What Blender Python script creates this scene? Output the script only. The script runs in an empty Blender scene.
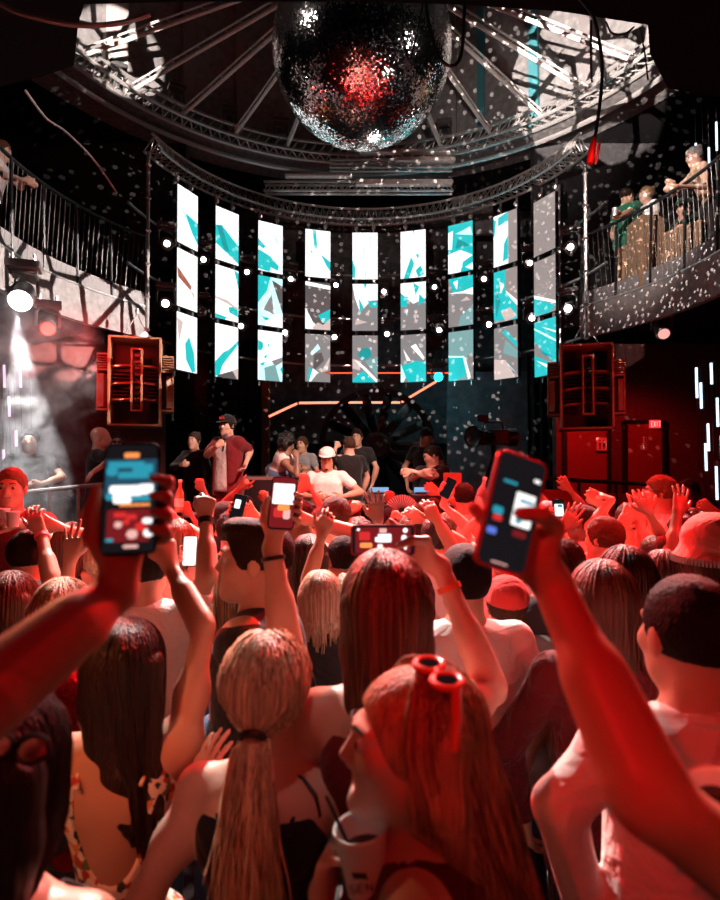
import bpy, bmesh, math, random
import numpy as np
from mathutils import Vector, Matrix
SC = bpy.context.scene
COL = SC.collection
rng = np.random.default_rng(7)
random.seed(7)
V = lambda *a: np.array(a, dtype=float)
UP = V(0, 0, 1)

# ------------------------------------------------------------------ camera
FPX, CZ = 580.0, 2.0
TILT = math.atan(12 / FPX)
def ray(px, py):
    fw = V(0, math.cos(TILT), math.sin(TILT)); up = V(0, -math.sin(TILT), math.cos(TILT))
    return fw + V(1, 0, 0) * (px - 360) / FPX + up * (450 - py) / FPX
def U(px, py, Y):
    """world point seen at pixel px,py lying Y metres into the hall"""
    d = ray(px, py)
    return V(0, 0, CZ) + d * (Y / d[1])
def Uz(px, py, z):
    d = ray(px, py)
    return V(0, 0, CZ) + d * ((z - CZ) / d[2])
def nrm(v):
    v = np.asarray(v, float)
    return v / (np.linalg.norm(v) + 1e-12)

cam_d = bpy.data.cameras.new('camera')
cam = bpy.data.objects.new('camera', cam_d); COL.objects.link(cam)
cam.location = (0, 0, CZ); cam.rotation_euler = (math.pi / 2 + TILT, 0, 0)
cam_d.sensor_fit = 'HORIZONTAL'; cam_d.sensor_width = 24; cam_d.lens = FPX / 720 * 24
cam_d.clip_start = 0.02; cam_d.clip_end = 100
cam_d.dof.use_dof = True; cam_d.dof.focus_distance = 4.2; cam_d.dof.aperture_fstop = 2.4
SC.camera = cam

# ------------------------------------------------------------------ materials
def new_mat(name):
    m = bpy.data.materials.new(name); m.use_nodes = True
    return m, m.node_tree.nodes, m.node_tree.links, m.node_tree.nodes['Principled BSDF']
def mat(name, col, rough=0.6, metal=0.0, bump=0.0, scale=30.0, var=0.0, spec=0.5, emis=None, estr=0.0, sss=0.0, island=0.0, sheen=0.0, coat=0.0):
    m, N, L, b = new_mat(name)
    b.inputs['Base Color'].default_value = (*col, 1)
    b.inputs['Roughness'].default_value = rough; b.inputs['Metallic'].default_value = metal
    b.inputs['Specular IOR Level'].default_value = spec
    if coat: b.inputs['Coat Weight'].default_value = coat; b.inputs['Coat Roughness'].default_value = 0.1
    if sheen: b.inputs['Sheen Weight'].default_value = sheen
    if sss:
        b.inputs['Subsurface Weight'].default_value = sss; b.inputs['Subsurface Radius'].default_value = (0.02, 0.006, 0.003)
        b.inputs['Subsurface Scale'].default_value = 0.5
    if emis: b.inputs['Emission Color'].default_value = (*emis, 1); b.inputs['Emission Strength'].default_value = estr
    if bump or var:
        tc = N.new('ShaderNodeTexCoord'); n = N.new('ShaderNodeTexNoise'); n.inputs['Scale'].default_value = scale
        n.inputs['Detail'].default_value = 4
        L.new(tc.outputs['Object'], n.inputs['Vector'])
        if bump:
            bn = N.new('ShaderNodeBump'); bn.inputs['Strength'].default_value = bump; bn.inputs['Distance'].default_value = 0.02
            L.new(n.outputs['Fac'], bn.inputs['Height']); L.new(bn.outputs['Normal'], b.inputs['Normal'])
        if var:
            r = N.new('ShaderNodeValToRGB')
            r.color_ramp.elements[0].position = 0.3; r.color_ramp.elements[1].position = 0.7
            r.color_ramp.elements[0].color = (*[max(0, c * (1 - var)) for c in col], 1)
            r.color_ramp.elements[1].color = (*[min(1, c * (1 + var)) for c in col], 1)
            L.new(n.outputs['Fac'], r.inputs['Fac']); L.new(r.outputs['Color'], b.inputs['Base Color'])
    if island:
        g = N.new('ShaderNodeNewGeometry'); r = N.new('ShaderNodeValToRGB')
        r.color_ramp.elements[0].color = (*[c * (1 - island) for c in col], 1)
        r.color_ramp.elements[1].color = (*[min(1, c * (1 + island)) for c in col], 1)
        L.new(g.outputs['Random Per Island'], r.inputs['Fac']); L.new(r.outputs['Color'], b.inputs['Base Color'])
    return m
def cloth_mat(name, col, fold=9.0, strength=0.6, rough=0.85):
    """woven cloth with soft folds"""
    m, N, L, b = new_mat(name)
    b.inputs['Base Color'].default_value = (*col, 1); b.inputs['Roughness'].default_value = rough
    b.inputs['Specular IOR Level'].default_value = 0.2; b.inputs['Sheen Weight'].default_value = 0.15
    tc = N.new('ShaderNodeTexCoord')
    n = N.new('ShaderNodeTexNoise'); n.inputs['Scale'].default_value = fold; n.inputs['Detail'].default_value = 3; n.inputs['Distortion'].default_value = 1.2
    bn = N.new('ShaderNodeBump'); bn.inputs['Strength'].default_value = strength; bn.inputs['Distance'].default_value = 0.03
    L.new(tc.outputs['Object'], n.inputs['Vector']); L.new(n.outputs['Fac'], bn.inputs['Height']); L.new(bn.outputs['Normal'], b.inputs['Normal'])
    return m
def emit_mat(name, col, s):
    m, N, L, b = new_mat(name)
    N.remove(b); e = N.new('ShaderNodeEmission'); e.inputs['Color'].default_value = (*col, 1); e.inputs['Strength'].default_value = s
    L.new(e.outputs[0], N['Material Output'].inputs['Surface'])
    return m

# ------------------------------------------------------------------ object helpers
def tag(o, label=None, cat=None, group=None, kind=None):
    if label: o['label'] = label
    if cat: o['category'] = cat
    if group: o['group'] = group
    if kind: o['kind'] = kind
    return o
def link(name, me, parent=None, base=None):
    o = bpy.data.objects.new(name, me); COL.objects.link(o)
    if parent is not None: o.parent = parent
    elif base is not None: o.location = tuple(base)
    return o
def empty(name, loc, label, cat, group=None):
    o = bpy.data.objects.new(name, None); COL.objects.link(o); o.location = tuple(loc)
    o.empty_display_size = 0.05
    return tag(o, label, cat, group)
def mesh_from(name, verts, faces, m=None, smooth=True, base=None):
    verts = np.asarray(verts, float)
    if base is not None: verts = verts - np.asarray(base)
    me = bpy.data.meshes.new(name)
    if isinstance(faces, np.ndarray) and faces.ndim == 2:
        nv, nf, k = len(verts), len(faces), faces.shape[1]
        me.vertices.add(nv); me.vertices.foreach_set('co', verts.astype(np.float32).ravel())
        me.loops.add(nf * k); me.loops.foreach_set('vertex_index', faces.astype(np.int32).ravel())
        me.polygons.add(nf); me.polygons.foreach_set('loop_start', np.arange(0, nf * k, k, dtype=np.int32))
        me.update(calc_edges=True); me.validate()
    else:
        me.from_pydata([tuple(v) for v in verts], [], [tuple(int(i) for i in f) for f in faces]); me.update()
    if smooth: me.polygons.foreach_set('use_smooth', np.ones(len(me.polygons), dtype=bool))
    if m is not None:
        for mm in (m if isinstance(m, (list, tuple)) else [m]): me.materials.append(mm)
    return me

class MB:
    """collects boxes, tubes, prisms, lathes; build() links ONE mesh object"""
    def __init__(s): s.v = []; s.f = []; s.mi = []; s.cur = 0
    def add(s, vs, fs):
        o = len(s.v); s.v += [tuple(v) for v in vs]; s.f += [tuple(i + o for i in f) for f in fs]; s.mi += [s.cur] * len(fs)
        return s
    def box(s, c, size, R=None, bev=0.0):
        c = np.asarray(c, float); h = np.asarray(size, float) / 2
        bm = bmesh.new(); bmesh.ops.create_cube(bm, size=2)
        for v in bm.verts: v.co = Vector((v.co.x * h[0], v.co.y * h[1], v.co.z * h[2]))
        if bev: bmesh.ops.bevel(bm, geom=list(bm.edges), offset=min(bev, min(h) * 0.9), segments=2, affect='EDGES', profile=0.5)
        bm.verts.index_update()
        P = np.array([v.co[:] for v in bm.verts])
        if R is not None: P = P @ np.asarray(R).T
        s.add(P + c, [[v.index for v in f.verts] for f in bm.faces]); bm.free(); return s
    def tube(s, pts, r, n=8, caps=True):
        pts = [np.asarray(p, float) for p in pts]; m = len(pts)
        r = [r] * m if np.isscalar(r) else r
        vs = []; prev = None
        for i in range(m):
            t = nrm((pts[min(i + 1, m - 1)] - pts[max(i - 1, 0)]))
            ref = prev if prev is not None else (UP if abs(t[2]) < 0.9 else V(1, 0, 0))
            u = nrm(ref - t * np.dot(ref, t)); w = np.cross(t, u); prev = u
            for k in range(n):
                a = 2 * math.pi * k / n; vs.append(pts[i] + (u * math.cos(a) + w * math.sin(a)) * r[i])
        fs = [(i * n + k, i * n + (k + 1) % n, (i + 1) * n + (k + 1) % n, (i + 1) * n + k) for i in range(m - 1) for k in range(n)]
        if caps: fs += [tuple(range(n))[::-1], tuple((m - 1) * n + k for k in range(n))]
        return s.add(vs, fs)
    def lathe(s, prof, c, axis=UP, n=20, caps=True):
        c = np.asarray(c, float); t = nrm(axis); ref = UP if abs(t[2]) < 0.9 else V(1, 0, 0)
        u = nrm(np.cross(ref, t)); w = np.cross(t, u); m = len(prof); vs = []
        for r, h in prof:
            for k in range(n):
                a = 2 * math.pi * k / n; vs.append(c + t * h + (u * math.cos(a) + w * math.sin(a)) * r)
        fs = [(i * n + k, i * n + (k + 1) % n, (i + 1) * n + (k + 1) % n, (i + 1) * n + k) for i in range(m - 1) for k in range(n)]
        if caps: fs += [tuple(range(n))[::-1], tuple((m - 1) * n + k for k in range(n))]
        return s.add(vs, fs)
    def prism(s, poly, z0, z1):
        n = len(poly)
        vs = [(x, y, z0) for x, y in poly] + [(x, y, z1) for x, y in poly]
        fs = [tuple(range(n))[::-1], tuple(range(n, 2 * n))] + [(i, (i + 1) % n, n + (i + 1) % n, n + i) for i in range(n)]
        return s.add(vs, fs)
    def quad(s, a, b, c, d): return s.add([a, b, c, d], [(0, 1, 2, 3)])
    def build(s, name, m, parent=None, base=None, smooth=False, tagw=None):
        b = base
        if parent is not None and b is None: b = np.array(parent.location)
        if parent is None and b is None:
            P = np.array(s.v); b = V((P[:, 0].min() + P[:, 0].max()) / 2, (P[:, 1].min() + P[:, 1].max()) / 2, P[:, 2].min())
        me = mesh_from(name, s.v, s.f, m, smooth, b)
        if isinstance(m, (list, tuple)): me.polygons.foreach_set('material_index', np.array(s.mi, dtype=np.int32))
        if smooth == 'auto' or smooth is True:
            try: me.set_sharp_from_angle(angle=math.radians(40))
            except Exception: pass
        o = bpy.data.objects.new(name, me); COL.objects.link(o)
        if parent is not None:
            if parent.parent is not None or parent.type == 'MESH':
                o.parent = parent
            else: o.parent = parent
        else: o.location = tuple(b)
        return o
def struct(name, mb, m, smooth=False):
    o = mb.build(name, m, base=V(0, 0, 0), smooth=smooth); o['kind'] = 'structure'; return o
def rotz(a):
    c, s_ = math.cos(a), math.sin(a); return np.array([[c, -s_, 0], [s_, c, 0], [0, 0, 1.0]])
def frame(x, y, z): return np.stack([nrm(x), nrm(y), nrm(z)], axis=1)

# ------------------------------------------------------------------ smooth-union body fields, meshed by surface nets
class Field:
    def __init__(s): s.p = []
    def cone(s, a, b, r1, r2, k=0.02, sub=False):
        s.p.append(('c', np.asarray(a, float), np.asarray(b, float), r1, r2, k, sub)); return s
    def ell(s, c, r, R=None, k=0.02, sub=False):
        s.p.append(('e', np.asarray(c, float), np.asarray(r, float), R, None, k, sub)); return s
    def chain(s, pts, rad, k=0.006):
        for i in range(len(pts) - 1): s.cone(pts[i], pts[i + 1], rad[i], rad[i + 1], k)
        return s
    def bounds(s):
        lo = np.full(3, 1e9); hi = -lo
        for p in s.p:
            if p[6]: continue
            a, b = s.box(p); lo = np.minimum(lo, a); hi = np.maximum(hi, b)
        return lo, hi
    @staticmethod
    def box(p):
        if p[0] == 'c':
            r = max(p[3], p[4]); return np.minimum(p[1], p[2]) - r, np.maximum(p[1], p[2]) + r
        r = p[2] if p[3] is None else np.abs(p[3]) @ p[2]
        return p[1] - r, p[1] + r
    def mesh(s, vox):
        lo, hi = s.bounds(); pad = 3 * vox; lo = lo - pad; hi = hi + pad
        n = np.ceil((hi - lo) / vox).astype(int) + 1
        G = np.full(n, 1.0, dtype=np.float32)
        ax = [lo[i] + vox * np.arange(n[i]) for i in range(3)]
        for p in s.p:
            a, b = s.box(p); k = p[5]; m = k + 2.2 * vox
            i0 = np.clip(np.floor((a - m - lo) / vox).astype(int), 0, n); i1 = np.clip(np.ceil((b + m - lo) / vox).astype(int) + 1, 0, n)
            if np.any(i1 <= i0): continue
            X = ax[0][i0[0]:i1[0], None, None]; Y = ax[1][None, i0[1]:i1[1], None]; Z = ax[2][None, None, i0[2]:i1[2]]
            if p[0] == 'c':
                A = p[1]; ba = p[2] - A; l2 = max(ba @ ba, 1e-10)
                px, py, pz = X - A[0], Y - A[1], Z - A[2]
                t = np.clip((px * ba[0] + py * ba[1] + pz * ba[2]) / l2, 0, 1)
                d = np.sqrt((px - ba[0] * t) ** 2 + (py - ba[1] * t) ** 2 + (pz - ba[2] * t) ** 2) - (p[3] + (p[4] - p[3]) * t)
            else:
                c = p[1]; r = p[2]; px, py, pz = X - c[0], Y - c[1], Z - c[2]
                if p[3] is not None:
                    R = p[3]
                    px, py, pz = (px * R[0, 0] + py * R[1, 0] + pz * R[2, 0], px * R[0, 1] + py * R[1, 1] + pz * R[2, 1], px * R[0, 2] + py * R[1, 2] + pz * R[2, 2])
                k0 = np.sqrt((px / r[0]) ** 2 + (py / r[1]) ** 2 + (pz / r[2]) ** 2)
                k1 = np.sqrt((px / r[0] ** 2) ** 2 + (py / r[1] ** 2) ** 2 + (pz / r[2] ** 2) ** 2) + 1e-9
                d = k0 * (k0 - 1) / k1
            g = G[i0[0]:i1[0], i0[1]:i1[1], i0[2]:i1[2]]
            if p[6]:
                d = -d; h = np.maximum(k - np.abs(g - d), 0) / k; g[...] = np.maximum(g, d) + h * h * k * 0.25
            else:
                h = np.maximum(k - np.abs(g - d), 0) / k; g[...] = np.minimum(g, d) - h * h * k * 0.25
        return nets(G, lo, vox)
_EDG = [(0,1),(2,3),(4,5),(6,7),(0,2),(1,3),(4,6),(5,7),(0,4),(1,5),(2,6),(3,7)]
def nets(G, lo, vox):
    S = G < 0
    cnt = np.zeros(tuple(np.array(S.shape) - 1), dtype=np.uint8)
    sl = [(slice(0, -1), slice(1, None))[i] for i in (0, 1)]
    for i in (0, 1):
        for j in (0, 1):
            for k in (0, 1): cnt += S[sl[i], sl[j], sl[k]]
    act = (cnt > 0) & (cnt < 8)
    I, J, K = np.nonzero(act)
    idx = np.full(cnt.shape, -1, dtype=np.int32); idx[I, J, K] = np.arange(len(I))
    cor = np.stack([G[I + a, J + b, K + c] for a in (0, 1) for b in (0, 1) for c in (0, 1)], axis=1).astype(float)
    off = np.array([(a, b, c) for a in (0, 1) for b in (0, 1) for c in (0, 1)], float)
    acc = np.zeros((len(I), 3)); w = np.zeros(len(I))
    for a, b in _EDG:
        m = (cor[:, a] < 0) != (cor[:, b] < 0)
        t = np.where(m, cor[:, a] / np.where(m, cor[:, a] - cor[:, b], 1), 0)[:, None]
        acc += np.where(m[:, None], off[a] + (off[b] - off[a]) * t, 0); w += m
    P = lo + vox * (np.stack([I, J, K], 1) + acc / w[:, None])
    F = []
    for axis in range(3):
        a = [slice(None)] * 3; b = [slice(None)] * 3; a[axis] = slice(0, -1); b[axis] = slice(1, None)
        ch = S[tuple(a)] != S[tuple(b)]
        o = [i for i in range(3) if i != axis]
        q = np.argwhere(ch)
        q = q[(q[:, o[0]] > 0) & (q[:, o[1]] > 0) & (q[:, o[0]] < cnt.shape[o[0]]) & (q[:, o[1]] < cnt.shape[o[1]])]
        if not len(q): continue
        ins = S[tuple(a)][q[:, 0], q[:, 1], q[:, 2]]
        def id_(d0, d1):
            c = q.copy(); c[:, o[0]] += d0; c[:, o[1]] += d1; return idx[c[:, 0], c[:, 1], c[:, 2]]
        f = np.stack([id_(-1, -1), id_(0, -1), id_(0, 0), id_(-1, 0)], 1)
        flip = ins if axis != 1 else ~ins
        f = np.where(flip[:, None], f, f[:, ::-1]); F.append(f)
    return P, np.concatenate(F)

def strands(paths, rad, sides=4):
    """paths (N,S,3), rad (N,S) -> verts, quads for N tapering locks"""
    N, S, _ = paths.shape
    T = np.gradient(paths, axis=1); T /= np.linalg.norm(T, axis=2, keepdims=True) + 1e-9
    ref = np.tile(V(0.31, 0.95, 0.05), (N, S, 1))
    Un = np.cross(T, ref); Un /= np.linalg.norm(Un, axis=2, keepdims=True) + 1e-9
    W = np.cross(T, Un)
    ang = np.arange(sides) * 2 * math.pi / sides
    P = paths[:, :, None, :] + rad[:, :, None, None] * (Un[:, :, None, :] * np.cos(ang)[None, None, :, None] + W[:, :, None, :] * np.sin(ang)[None, None, :, None])
    vid = np.arange(N * S * sides).reshape(N, S, sides)
    a = vid[:, :-1]; b = vid[:, 1:]
    F = np.stack([a, np.roll(a, -1, 2), np.roll(b, -1, 2), b], axis=-1).reshape(-1, 4)
    return P.reshape(-1, 3), F
# ------------------------------------------------------------------ shared materials
SKIN = {
    'fair': mat('skin_fair', (0.62, 0.38, 0.29), 0.45, sss=0.12, bump=0.06, scale=90),
    'tan': mat('skin_tan', (0.50, 0.28, 0.19), 0.42, sss=0.12, bump=0.06, scale=90),
    'brown': mat('skin_brown', (0.28, 0.15, 0.095), 0.4, sss=0.08, bump=0.06, scale=90),
    'dark': mat('skin_dark', (0.13, 0.07, 0.045), 0.38, sss=0.05, bump=0.06, scale=90),
}
def hair_mat(name, col, var=0.45, rough=0.42, sc=(150, 150, 9)):
    m = mat(name, col, rough, island=var, spec=0.35 if sc[2] < 50 else 0.12)
    N, L = m.node_tree.nodes, m.node_tree.links; b = N['Principled BSDF']
    tc = N.new('ShaderNodeTexCoord'); mp = N.new('ShaderNodeMapping'); mp.inputs['Scale'].default_value = sc
    n = N.new('ShaderNodeTexNoise'); n.inputs['Scale'].default_value = 1.0; n.inputs['Detail'].default_value = 2
    bn = N.new('ShaderNodeBump'); bn.inputs['Strength'].default_value = 0.8; bn.inputs['Distance'].default_value = 0.01
    L.new(tc.outputs['Object'], mp.inputs['Vector']); L.new(mp.outputs['Vector'], n.inputs['Vector']); L.new(n.outputs['Fac'], bn.inputs['Height']); L.new(bn.outputs['Normal'], b.inputs['Normal'])
    old = b.inputs['Base Color'].links[0].from_socket
    mx = N.new('ShaderNodeMix'); mx.data_type = 'RGBA'; mx.blend_type = 'MULTIPLY'; mx.inputs['Factor'].default_value = 1.0
    r = N.new('ShaderNodeValToRGB'); r.color_ramp.elements[0].position = 0.3; r.color_ramp.elements[1].position = 0.65
    r.color_ramp.elements[0].color = (0.45, 0.42, 0.4, 1); r.color_ramp.elements[1].color = (1, 1, 1, 1)
    L.new(n.outputs['Fac'], r.inputs['Fac']); L.new(old, mx.inputs['A']); L.new(r.outputs['Color'], mx.inputs['B']); L.new(mx.outputs['Result'], b.inputs['Base Color'])
    return m
HAIRM = {
    'black': hair_mat('hair_black', (0.010, 0.008, 0.008), 0.3, 0.42), 'dark': hair_mat('hair_dark_brown', (0.028, 0.014, 0.009)),
    'brown': hair_mat('hair_brown', (0.09, 0.042, 0.022)), 'auburn': hair_mat('hair_auburn', (0.16, 0.055, 0.028)),
    'blonde': hair_mat('hair_blonde', (0.72, 0.52, 0.34), 0.35), 'light': hair_mat('hair_light_brown', (0.34, 0.2, 0.11), 0.6),
    'grey': hair_mat('hair_grey', (0.25, 0.23, 0.22)),
}
HCOL = dict(black=(0.010, 0.008, 0.008), dark=(0.028, 0.015, 0.01), brown=(0.075, 0.036, 0.02), auburn=(0.15, 0.055, 0.028), blonde=(0.6, 0.42, 0.26), light=(0.27, 0.16, 0.09), grey=(0.22, 0.2, 0.19))
HAIRS = {k: hair_mat('hair_short_' + k, HCOL[k], 0.03, 0.55, (330, 330, 120)) for k in HCOL}
CLOTH = {
    'white': cloth_mat('white_cotton', (0.78, 0.76, 0.73)), 'cream': cloth_mat('cream_cotton', (0.66, 0.55, 0.46)),
    'black': cloth_mat('black_cotton', (0.013, 0.012, 0.013)), 'charcoal': cloth_mat('charcoal_cotton', (0.05, 0.05, 0.055)),
    'grey': cloth_mat('grey_cotton', (0.25, 0.25, 0.26)), 'maroon': cloth_mat('maroon_cotton', (0.16, 0.012, 0.016)),
    'wine': cloth_mat('wine_ruched', (0.09, 0.008, 0.011), 14, 1.0), 'red': cloth_mat('red_cotton', (0.55, 0.03, 0.025)),
    'pink': cloth_mat('pink_cotton', (0.75, 0.33, 0.34)), 'blue': cloth_mat('blue_cotton', (0.06, 0.12, 0.35)),
    'green': cloth_mat('green_cotton', (0.015, 0.13, 0.075)), 'denim': cloth_mat('blue_denim', (0.08, 0.13, 0.22), 20, 0.3),
    'khaki': cloth_mat('khaki_cotton', (0.34, 0.23, 0.14)), 'navy': cloth_mat('navy_cotton', (0.012, 0.018, 0.05)),
    'teal': cloth_mat('teal_cotton', (0.03, 0.22, 0.22)), 'yellow': cloth_mat('yellow_cotton', (0.6, 0.4, 0.06)),
    'forest': cloth_mat('dark_green_cotton', (0.012, 0.03, 0.018)),
}
EYE_M = mat('eye_white', (0.6, 0.58, 0.56), 0.2); IRIS_M = mat('iris_dark', (0.02, 0.012, 0.01), 0.15)
LIP_M = mat('lip_red', (0.38, 0.07, 0.07), 0.35); BROW_M = mat('eyebrow_dark', (0.03, 0.016, 0.01), 0.7)
SHOE_M = mat('shoe_white', (0.6, 0.6, 0.58), 0.5); SHOEB_M = mat('shoe_black', (0.02, 0.02, 0.02), 0.5)
BLACKP = mat('black_plastic', (0.012, 0.012, 0.014), 0.3); DARKM = mat('dark_metal', (0.03, 0.03, 0.033), 0.4, 0.7)
LEATHER = mat('black_leather', (0.015, 0.012, 0.012), 0.45, bump=0.2, scale=120)

FING = [(0.033, (0.042, 0.026, 0.021), 0.0086), (0.011, (0.046, 0.030, 0.022), 0.0088), (-0.011, (0.043, 0.028, 0.021), 0.0084), (-0.031, (0.034, 0.021, 0.018), 0.0074)]
CURL = {'open': (0.08, 0.15, 0.12), 'relaxed': (0.35, 0.5, 0.35), 'fist': (1.35, 1.5, 1.0), 'cup': (0.6, 0.75, 0.45)}
def hand(F, W, d, n, side, kind, sc, vmin, rnd, spread=1.0):
    """five fingers on a palm: W wrist, d finger direction, n palm-side normal, side +1 right / -1 left"""
    d = nrm(d); n = nrm(n - d * np.dot(n, d)); l = np.cross(d, n) * side
    rr = lambda r: max(r * sc, vmin)
    Wd = lambda a, b, c: W + (d * a + l * b + n * c) * sc
    for i, (off, seg, r) in enumerate(FING):
        base = Wd(0.088 - 0.006 * abs(i - 1.0), off, 0.0)
        F.cone(Wd(0.005, off * 0.45, 0), base, rr(0.0155), rr(0.0125), 0.016)
        if kind == 'point' and i > 0: cu = CURL['fist']
        elif kind == 'point': cu = (0.0, 0.05, 0.05)
        elif kind == 'peace': cu = CURL['open'] if i < 2 else CURL['fist']
        elif kind == 'horns': cu = CURL['open'] if i in (0, 3) else CURL['fist']
        else: cu = CURL[kind]
        sp = (0.16, 0.03, -0.1, -0.24)[i] * (spread if kind in ('open', 'peace', 'horns') else 0.3)
        dd = nrm(d * math.cos(sp) + l * math.sin(sp)); p = base; a = 0.0
        for j in range(3):
            a += cu[j] * (1 + 0.18 * rnd.uniform(-1, 1)) + (0.05 * i if kind == 'relaxed' else 0)
            q = p + (dd * math.cos(a) + n * math.sin(a)) * seg[j] * sc
            F.cone(p, q, rr(r * (1 - 0.07 * j)), rr(r * (0.93 - 0.07 * j)), 0.006); p = q
    if kind in ('fist', 'point', 'peace'):
        ch = [Wd(0.02, 0.022, 0.004), Wd(0.055, 0.045, 0.018), Wd(0.085, 0.036, 0.036), Wd(0.092, 0.01, 0.046)]
    elif kind == 'cup': ch = [Wd(0.02, 0.022, 0.004), Wd(0.05, 0.05, 0.02), Wd(0.08, 0.052, 0.045), Wd(0.1, 0.04, 0.06)]
    else: ch = [Wd(0.02, 0.022, 0.002), Wd(0.05, 0.052, 0.01), Wd(0.082, 0.066, 0.014), Wd(0.108, 0.072, 0.016)]
    F.chain(ch, [rr(0.0165), rr(0.0125), rr(0.0105), rr(0.0085)], 0.008)
    return Wd(0.095, 0, 0.03)

PH_W, PH_H, PH_T = 0.075, 0.155, 0.0085
def grip_points(C, u, v, n, mode='wrap'):
    """hand closed on a phone: C centre, u towards the thumb, v along the hand, n screen normal"""
    L = lambda a, b, c: C + u * a + v * b + n * c
    w = PH_W / 2
    f = []
    if mode == 'side':
        W = L(0.03, -0.12, -0.034)
        for i in range(4):
            k = np.array([0.03 - 0.016 * i, -0.04 - 0.007 * i, -0.026]); d = np.array([-0.04 - 0.06 * i, 0.95, 0.12]); d /= np.linalg.norm(d)
            q = [k, k + d * 0.043, k + d * 0.07, k + d * 0.09]; f.append([L(*x) for x in q])
        th = [L(0.03, -0.085, -0.022), L(0.052, -0.045, -0.004), L(0.03, -0.018, 0.0165), L(0.002, -0.004, 0.0165)]
    else:
        W = L(0.022, -0.125, -0.034)
        for i in range(4):
            vv = 0.012 - 0.023 * i
            f.append([L(0.012 - 0.004 * i, vv - 0.012, -0.022), L(-w - 0.008, vv + 0.004, -0.017), L(-w - 0.0125, vv + 0.009, 0.003), L(-w + 0.005, vv + 0.012, 0.0135)])
        th = [L(0.024, -0.095, -0.024), L(w + 0.012, -0.052, -0.006), L(w + 0.0125, -0.018, 0.002), L(w + 0.006, 0.01, 0.008)]
    return W, f, th
def grip(F, C, u, v, n, mode, vmin):
    W, f, th = grip_points(C, u, v, n, mode); rr = lambda r: max(r, vmin)
    for i, ch in enumerate(f):
        F.cone(W, ch[0], rr(0.016), rr(0.013), 0.016)
        F.chain(ch, [rr(0.0095), rr(0.0088), rr(0.008), rr(0.0072)], 0.005)
    F.cone(W, th[0], rr(0.018), rr(0.016), 0.016)
    F.chain(th, [rr(0.0165), rr(0.0125), rr(0.011), rr(0.009)], 0.006)
    return W

def rot_head(f, yaw, pitch, roll):
    """columns: head right, forward, up"""
    cy, sy = math.cos(yaw), math.sin(yaw)
    fw = V(-sy, cy, 0); r = V(cy, sy, 0)
    fw2 = fw * math.cos(pitch) + UP * math.sin(pitch); up2 = UP * math.cos(pitch) - fw * math.sin(pitch)
    r2 = r * math.cos(roll) + up2 * math.sin(roll); up3 = up2 * math.cos(roll) - r * math.sin(roll)
    return np.stack([r2, fw2, up3], axis=1)

def head_field(F, HC, R, hs, detail, mouth=False):
    P = lambda x, y, z: HC + R @ (V(x, y, z) * hs)
    e = lambda c, r, k=0.02, sub=False: F.ell(P(*c), V(*r) * hs, R, k, sub)
    c = lambda a, b, r1, r2, k=0.012: F.cone(P(*a), P(*b), r1 * hs, r2 * hs, k)
    e((0, -0.014, 0.028), (0.075, 0.097, 0.092))
    e((0, 0.032, -0.03), (0.058, 0.064, 0.08), 0.03)
    c((-0.03, 0.02, -0.068), (0, 0.066, -0.098), 0.034, 0.020, 0.03); c((0.03, 0.02, -0.068), (0, 0.066, -0.098), 0.034, 0.020, 0.03)
    c((0, 0.086, 0.022), (0, 0.106, -0.02), 0.0075, 0.0115, 0.012)
    for s in (-1, 1):
        e((s * 0.077, -0.008, -0.004), (0.008, 0.02, 0.032), 0.006)
        if detail:
            c((s * 0.012, 0.098, -0.028), (s * 0.012, 0.098, -0.03), 0.008, 0.008, 0.006)
            c((s * 0.012, 0.088, 0.03), (s * 0.042, 0.074, 0.031), 0.010, 0.009, 0.012)
            e((s * 0.042, 0.06, -0.02), (0.022, 0.022, 0.022), 0.02)
            e((s * 0.031, 0.098, 0.009), (0.017, 0.014, 0.011), 0.010, True)
    if detail:
        c((-0.019, 0.087, -0.055), (0.019, 0.087, -0.055), 0.0065, 0.0065, 0.006)
        c((-0.016, 0.086, -0.068), (0.016, 0.086, -0.068), 0.0075, 0.0075, 0.006)
        c((0, 0.078, -0.1), (0, 0.082, -0.102), 0.015, 0.013, 0.012)
        if mouth:
            e((0, 0.1, -0.064), (0.019, 0.03, 0.014), 0.006, True)

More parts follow.
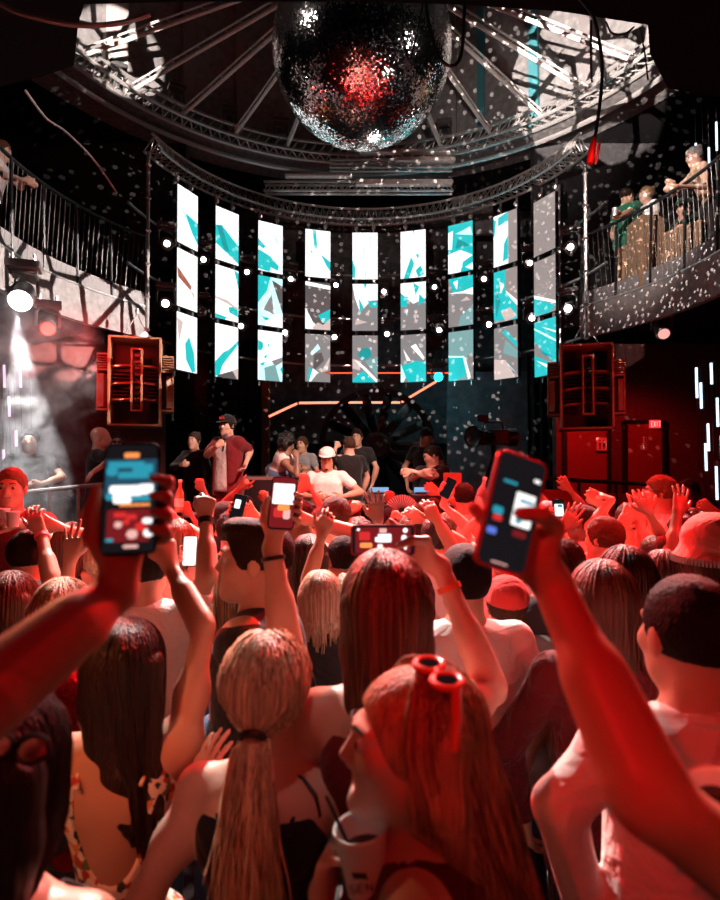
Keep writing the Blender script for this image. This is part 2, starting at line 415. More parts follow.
def hair_cap(F, HC, R, hs, th=0.012, low=-0.03, front=0.0):
    P = lambda x, y, z: HC + R @ (V(x, y, z) * hs)
    F.ell(P(0, -0.016, 0.03), V(0.076 + th, 0.099 + th, 0.093 + th) * hs, R, 0.01)
    F.ell(P(0, 0.115 + front, -0.045), V(0.1, 0.097, 0.115) * hs, R, 0.01, True)      # face
    F.ell(P(0, -0.02, low - 0.15), V(0.16, 0.2, 0.14) * hs, R, 0.01, True)               # nape
def strand_paths(kind, n, S, HC, R, hs, length, rnd, shoulder, wave=0.008, splay=0.0, vary=0.25, azr=(-2.3, 2.3), back=0.0, sway=0.0):
    az = rnd.uniform(azr[0], azr[1], n)                       # 0 = back of head
    th0 = np.abs(rnd.normal(0, 0.5, n)).clip(0.02, 1.35)
    if kind == 'pony': th0 = np.where(np.abs(az) > 1.5, rnd.uniform(0.3, 1.25, n), rnd.uniform(0.05, 1.3, n))
    t = np.linspace(0, 1, S)[None, :]
    L = length * (1 - vary * rnd.uniform(0, 1, n) ** 2)[:, None]
    rx, ry, rz = 0.089, 0.111, 0.106
    arc = 0.15
    s = t * (arc + L)                                    # travelled length
    th = np.minimum(th0[:, None] + s / 0.108, 1.62)
    over = np.maximum(s - (1.62 - th0[:, None]) * 0.108, 0)
    lay = 1 + rnd.uniform(-0.03, 0.09, n)[:, None]
    x = rx * np.sin(th) * np.sin(az)[:, None] * lay; y = -0.016 - ry * np.sin(th) * np.cos(az)[:, None] * lay; z = 0.03 + rz * np.cos(th) * lay
    x = x * (1 - 0.25 * np.clip(over / 0.25, 0, 1) + splay * over) + sway * over
    y = y - back * over * (0.4 + 0.6 * rnd.uniform(0, 1, (n, 1)))
    loc = np.stack([x, y, z], -1) * hs
    W = HC + loc @ R.T
    if kind == 'pony':
        tie = HC + R @ (V(0, -0.125, -0.03) * hs)
        m = np.clip((s - 0.02) / (0.16), 0, 1)[..., None]
        surf = HC + (np.stack([rx * np.sin(th) * np.sin(az)[:, None] * lay, -0.016 - ry * np.sin(th) * np.cos(az)[:, None] * lay, z], -1) * hs) @ R.T
        sm = m * m * (3 - 2 * m)
        W = surf * (1 - sm) + tie * sm
        # keep outside the skull
        q = (W - HC) @ R / hs; qq = np.sqrt((q[..., 0] / 0.082) ** 2 + ((q[..., 1] + 0.016) / 0.105) ** 2 + ((q[..., 2] - 0.03) / 0.1) ** 2)
        f = np.maximum(1 / np.maximum(qq, 1e-3), 1)[..., None]
        W = HC + ((q - V(0, -0.016, 0.03)) * f + V(0, -0.016, 0.03)) @ R.T * hs
        ov = np.maximum(s - 0.18, 0)
        jit = rnd.normal(0, 1, (n, 1, 2))
        grow = np.minimum(ov * 2.2, 1)[..., None]
        wid = (0.008 + 0.032 * grow * (1 - 0.35 * np.clip(ov / max(length, .1), 0, 1))[..., None])
        bk = -(R[:, 1]); bk = nrm(V(bk[0], bk[1], 0)); rt = V(-bk[1], bk[0], 0)
        fall = tie + np.where(ov[..., None] > 0, 1, 0) * (bk * (0.035 * np.sin(np.minimum(ov * 9, 1.57)))[..., None] - UP * ov[..., None]) + rt * jit[..., 0:1] * wid + bk * jit[..., 1:2] * wid * 0.6
        W = np.where((ov > 0)[..., None], fall, W)
    else:
        W[..., 2] -= over * hs
        # slip behind the shoulders
        bk = -R[:, 1]; bk = nrm(V(bk[0], bk[1], 0))
        below = np.clip((shoulder + 0.06 - W[..., 2]) / 0.12, 0, 1)
        depth = (W - HC) @ bk
        need = np.maximum(0.115 - depth, 0) * below
        side = np.clip(np.abs(az)[:, None] / 2.3, 0, 1)
        W = W + bk * (need * 0.9)[..., None]
        cen = HC[:2]; W[..., :2] = cen + (W[..., :2] - cen) * 1.0
    ph = rnd.uniform(0, 6.28, (n, 1)); am = wave * np.clip(over / 0.2, 0, 1)
    W[..., 0] += am * np.sin(s * 22 + ph); W[..., 1] += 0.6 * am * np.cos(s * 19 + ph * 1.7)
    rad = 0.0048 * hs * (1 - 0.75 * t ** 2) * rnd.uniform(0.6, 1.25, (n, 1))
    return W, np.broadcast_to(rad, (n, S)).copy()

class Person: pass
PEOPLE = []
def person(label, head, yaw=0, sex='f', skin='tan', top=('tee', 'black'), bottom='denim', hair=('short', 'dark', 0), R=None, L=None,
           floor=0.0, look=0, pitch=0.0, roll=0.0, lean=(0, 0), seed=0, vox=None, face=False, mouth=False, group=None, size=None, sit=None, shoes=None, wide=1.0, eyes=None, beard=None, stance=0.09, headscale=None, strand_n=None, hl=None, azr=(-2.3, 2.3), splay=0.0, back=0.0, sway=0.0):
    """yaw in degrees: 0 looks into the hall (away from camera), 90 looks towards -X, 180 faces the camera"""
    rnd = np.random.default_rng(seed + 11)
    HC = U(*head) if len(head) == 3 and not isinstance(head, np.ndarray) else np.asarray(head, float)
    Y = HC[1]
    vx = vox or float(np.clip(Y * 0.0031, 0.0045, 0.0155))
    vmin = vx * 0.78
    yr = math.radians(yaw); f = V(-math.sin(yr), math.cos(yr), 0); r = V(math.cos(yr), math.sin(yr), 0)
    H = size or float(np.clip(HC[2] + 0.12 - floor, 1.5, 1.95)); s = H / 1.75
    hs = headscale or (0.97 if sex == 'f' else 1.02) * (0.5 + 0.5 * s)
    w = (0.86 if sex == 'f' else 1.0) * wide
    Rh = rot_head(f, yr + math.radians(look), math.radians(pitch), math.radians(roll))
    N = HC - UP * 0.155 * s - (Rh[:, 1] * 0.02)
    Ln = r * lean[0] + f * lean[1]
    pel = N - UP * 0.535 * s - Ln
    if sit is not None: pel = np.asarray(sit, float)
    wai = N * 0.42 + pel * 0.58; che = N * 0.74 + pel * 0.26
    tdir = nrm(N - pel); tf = nrm(f - tdir * (f @ tdir)); tr = np.cross(tf, tdir)
    RT = np.stack([tr, tf, tdir], axis=1)
    p = Person(); p.HC, p.Rh, p.hs, p.N, p.f, p.r, p.pel, p.vx, p.RT = HC, Rh, hs, N, f, r, pel, vx, RT
    # shoulders
    sh = {}; W = {}; E = {}; spec = {1: R or {}, -1: L or {}}
    for sd in (1, -1):
        q = spec[sd]; up_ = 1 if q.get('w') is not None or q.get('grip') is not None else 0
        sh[sd] = N + tr * sd * 0.172 * s * w - tdir * 0.048 * s
    F = Field()
    # legs
    hips, knees, feet = {}, {}, {}
    for sd in (1, -1):
        hips[sd] = pel + tr * sd * 0.085 * s * w
        if sit is not None:
            kd = spec.get('k', None)
            knees[sd] = hips[sd] + f * 0.42 * s + r * sd * 0.05 + UP * 0.0
            feet[sd] = knees[sd] + f * 0.02 - UP * 0.43 * s
        else:
            gx = V(pel[0] + Ln[0] * 0, pel[1], 0)
            feet[sd] = V(gx[0], gx[1], floor + 0.075 * s) + r * sd * stance * s + f * (0.03 * sd) - f * 0.03
            knees[sd] = (hips[sd] + feet[sd]) / 2 + f * 0.03
        F.cone(hips[sd], knees[sd], 0.083 * s * (1.02 if sex == 'f' else 1), 0.055 * s, 0.03)
        F.cone(knees[sd], feet[sd], 0.054 * s, 0.037 * s, 0.02)
        F.ell(knees[sd] * 0.68 + feet[sd] * 0.32 - f * 0.016, V(0.047, 0.047, 0.11) * s, None, 0.03)
        toe = feet[sd] + f * 0.15 * s; toe[2] = feet[sd][2] - 0.045 * s
        F.cone(feet[sd] - UP * 0.03 * s, toe, 0.036 * s, 0.026 * s, 0.02)
    # torso
    TOR = []
    def T(kind, *a): TOR.append((kind, a))
    T('e', pel + tdir * 0.0, V(0.152 * (1.05 if sex == 'f' else 0.96), 0.11, 0.12) * s, RT, 0.05)
    T('e', wai, V(0.122 * w * (1 if sex == 'f' else 1.08), 0.092, 0.15) * s, RT, 0.06)
    T('e', che - tf * 0.008, V(0.158 * w, 0.108, 0.165) * s, RT, 0.06)
    for sd in (1, -1):
        T('c', N - tdir * 0.035 * s - tf * 0.012, sh[sd] + tdir * 0.002, 0.052 * s, 0.05 * s, 0.05)
        T('e', che + tr * sd * 0.075 * s * w - tf * 0.055 * s + tdir * 0.03, V(0.062, 0.042, 0.09) * s, RT, 0.04)
        T('e', che + tr * sd * 0.07 * s * w + tf * (0.075 if sex == 'm' else 0.085) * s + tdir * 0.01, (V(0.07, 0.04, 0.06) if sex == 'm' else V(0.062, 0.055, 0.06)) * s, RT, 0.03)
        T('e', pel + tr * sd * 0.075 * s - tf * 0.06 * s - tdir * 0.04, V(0.085, 0.075, 0.09) * s, RT, 0.04)
    for kd, a in TOR:
        (F.ell if kd == 'e' else F.cone)(*a)
    nr = (0.05 if sex == 'f' else 0.06) * (0.5 + 0.5 * s)
    F.cone(HC + Rh @ V(0, -0.028, -0.05), N - tdir * 0.03 * s - tf * 0.005, nr * 0.97, nr * 1.1, 0.035)
    head_field(F, HC, Rh, hs, detail=vx < 0.0125 or face, mouth=mouth)
    # arms
    for sd in (1, -1):
        q = spec[sd]; S0 = sh[sd]; la, lf = 0.285 * s, 0.255 * s; aw = (0.86 if sex == 'f' else 1.04)
        gp = q.get('grip')
        if gp is not None:
            Wp = grip_points(*gp)[0]
        elif q.get('w') is not None:
            Wp = U(*q['w']) if not isinstance(q['w'], np.ndarray) else q['w']
        else:
            Wp = S0 + r * sd * (0.07 + q.get('out', 0)) * s - UP * 0.49 * s + f * q.get('fwd', 0.10)
        if q.get('e') is not None:
            El = U(*q['e']) if not isinstance(q['e'], np.ndarray) else q['e']
        else:
            D = Wp - S0; dist = np.linalg.norm(D); mx = (la + lf) * 0.995
            if dist > mx:
                if gp is None and q.get('w') is not None and dist > mx * 1.12: Wp = S0 + D / dist * mx * 1.1; D = Wp - S0; dist = mx * 1.1
                g = dist / (la + lf) * 1.005; la *= g; lf *= g
            a = (la * la - lf * lf + dist * dist) / (2 * dist); hgt = math.sqrt(max(la * la - a * a, 0))
            hint = q.get('hint'); hint = ((r * sd * 0.8 + f * 0.25 - UP * 0.6) if Wp[2] < S0[2] + 0.05 else (r * sd * 0.55 + f * 0.2 - UP * 0.85)) if hint is None else np.asarray(hint, float)
            dn = D / dist; hp = nrm(hint - dn * (hint @ dn)); El = S0 + dn * a + hp * hgt
        E[sd] = El; W[sd] = Wp
        if El[2] > S0[2]:                                    # a raised arm lifts its shoulder
            F.ell(S0 + tdir * 0.02 * s - tr * sd * 0.015, V(0.06, 0.055, 0.055) * s, RT, 0.04)
        F.cone(S0, El, 0.047 * s * aw, 0.036 * s * aw, 0.035)
        F.ell((S0 * 0.55 + El * 0.45), V(0.043, 0.043, 0.043) * s * aw, None, 0.05)
        fd = nrm(Wp - El)
        F.cone(El, Wp, 0.036 * s * aw, 0.0255 * s * aw, 0.015)
        F.cone(El + fd * 0.03, El + fd * 0.13 * s, 0.038 * s * aw, 0.034 * s * aw, 0.03)
        if gp is not None: grip(F, *gp, vmin)
        else:
            kd = q.get('hand', 'relaxed' if q.get('w') is None else 'open')
            d = q.get('fd'); d = fd if d is None else np.asarray(d, float)
            n = q.get('pn'); n = (f if El[2] > S0[2] - 0.1 else -r * sd) if n is None else np.asarray(n, float)
            p_ = hand(F, Wp, d, n, sd, kd, 0.94 * s * (0.94 if sex == 'f' else 1.04), vmin, rnd, q.get('spread', 1.0))
            setattr(p, 'palmR' if sd == 1 else 'palmL', p_)
            setattr(p, 'hframeR' if sd == 1 else 'hframeL', (nrm(d), nrm(n)))
    p.sh, p.E, p.W = sh, E, W; p.TOR, p.s, p.w = TOR, s, w
    base = V(HC[0] - Ln[0], HC[1] - Ln[1], floor)
    p.base = base
    vs, fs = F.mesh(vx)
    body = link('person', mesh_from('person', vs, fs, SKIN[skin], True, base), None, base)
    tag(body, label, 'person', group); p.o = body
    # ------------- clothing
    kind, cm = top[0], top[1]; cmat = CLOTH[cm] if isinstance(cm, str) else cm
    cvx = max(vx * 1.15, 0.0065)
    t = {'tank': 0.006, 'strappy': 0.005, 'dress': 0.007}.get(kind, 0.013)
    if kind not in ('none', 'bare'):
        G = Field()
        low = kind in ('tank', 'strappy', 'dress')
        for i, (kd, a) in enumerate(TOR):
            if kd == 'e': G.ell(a[0], a[1] + t, a[2], a[3])
            elif not low: G.cone(a[0], a[1], a[2] + t * 0.4, a[3] + t, a[4])
            elif kind == 'tank': G.cone(a[0] - tdir * 0.01, a[0] * 0.5 + a[1] * 0.5, a[2] + t * 0.2, a[3] + t * 0.3, a[4])
        if not low:
            for sd in (1, -1):
                fr = {'tee': 0.5, 'short': 0.42, 'long': 1.0, 'shirt': 1.0}.get(kind, 0.5)
                G.cone(sh[sd], sh[sd] + (E[sd] - sh[sd]) * fr, 0.05 * s + t * 0.9, (0.05 if fr < 1 else 0.038) * s + t, 0.03)
                if fr >= 1:
                    G.cone(E[sd], E[sd] + (W[sd] - E[sd]) * 0.88, 0.038 * s + t, 0.029 * s + t * 0.9, 0.02)
            hem = pel - tdir * 0.06 * s
            lo_ = 0.118 if sex == 'm' else 0.105
            for q_ in (-0.062, -0.02, 0.02, 0.062):
                G.cone(che + tr * q_ * s * w, hem + tr * q_ * s * 1.08, lo_ * s * w, (lo_ + 0.006) * s, 0.03)
            G.ell(hem - tdir * 0.135 * s, V(0.3, 0.3, 0.105) * s, RT, 0.01, True)
        else:
            G.ell(che + tdir * 0.235 * s - tf * 0.02, V(0.3, 0.26, 0.16) * s, RT, 0.006, True) if kind != 'tank' else G.ell(N + tdir * 0.03, V(0.085, 0.1, 0.09) * s, RT, 0.006, True)
            if kind == 'dress':
                G.ell(che - tf * 0.12 * s + tdir * 0.02, V(0.085, 0.1, 0.21) * s, RT, 0.01, True)   # open back
        if not low: G.ell(N + tdir * 0.06 * s + tf * 0.02, V(0.07, 0.08, 0.07) * s, RT, 0.012, True)   # neckline
        v2, f2 = G.mesh(cvx)
        nm = {'dress': 'dress', 'tank': 'tank_top', 'strappy': 'strap_top', 'shirt': 'shirt', 'long': 'long_sleeve_top'}.get(kind, 't_shirt')
        p.top = link(nm, mesh_from(nm, v2, f2, cmat, True, base), body)
        if kind in ('strappy', 'dress'):
            for sd in (1, -1):
                mb = MB(); a = N - tr * sd * -0.1 * s * w - tdir * 0.045 * s
                pts = [che + tr * sd * 0.095 * s * w + tf * 0.125 * s + tdir * 0.06 * s, a + tf * 0.05 * s + tdir * 0.035 * s, a + tdir * 0.05 * s - tf * 0.015, a - tf * 0.068 * s + tdir * 0.015 * s, che + tr * sd * 0.085 * s * w - tf * 0.12 * s + tdir * 0.07 * s]
                mb.tube(pts, 0.0048, 6); mb.build('strap', cmat, body, base)
    shorts = isinstance(bottom, tuple); bottom = bottom[1] if shorts else bottom
    bm_ = CLOTH[bottom] if isinstance(bottom, str) else bottom
    if bottom is not None:
        G = Field(); tt = 0.016
        for sd in (1, -1):
            G.cone(hips[sd], knees[sd] if not shorts else hips[sd] * 0.45 + knees[sd] * 0.55, 0.083 * s + tt, (0.058 if not shorts else 0.072) * s + tt, 0.03)
            if not shorts and sit is None:
                G.cone(knees[sd], feet[sd] + UP * 0.01, 0.058 * s + tt, 0.045 * s + tt, 0.02)
        G.ell(pel - tdir * 0.0, V(0.152 * (1.05 if sex == 'f' else 0.96), 0.112, 0.122) * s + 0.006, RT, 0.05)
        for sd in (1, -1): G.ell(pel + tr * sd * 0.075 * s - tf * 0.06 * s - tdir * 0.04, V(0.09, 0.08, 0.094) * s, RT, 0.04)
        v2, f2 = G.mesh(max(cvx * 1.3, 0.012))
        nm = 'shorts' if shorts else 'trousers'
        link(nm, mesh_from(nm, v2, f2, bm_, True, base), body)
    if shoes is not None:
        for sd in (1, -1):
            G = Field(); toe = feet[sd] + f * 0.165 * s; toe[2] = feet[sd][2] - 0.036 * s
            G.cone(feet[sd] - UP * 0.022 * s - f * 0.02, toe, 0.05 * s, 0.036 * s, 0.02)
            v2, f2 = G.mesh(0.012); link('shoe', mesh_from('shoe', v2, f2, shoes, True, base), body)
    # ------------- hair
    hk, hc, hlen = (list(hair) + [0, 0])[:3]
    hm = (HAIRS if hk in ('short', 'crop', 'quiff') else HAIRM).get(hc)
    if hk not in ('none', 'bald'):
        G = Field()
        if hk == 'short': hair_cap(G, HC, Rh, hs, 0.011, -0.02)
        elif hk == 'crop': hair_cap(G, HC, Rh, hs, 0.005, -0.01)
        elif hk == 'quiff':
            hair_cap(G, HC, Rh, hs, 0.008, 0.01)
            G.ell(HC + Rh @ (V(0, 0.045, 0.1) * hs), V(0.06, 0.06, 0.035) * hs, Rh, 0.02)
        elif hk == 'curly':
            hair_cap(G, HC, Rh, hs, 0.02, -0.06)
            for _ in range(90):
                a = rnd.uniform(-2.4, 2.4); th = rnd.uniform(0, 1.9); z = 0.03 + 0.11 * math.cos(th)
                q = V(0.095 * math.sin(th) * math.sin(a), -0.02 - 0.115 * math.sin(th) * math.cos(a), z)
                if q[1] > 0.05 and q[2] < 0.07: continue
                rad = rnd.uniform(0.016, 0.03); G.ell(HC + Rh @ (q * hs), V(rad, rad, rad) * hs, None, 0.008)
            if hlen:
                for _ in range(int(hlen * 300)):
                    a = rnd.uniform(-1.9, 1.9); q = V(0.1 * math.sin(a), -0.03 - 0.11 * math.cos(a), 0)
                    rad = rnd.uniform(0.018, 0.03); c_ = HC + Rh @ (q * hs) - UP * rnd.uniform(0, hlen); G.ell(c_, V(rad, rad, rad), None, 0.008)
        elif hk in ('long', 'pony', 'bun', 'bob'):
            hair_cap(G, HC, Rh, hs, 0.010, -0.05 if hk != 'long' else -0.085)
            if hk in ('long', 'bob'):
                bk = -Rh[:, 1]; bk = nrm(V(bk[0], bk[1], 0)); rt = Rh[:, 0]
                top_ = HC + Rh @ (V(0, -0.055, 0.0) * hs); dl = min(hlen, 0.5)
                Rb = frame(rt, -bk, UP)
                for q in np.linspace(-0.062, 0.062, 7):
                    e1 = HC + rt * q * hs + bk * 0.05 - UP * 0.06; e2 = HC + rt * q * 1.05 * hs + bk * (0.1 - abs(q) * 0.3) - UP * min(dl * 0.6, 0.2) + rt * sway * 0.12
                    e3 = HC + rt * q * 0.8 * hs + bk * (0.118 if dl > 0.2 else 0.09) - UP * dl * rnd.uniform(0.8, 1.0) + rt * sway * dl * 0.9
                    G.cone(HC + Rh @ (V(q * 0.9, -0.05, 0.03) * hs), e1, 0.045, 0.036, 0.02); G.cone(e1, e2, 0.036, 0.024, 0.02)
                    if dl > 0.3: G.cone(e2, e3, 0.024, 0.006, 0.015)
            if hk == 'bun': G.ell(HC + Rh @ (V(0, -0.1, 0.1) * hs), V(0.042, 0.042, 0.04) * hs, Rh, 0.02)
        v2, f2 = G.mesh(max(vx * 0.95, 0.0055))
        if hk in ('short', 'crop', 'quiff', 'curly', 'bun'):
            nv = v2 - HC; v2 = v2 + nv / np.linalg.norm(nv, axis=1, keepdims=True) * rnd.normal(0, 0.0008 if vx < 0.007 else min(0.003, 0.25 * vx), (len(v2), 1))
        if hk in ('long', 'pony', 'bob'):
            n = strand_n or int(np.clip(1500 / Y ** 1.5, 70, 1100)); S = 22 if Y < 2 else 12
            pth, rad = strand_paths('pony' if hk == 'pony' else 'long', n, S, HC, Rh, hs, hlen, rnd, N[2], wave=0.006 if hk != 'bob' else 0.004, azr=azr, splay=splay, back=back, sway=sway)
            rad *= max(1.0, (Y / 2.2)) * (1.15 if n < 500 else 1)
            v3, f3 = strands(pth, rad); f2 = np.concatenate([f2, f3 + len(v2)]); v2 = np.concatenate([v2, v3])
        p.hair = link('hair', mesh_from('hair', v2, f2, hm, True, base), body)
        if hk == 'pony':
            mb = MB(); tie = HC + Rh @ (V(0, -0.125, -0.03) * hs); ax = nrm(Rh @ V(0, -0.6, -0.5))
            pts = [tie + 0.021 * (np.cross(ax, Rh[:, 0]) * math.sin(a) + Rh[:, 0] * math.cos(a)) for a in np.linspace(0, 6.283, 13)]
            mb.tube(pts, 0.008, 6); mb.build('hair_tie', BLACKP, body, base)
    if face:
        PP = lambda x, y, z: HC + Rh @ (V(x, y, z) * hs)
        for sd in (1, -1):
            mb = MB(); mb.lathe([(0.0001, -0.0115), (0.006, -0.0098), (0.0098, -0.006), (0.0115, 0), (0.0098, 0.006), (0.0065, 0.0095)], PP(sd * 0.031, 0.0815, 0.009), Rh[:, 1], 14)
            eo = mb.build('eye', EYE_M, body, base, True)
            mb = MB(); mb.lathe([(0.0068, 0.0092), (0.005, 0.0112), (0.0001, 0.0122)], PP(sd * 0.031, 0.0815, 0.009), Rh[:, 1], 12)
            mb.build('iris', IRIS_M, eo, base, True)
            mb = MB(); mb.tube([PP(sd * 0.014, 0.098, 0.032), PP(sd * 0.03, 0.0955, 0.038), PP(sd * 0.047, 0.083, 0.033)], [0.0035, 0.0042, 0.002], 6)
            mb.build('eyebrow', BROW_M, body, base, True)
    if beard:
        G = Field()
        PP = lambda x, y, z: HC + Rh @ (V(x, y, z) * hs)
        G.cone(PP(-0.045, 0.032, -0.066), PP(0, 0.072, -0.103), 0.014 * hs, 0.02 * hs, 0.02); G.cone(PP(0.045, 0.032, -0.066), PP(0, 0.072, -0.103), 0.014 * hs, 0.02 * hs, 0.02)
        G.cone(PP(-0.02, 0.092, -0.047), PP(0.02, 0.092, -0.047), 0.006 * hs, 0.006 * hs, 0.008)
        v2, f2 = G.mesh(max(vx * 0.8, 0.005)); link('beard', mesh_from('beard', v2, f2, HAIRM[beard], True, base), body)
    PEOPLE.append(p)
    return p

def cap_on(p, m, backwards=False, brim=True):
    """a baseball cap worn on the head: crown, visor, button"""
    P = lambda x, y, z: p.HC + p.Rh @ (V(x, y, z) * p.hs)
    G = Field(); G.ell(P(0, -0.012, 0.045), V(0.096, 0.12, 0.098) * p.hs, p.Rh, 0.01); G.ell(P(0, 0, -0.075), V(0.2, 0.2, 0.115) * p.hs, p.Rh, 0.004, True)
    v2, f2 = G.mesh(max(p.vx * 0.8, 0.005)); o = link('cap', mesh_from('cap', v2, f2, m, True, p.base), p.o)
    if brim:
        s = -1 if backwards else 1
        mb = MB(); n = 12; vs = []
        for zz in (0.0, 0.006):
            for i in range(n + 1):
                a = math.pi * i / n; vs.append(P(0.078 * math.cos(a), s * (0.075 + 0.0 * i), 0.047 + zz))
            for i in range(n + 1):
                a = math.pi * i / n; vs.append(P(0.08 * math.cos(a), s * (0.072 + 0.095 * math.sin(a)), 0.047 + zz - 0.018 * math.sin(a)))
        k = n + 1; fs = []
        for i in range(n):
            fs += [(i, i + 1, k + i + 1, k + i), (2 * k + i, 3 * k + i, 3 * k + i + 1, 2 * k + i + 1), (k + i, k + i + 1, 3 * k + i + 1, 3 * k + i)]
        mb.add(vs, fs); mb.build('visor', m, o, p.base)
    return o
def sunglasses(p, m):
    P = lambda x, y, z: p.HC + p.Rh @ (V(x, y, z) * p.hs)
    mb = MB()
    for s in (1, -1):
        mb.box(P(s * 0.032, 0.103, 0.01), (0.05 * p.hs, 0.007, 0.036 * p.hs), p.Rh, 0.003)
        mb.tube([P(s * 0.058, 0.1, 0.018), P(s * 0.082, 0.03, 0.016), P(s * 0.084, -0.01, 0.008)], 0.003, 5)
    mb.tube([P(-0.012, 0.106, 0.016), P(0.012, 0.106, 0.016)], 0.003, 5)
    return mb.build('sunglasses', m, p.o, p.base)
def band(p, sd, m, frac=0.9, name='wristband', r=0.0295, width=0.012):
    """bracelet / watch strap round a wrist"""
    E, W = p.E[sd], p.W[sd]; c = E + (W - E) * frac; d = nrm(W - E)
    mb = MB(); mb.lathe([(r, -width), (r + 0.0035, -width), (r + 0.0035, width), (r, width)], c, d, 18, False)
    return mb.build(name, m, p.o, p.base, True)
def strap_across(p, m, sd=1, width=0.02):
    """cross-body strap over the shoulder down to the hip, a closed band round the torso"""
    s = p.vx; RT = p.RT; N, pel = p.N, p.pel
    mb = MB(); pts = []
    for a in np.linspace(0, 2 * math.pi, 25):
        h = math.cos(a)          # 1 at shoulder, -1 at hip
        c = N * (0.5 + 0.5 * h) + pel * (0.5 - 0.5 * h)
        x = sd * (0.075 * (0.5 + 0.5 * h) - 0.17 * (0.5 - 0.5 * h)); y = 0.166 * math.sin(a)
        pts.append(c + RT @ V(x, y, 0.012 if h > 0.9 else 0))
    mb.tube(pts, width * 0.5, 6)
    return mb.build('cross_body_strap', m, p.o, p.base)

def open_shirt(p, m):
    """short-sleeved shirt worn open over a tee"""
    G = Field(); RT, s, w = p.RT, p.s, p.w; tr, tf, td = RT[:, 0], RT[:, 1], RT[:, 2]; t = 0.026
    for kd, a in p.TOR:
        if kd == 'e': G.ell(a[0], a[1] + t, a[2], a[3])
        else: G.cone(a[0], a[1], a[2] + t * 0.4, a[3] + t, a[4])
    che = p.N * 0.74 + p.pel * 0.26; hem = p.pel - td * 0.1 * s
    for q in (-0.065, 0.065): G.cone(che + tr * q * s * w, hem + tr * q * 1.2 * s, 0.128 * s, 0.135 * s, 0.03)
    for sd in (1, -1): G.cone(p.sh[sd], p.sh[sd] + (p.E[sd] - p.sh[sd]) * 0.72, 0.072 * s, 0.07 * s, 0.03)
    G.ell(p.N + td * 0.06 * s + tf * 0.03, V(0.07, 0.08, 0.07) * s, RT, 0.012, True)
    G.cone(p.N + tf * 0.2, p.pel - td * 0.12 + tf * 0.22, 0.12, 0.15, 0.01, True)
    G.ell(hem - td * 0.17 * s, V(0.4, 0.4, 0.12) * s, RT, 0.01, True)
    v, f = G.mesh(p.vx); return link('open_shirt', mesh_from('open_shirt', v, f, m, True, p.base), p.o)
PHM = mat('phone_glass', (0.008, 0.008, 0.01), 0.12, coat=0.5); PHRED = mat('phone_case_red', (0.35, 0.02, 0.03), 0.4)
PSC = {'K': emit_mat('screen_black', (0.01, 0.008, 0.01), 1), 'W': emit_mat('screen_white', (1, 0.94, 0.92), 1.3), 'C': emit_mat('screen_teal', (0.03, 0.33, 0.45), 1.0), 'R': emit_mat('screen_red', (0.75, 0.03, 0.03), 1.0),
       'B': emit_mat('screen_blue', (0.12, 0.2, 0.75), 1.0), 'O': emit_mat('screen_orange', (1.0, 0.3, 0.08), 1.2), 'D': emit_mat('screen_dark_red', (0.2, 0.012, 0.015), 1), 'N': emit_mat('screen_navy', (0.02, 0.08, 0.13), 1), 'P': emit_mat('screen_pink', (0.95, 0.5, 0.45), 1.0)}
PKEYS = list(PSC)
def phone(C, ur, v, n, label, spots=(), bg='K', case=None, group=None):
    """smart phone: C centre, ur screen right, v screen up, n screen normal; spots = (key, u, v, half w, half h, round)"""
    R = frame(ur, v, n); o = empty('phone', C, label, 'phone', group)
    w, h, t = PH_W, PH_H, PH_T
    bm = bmesh.new(); bmesh.ops.create_cube(bm, size=1)
    for x in bm.verts: x.co = Vector((x.co.x * w, x.co.y * h, x.co.z * t))
    ed = [e for e in bm.edges if abs(e.verts[0].co.z - e.verts[1].co.z) > t * 0.5]; bmesh.ops.bevel(bm, geom=ed, offset=0.011, segments=4, affect='EDGES', profile=0.5)
    bmesh.ops.bevel(bm, geom=[e for e in bm.edges if e.calc_face_angle(0) > 1.2], offset=0.0018, segments=2, affect='EDGES', profile=0.5); bm.verts.index_update()
    mb = MB(); mb.add([C + R @ np.array(x.co[:]) for x in bm.verts], [[x.index for x in f.verts] for f in bm.faces]); bm.free()
    mb.build('phone_body', case or PHM, o)
    mb = MB(); a, b = w / 2 - 0.0035, h / 2 - 0.0035
    def poly(key, pts, lay): mb.cur = PKEYS.index(key); mb.add([C + R @ V(x, y, t / 2 + 0.0003 + lay) for x, y in pts], [tuple(range(len(pts)))])
    def rr(cx, cy, hw, hh, r): return [(cx + sx * (hw - r) + r * math.cos(q), cy + sy * (hh - r) + r * math.sin(q)) for sx, sy, q0 in ((1, 1, 0), (-1, 1, 90), (-1, -1, 180), (1, -1, 270)) for q in [math.radians(q0 + k * 30) for k in range(4)]]
    poly(bg, rr(0, 0, a, b, 0.008), 0)
    for j, (k, u_, v_, hw, hh, rd) in enumerate(spots): poly(k, rr(u_ * a, v_ * b, hw * a, hh * b, min(hw * a, hh * b) * max(rd, 0.02)), 0.00006 * (j + 1))
    mb.build('screen', [PSC[k] for k in PKEYS], o)
    mb = MB()
    for k in range(2): mb.lathe([(0.0075, 0), (0.0075, 0.0022), (0.005, 0.0026)], C + R @ V(w * 0.27, h * 0.36 - 0.024 * k, -t / 2), -n, 14)
    mb.box(C + R @ V(w * 0.2, h * 0.30, -t / 2 - 0.0005), (0.036, 0.04, 0.002), R, 0.0008); mb.build('camera_bump', PHM, o)
    return o
CUPM = mat('white_paper_cup', (0.8, 0.76, 0.73), 0.55); BOTG = mat('bottle_glass', (0.35, 0.2, 0.12), 0.08, spec=0.8); BOTC = mat('clear_plastic_bottle', (0.55, 0.5, 0.5), 0.12, 0.3)
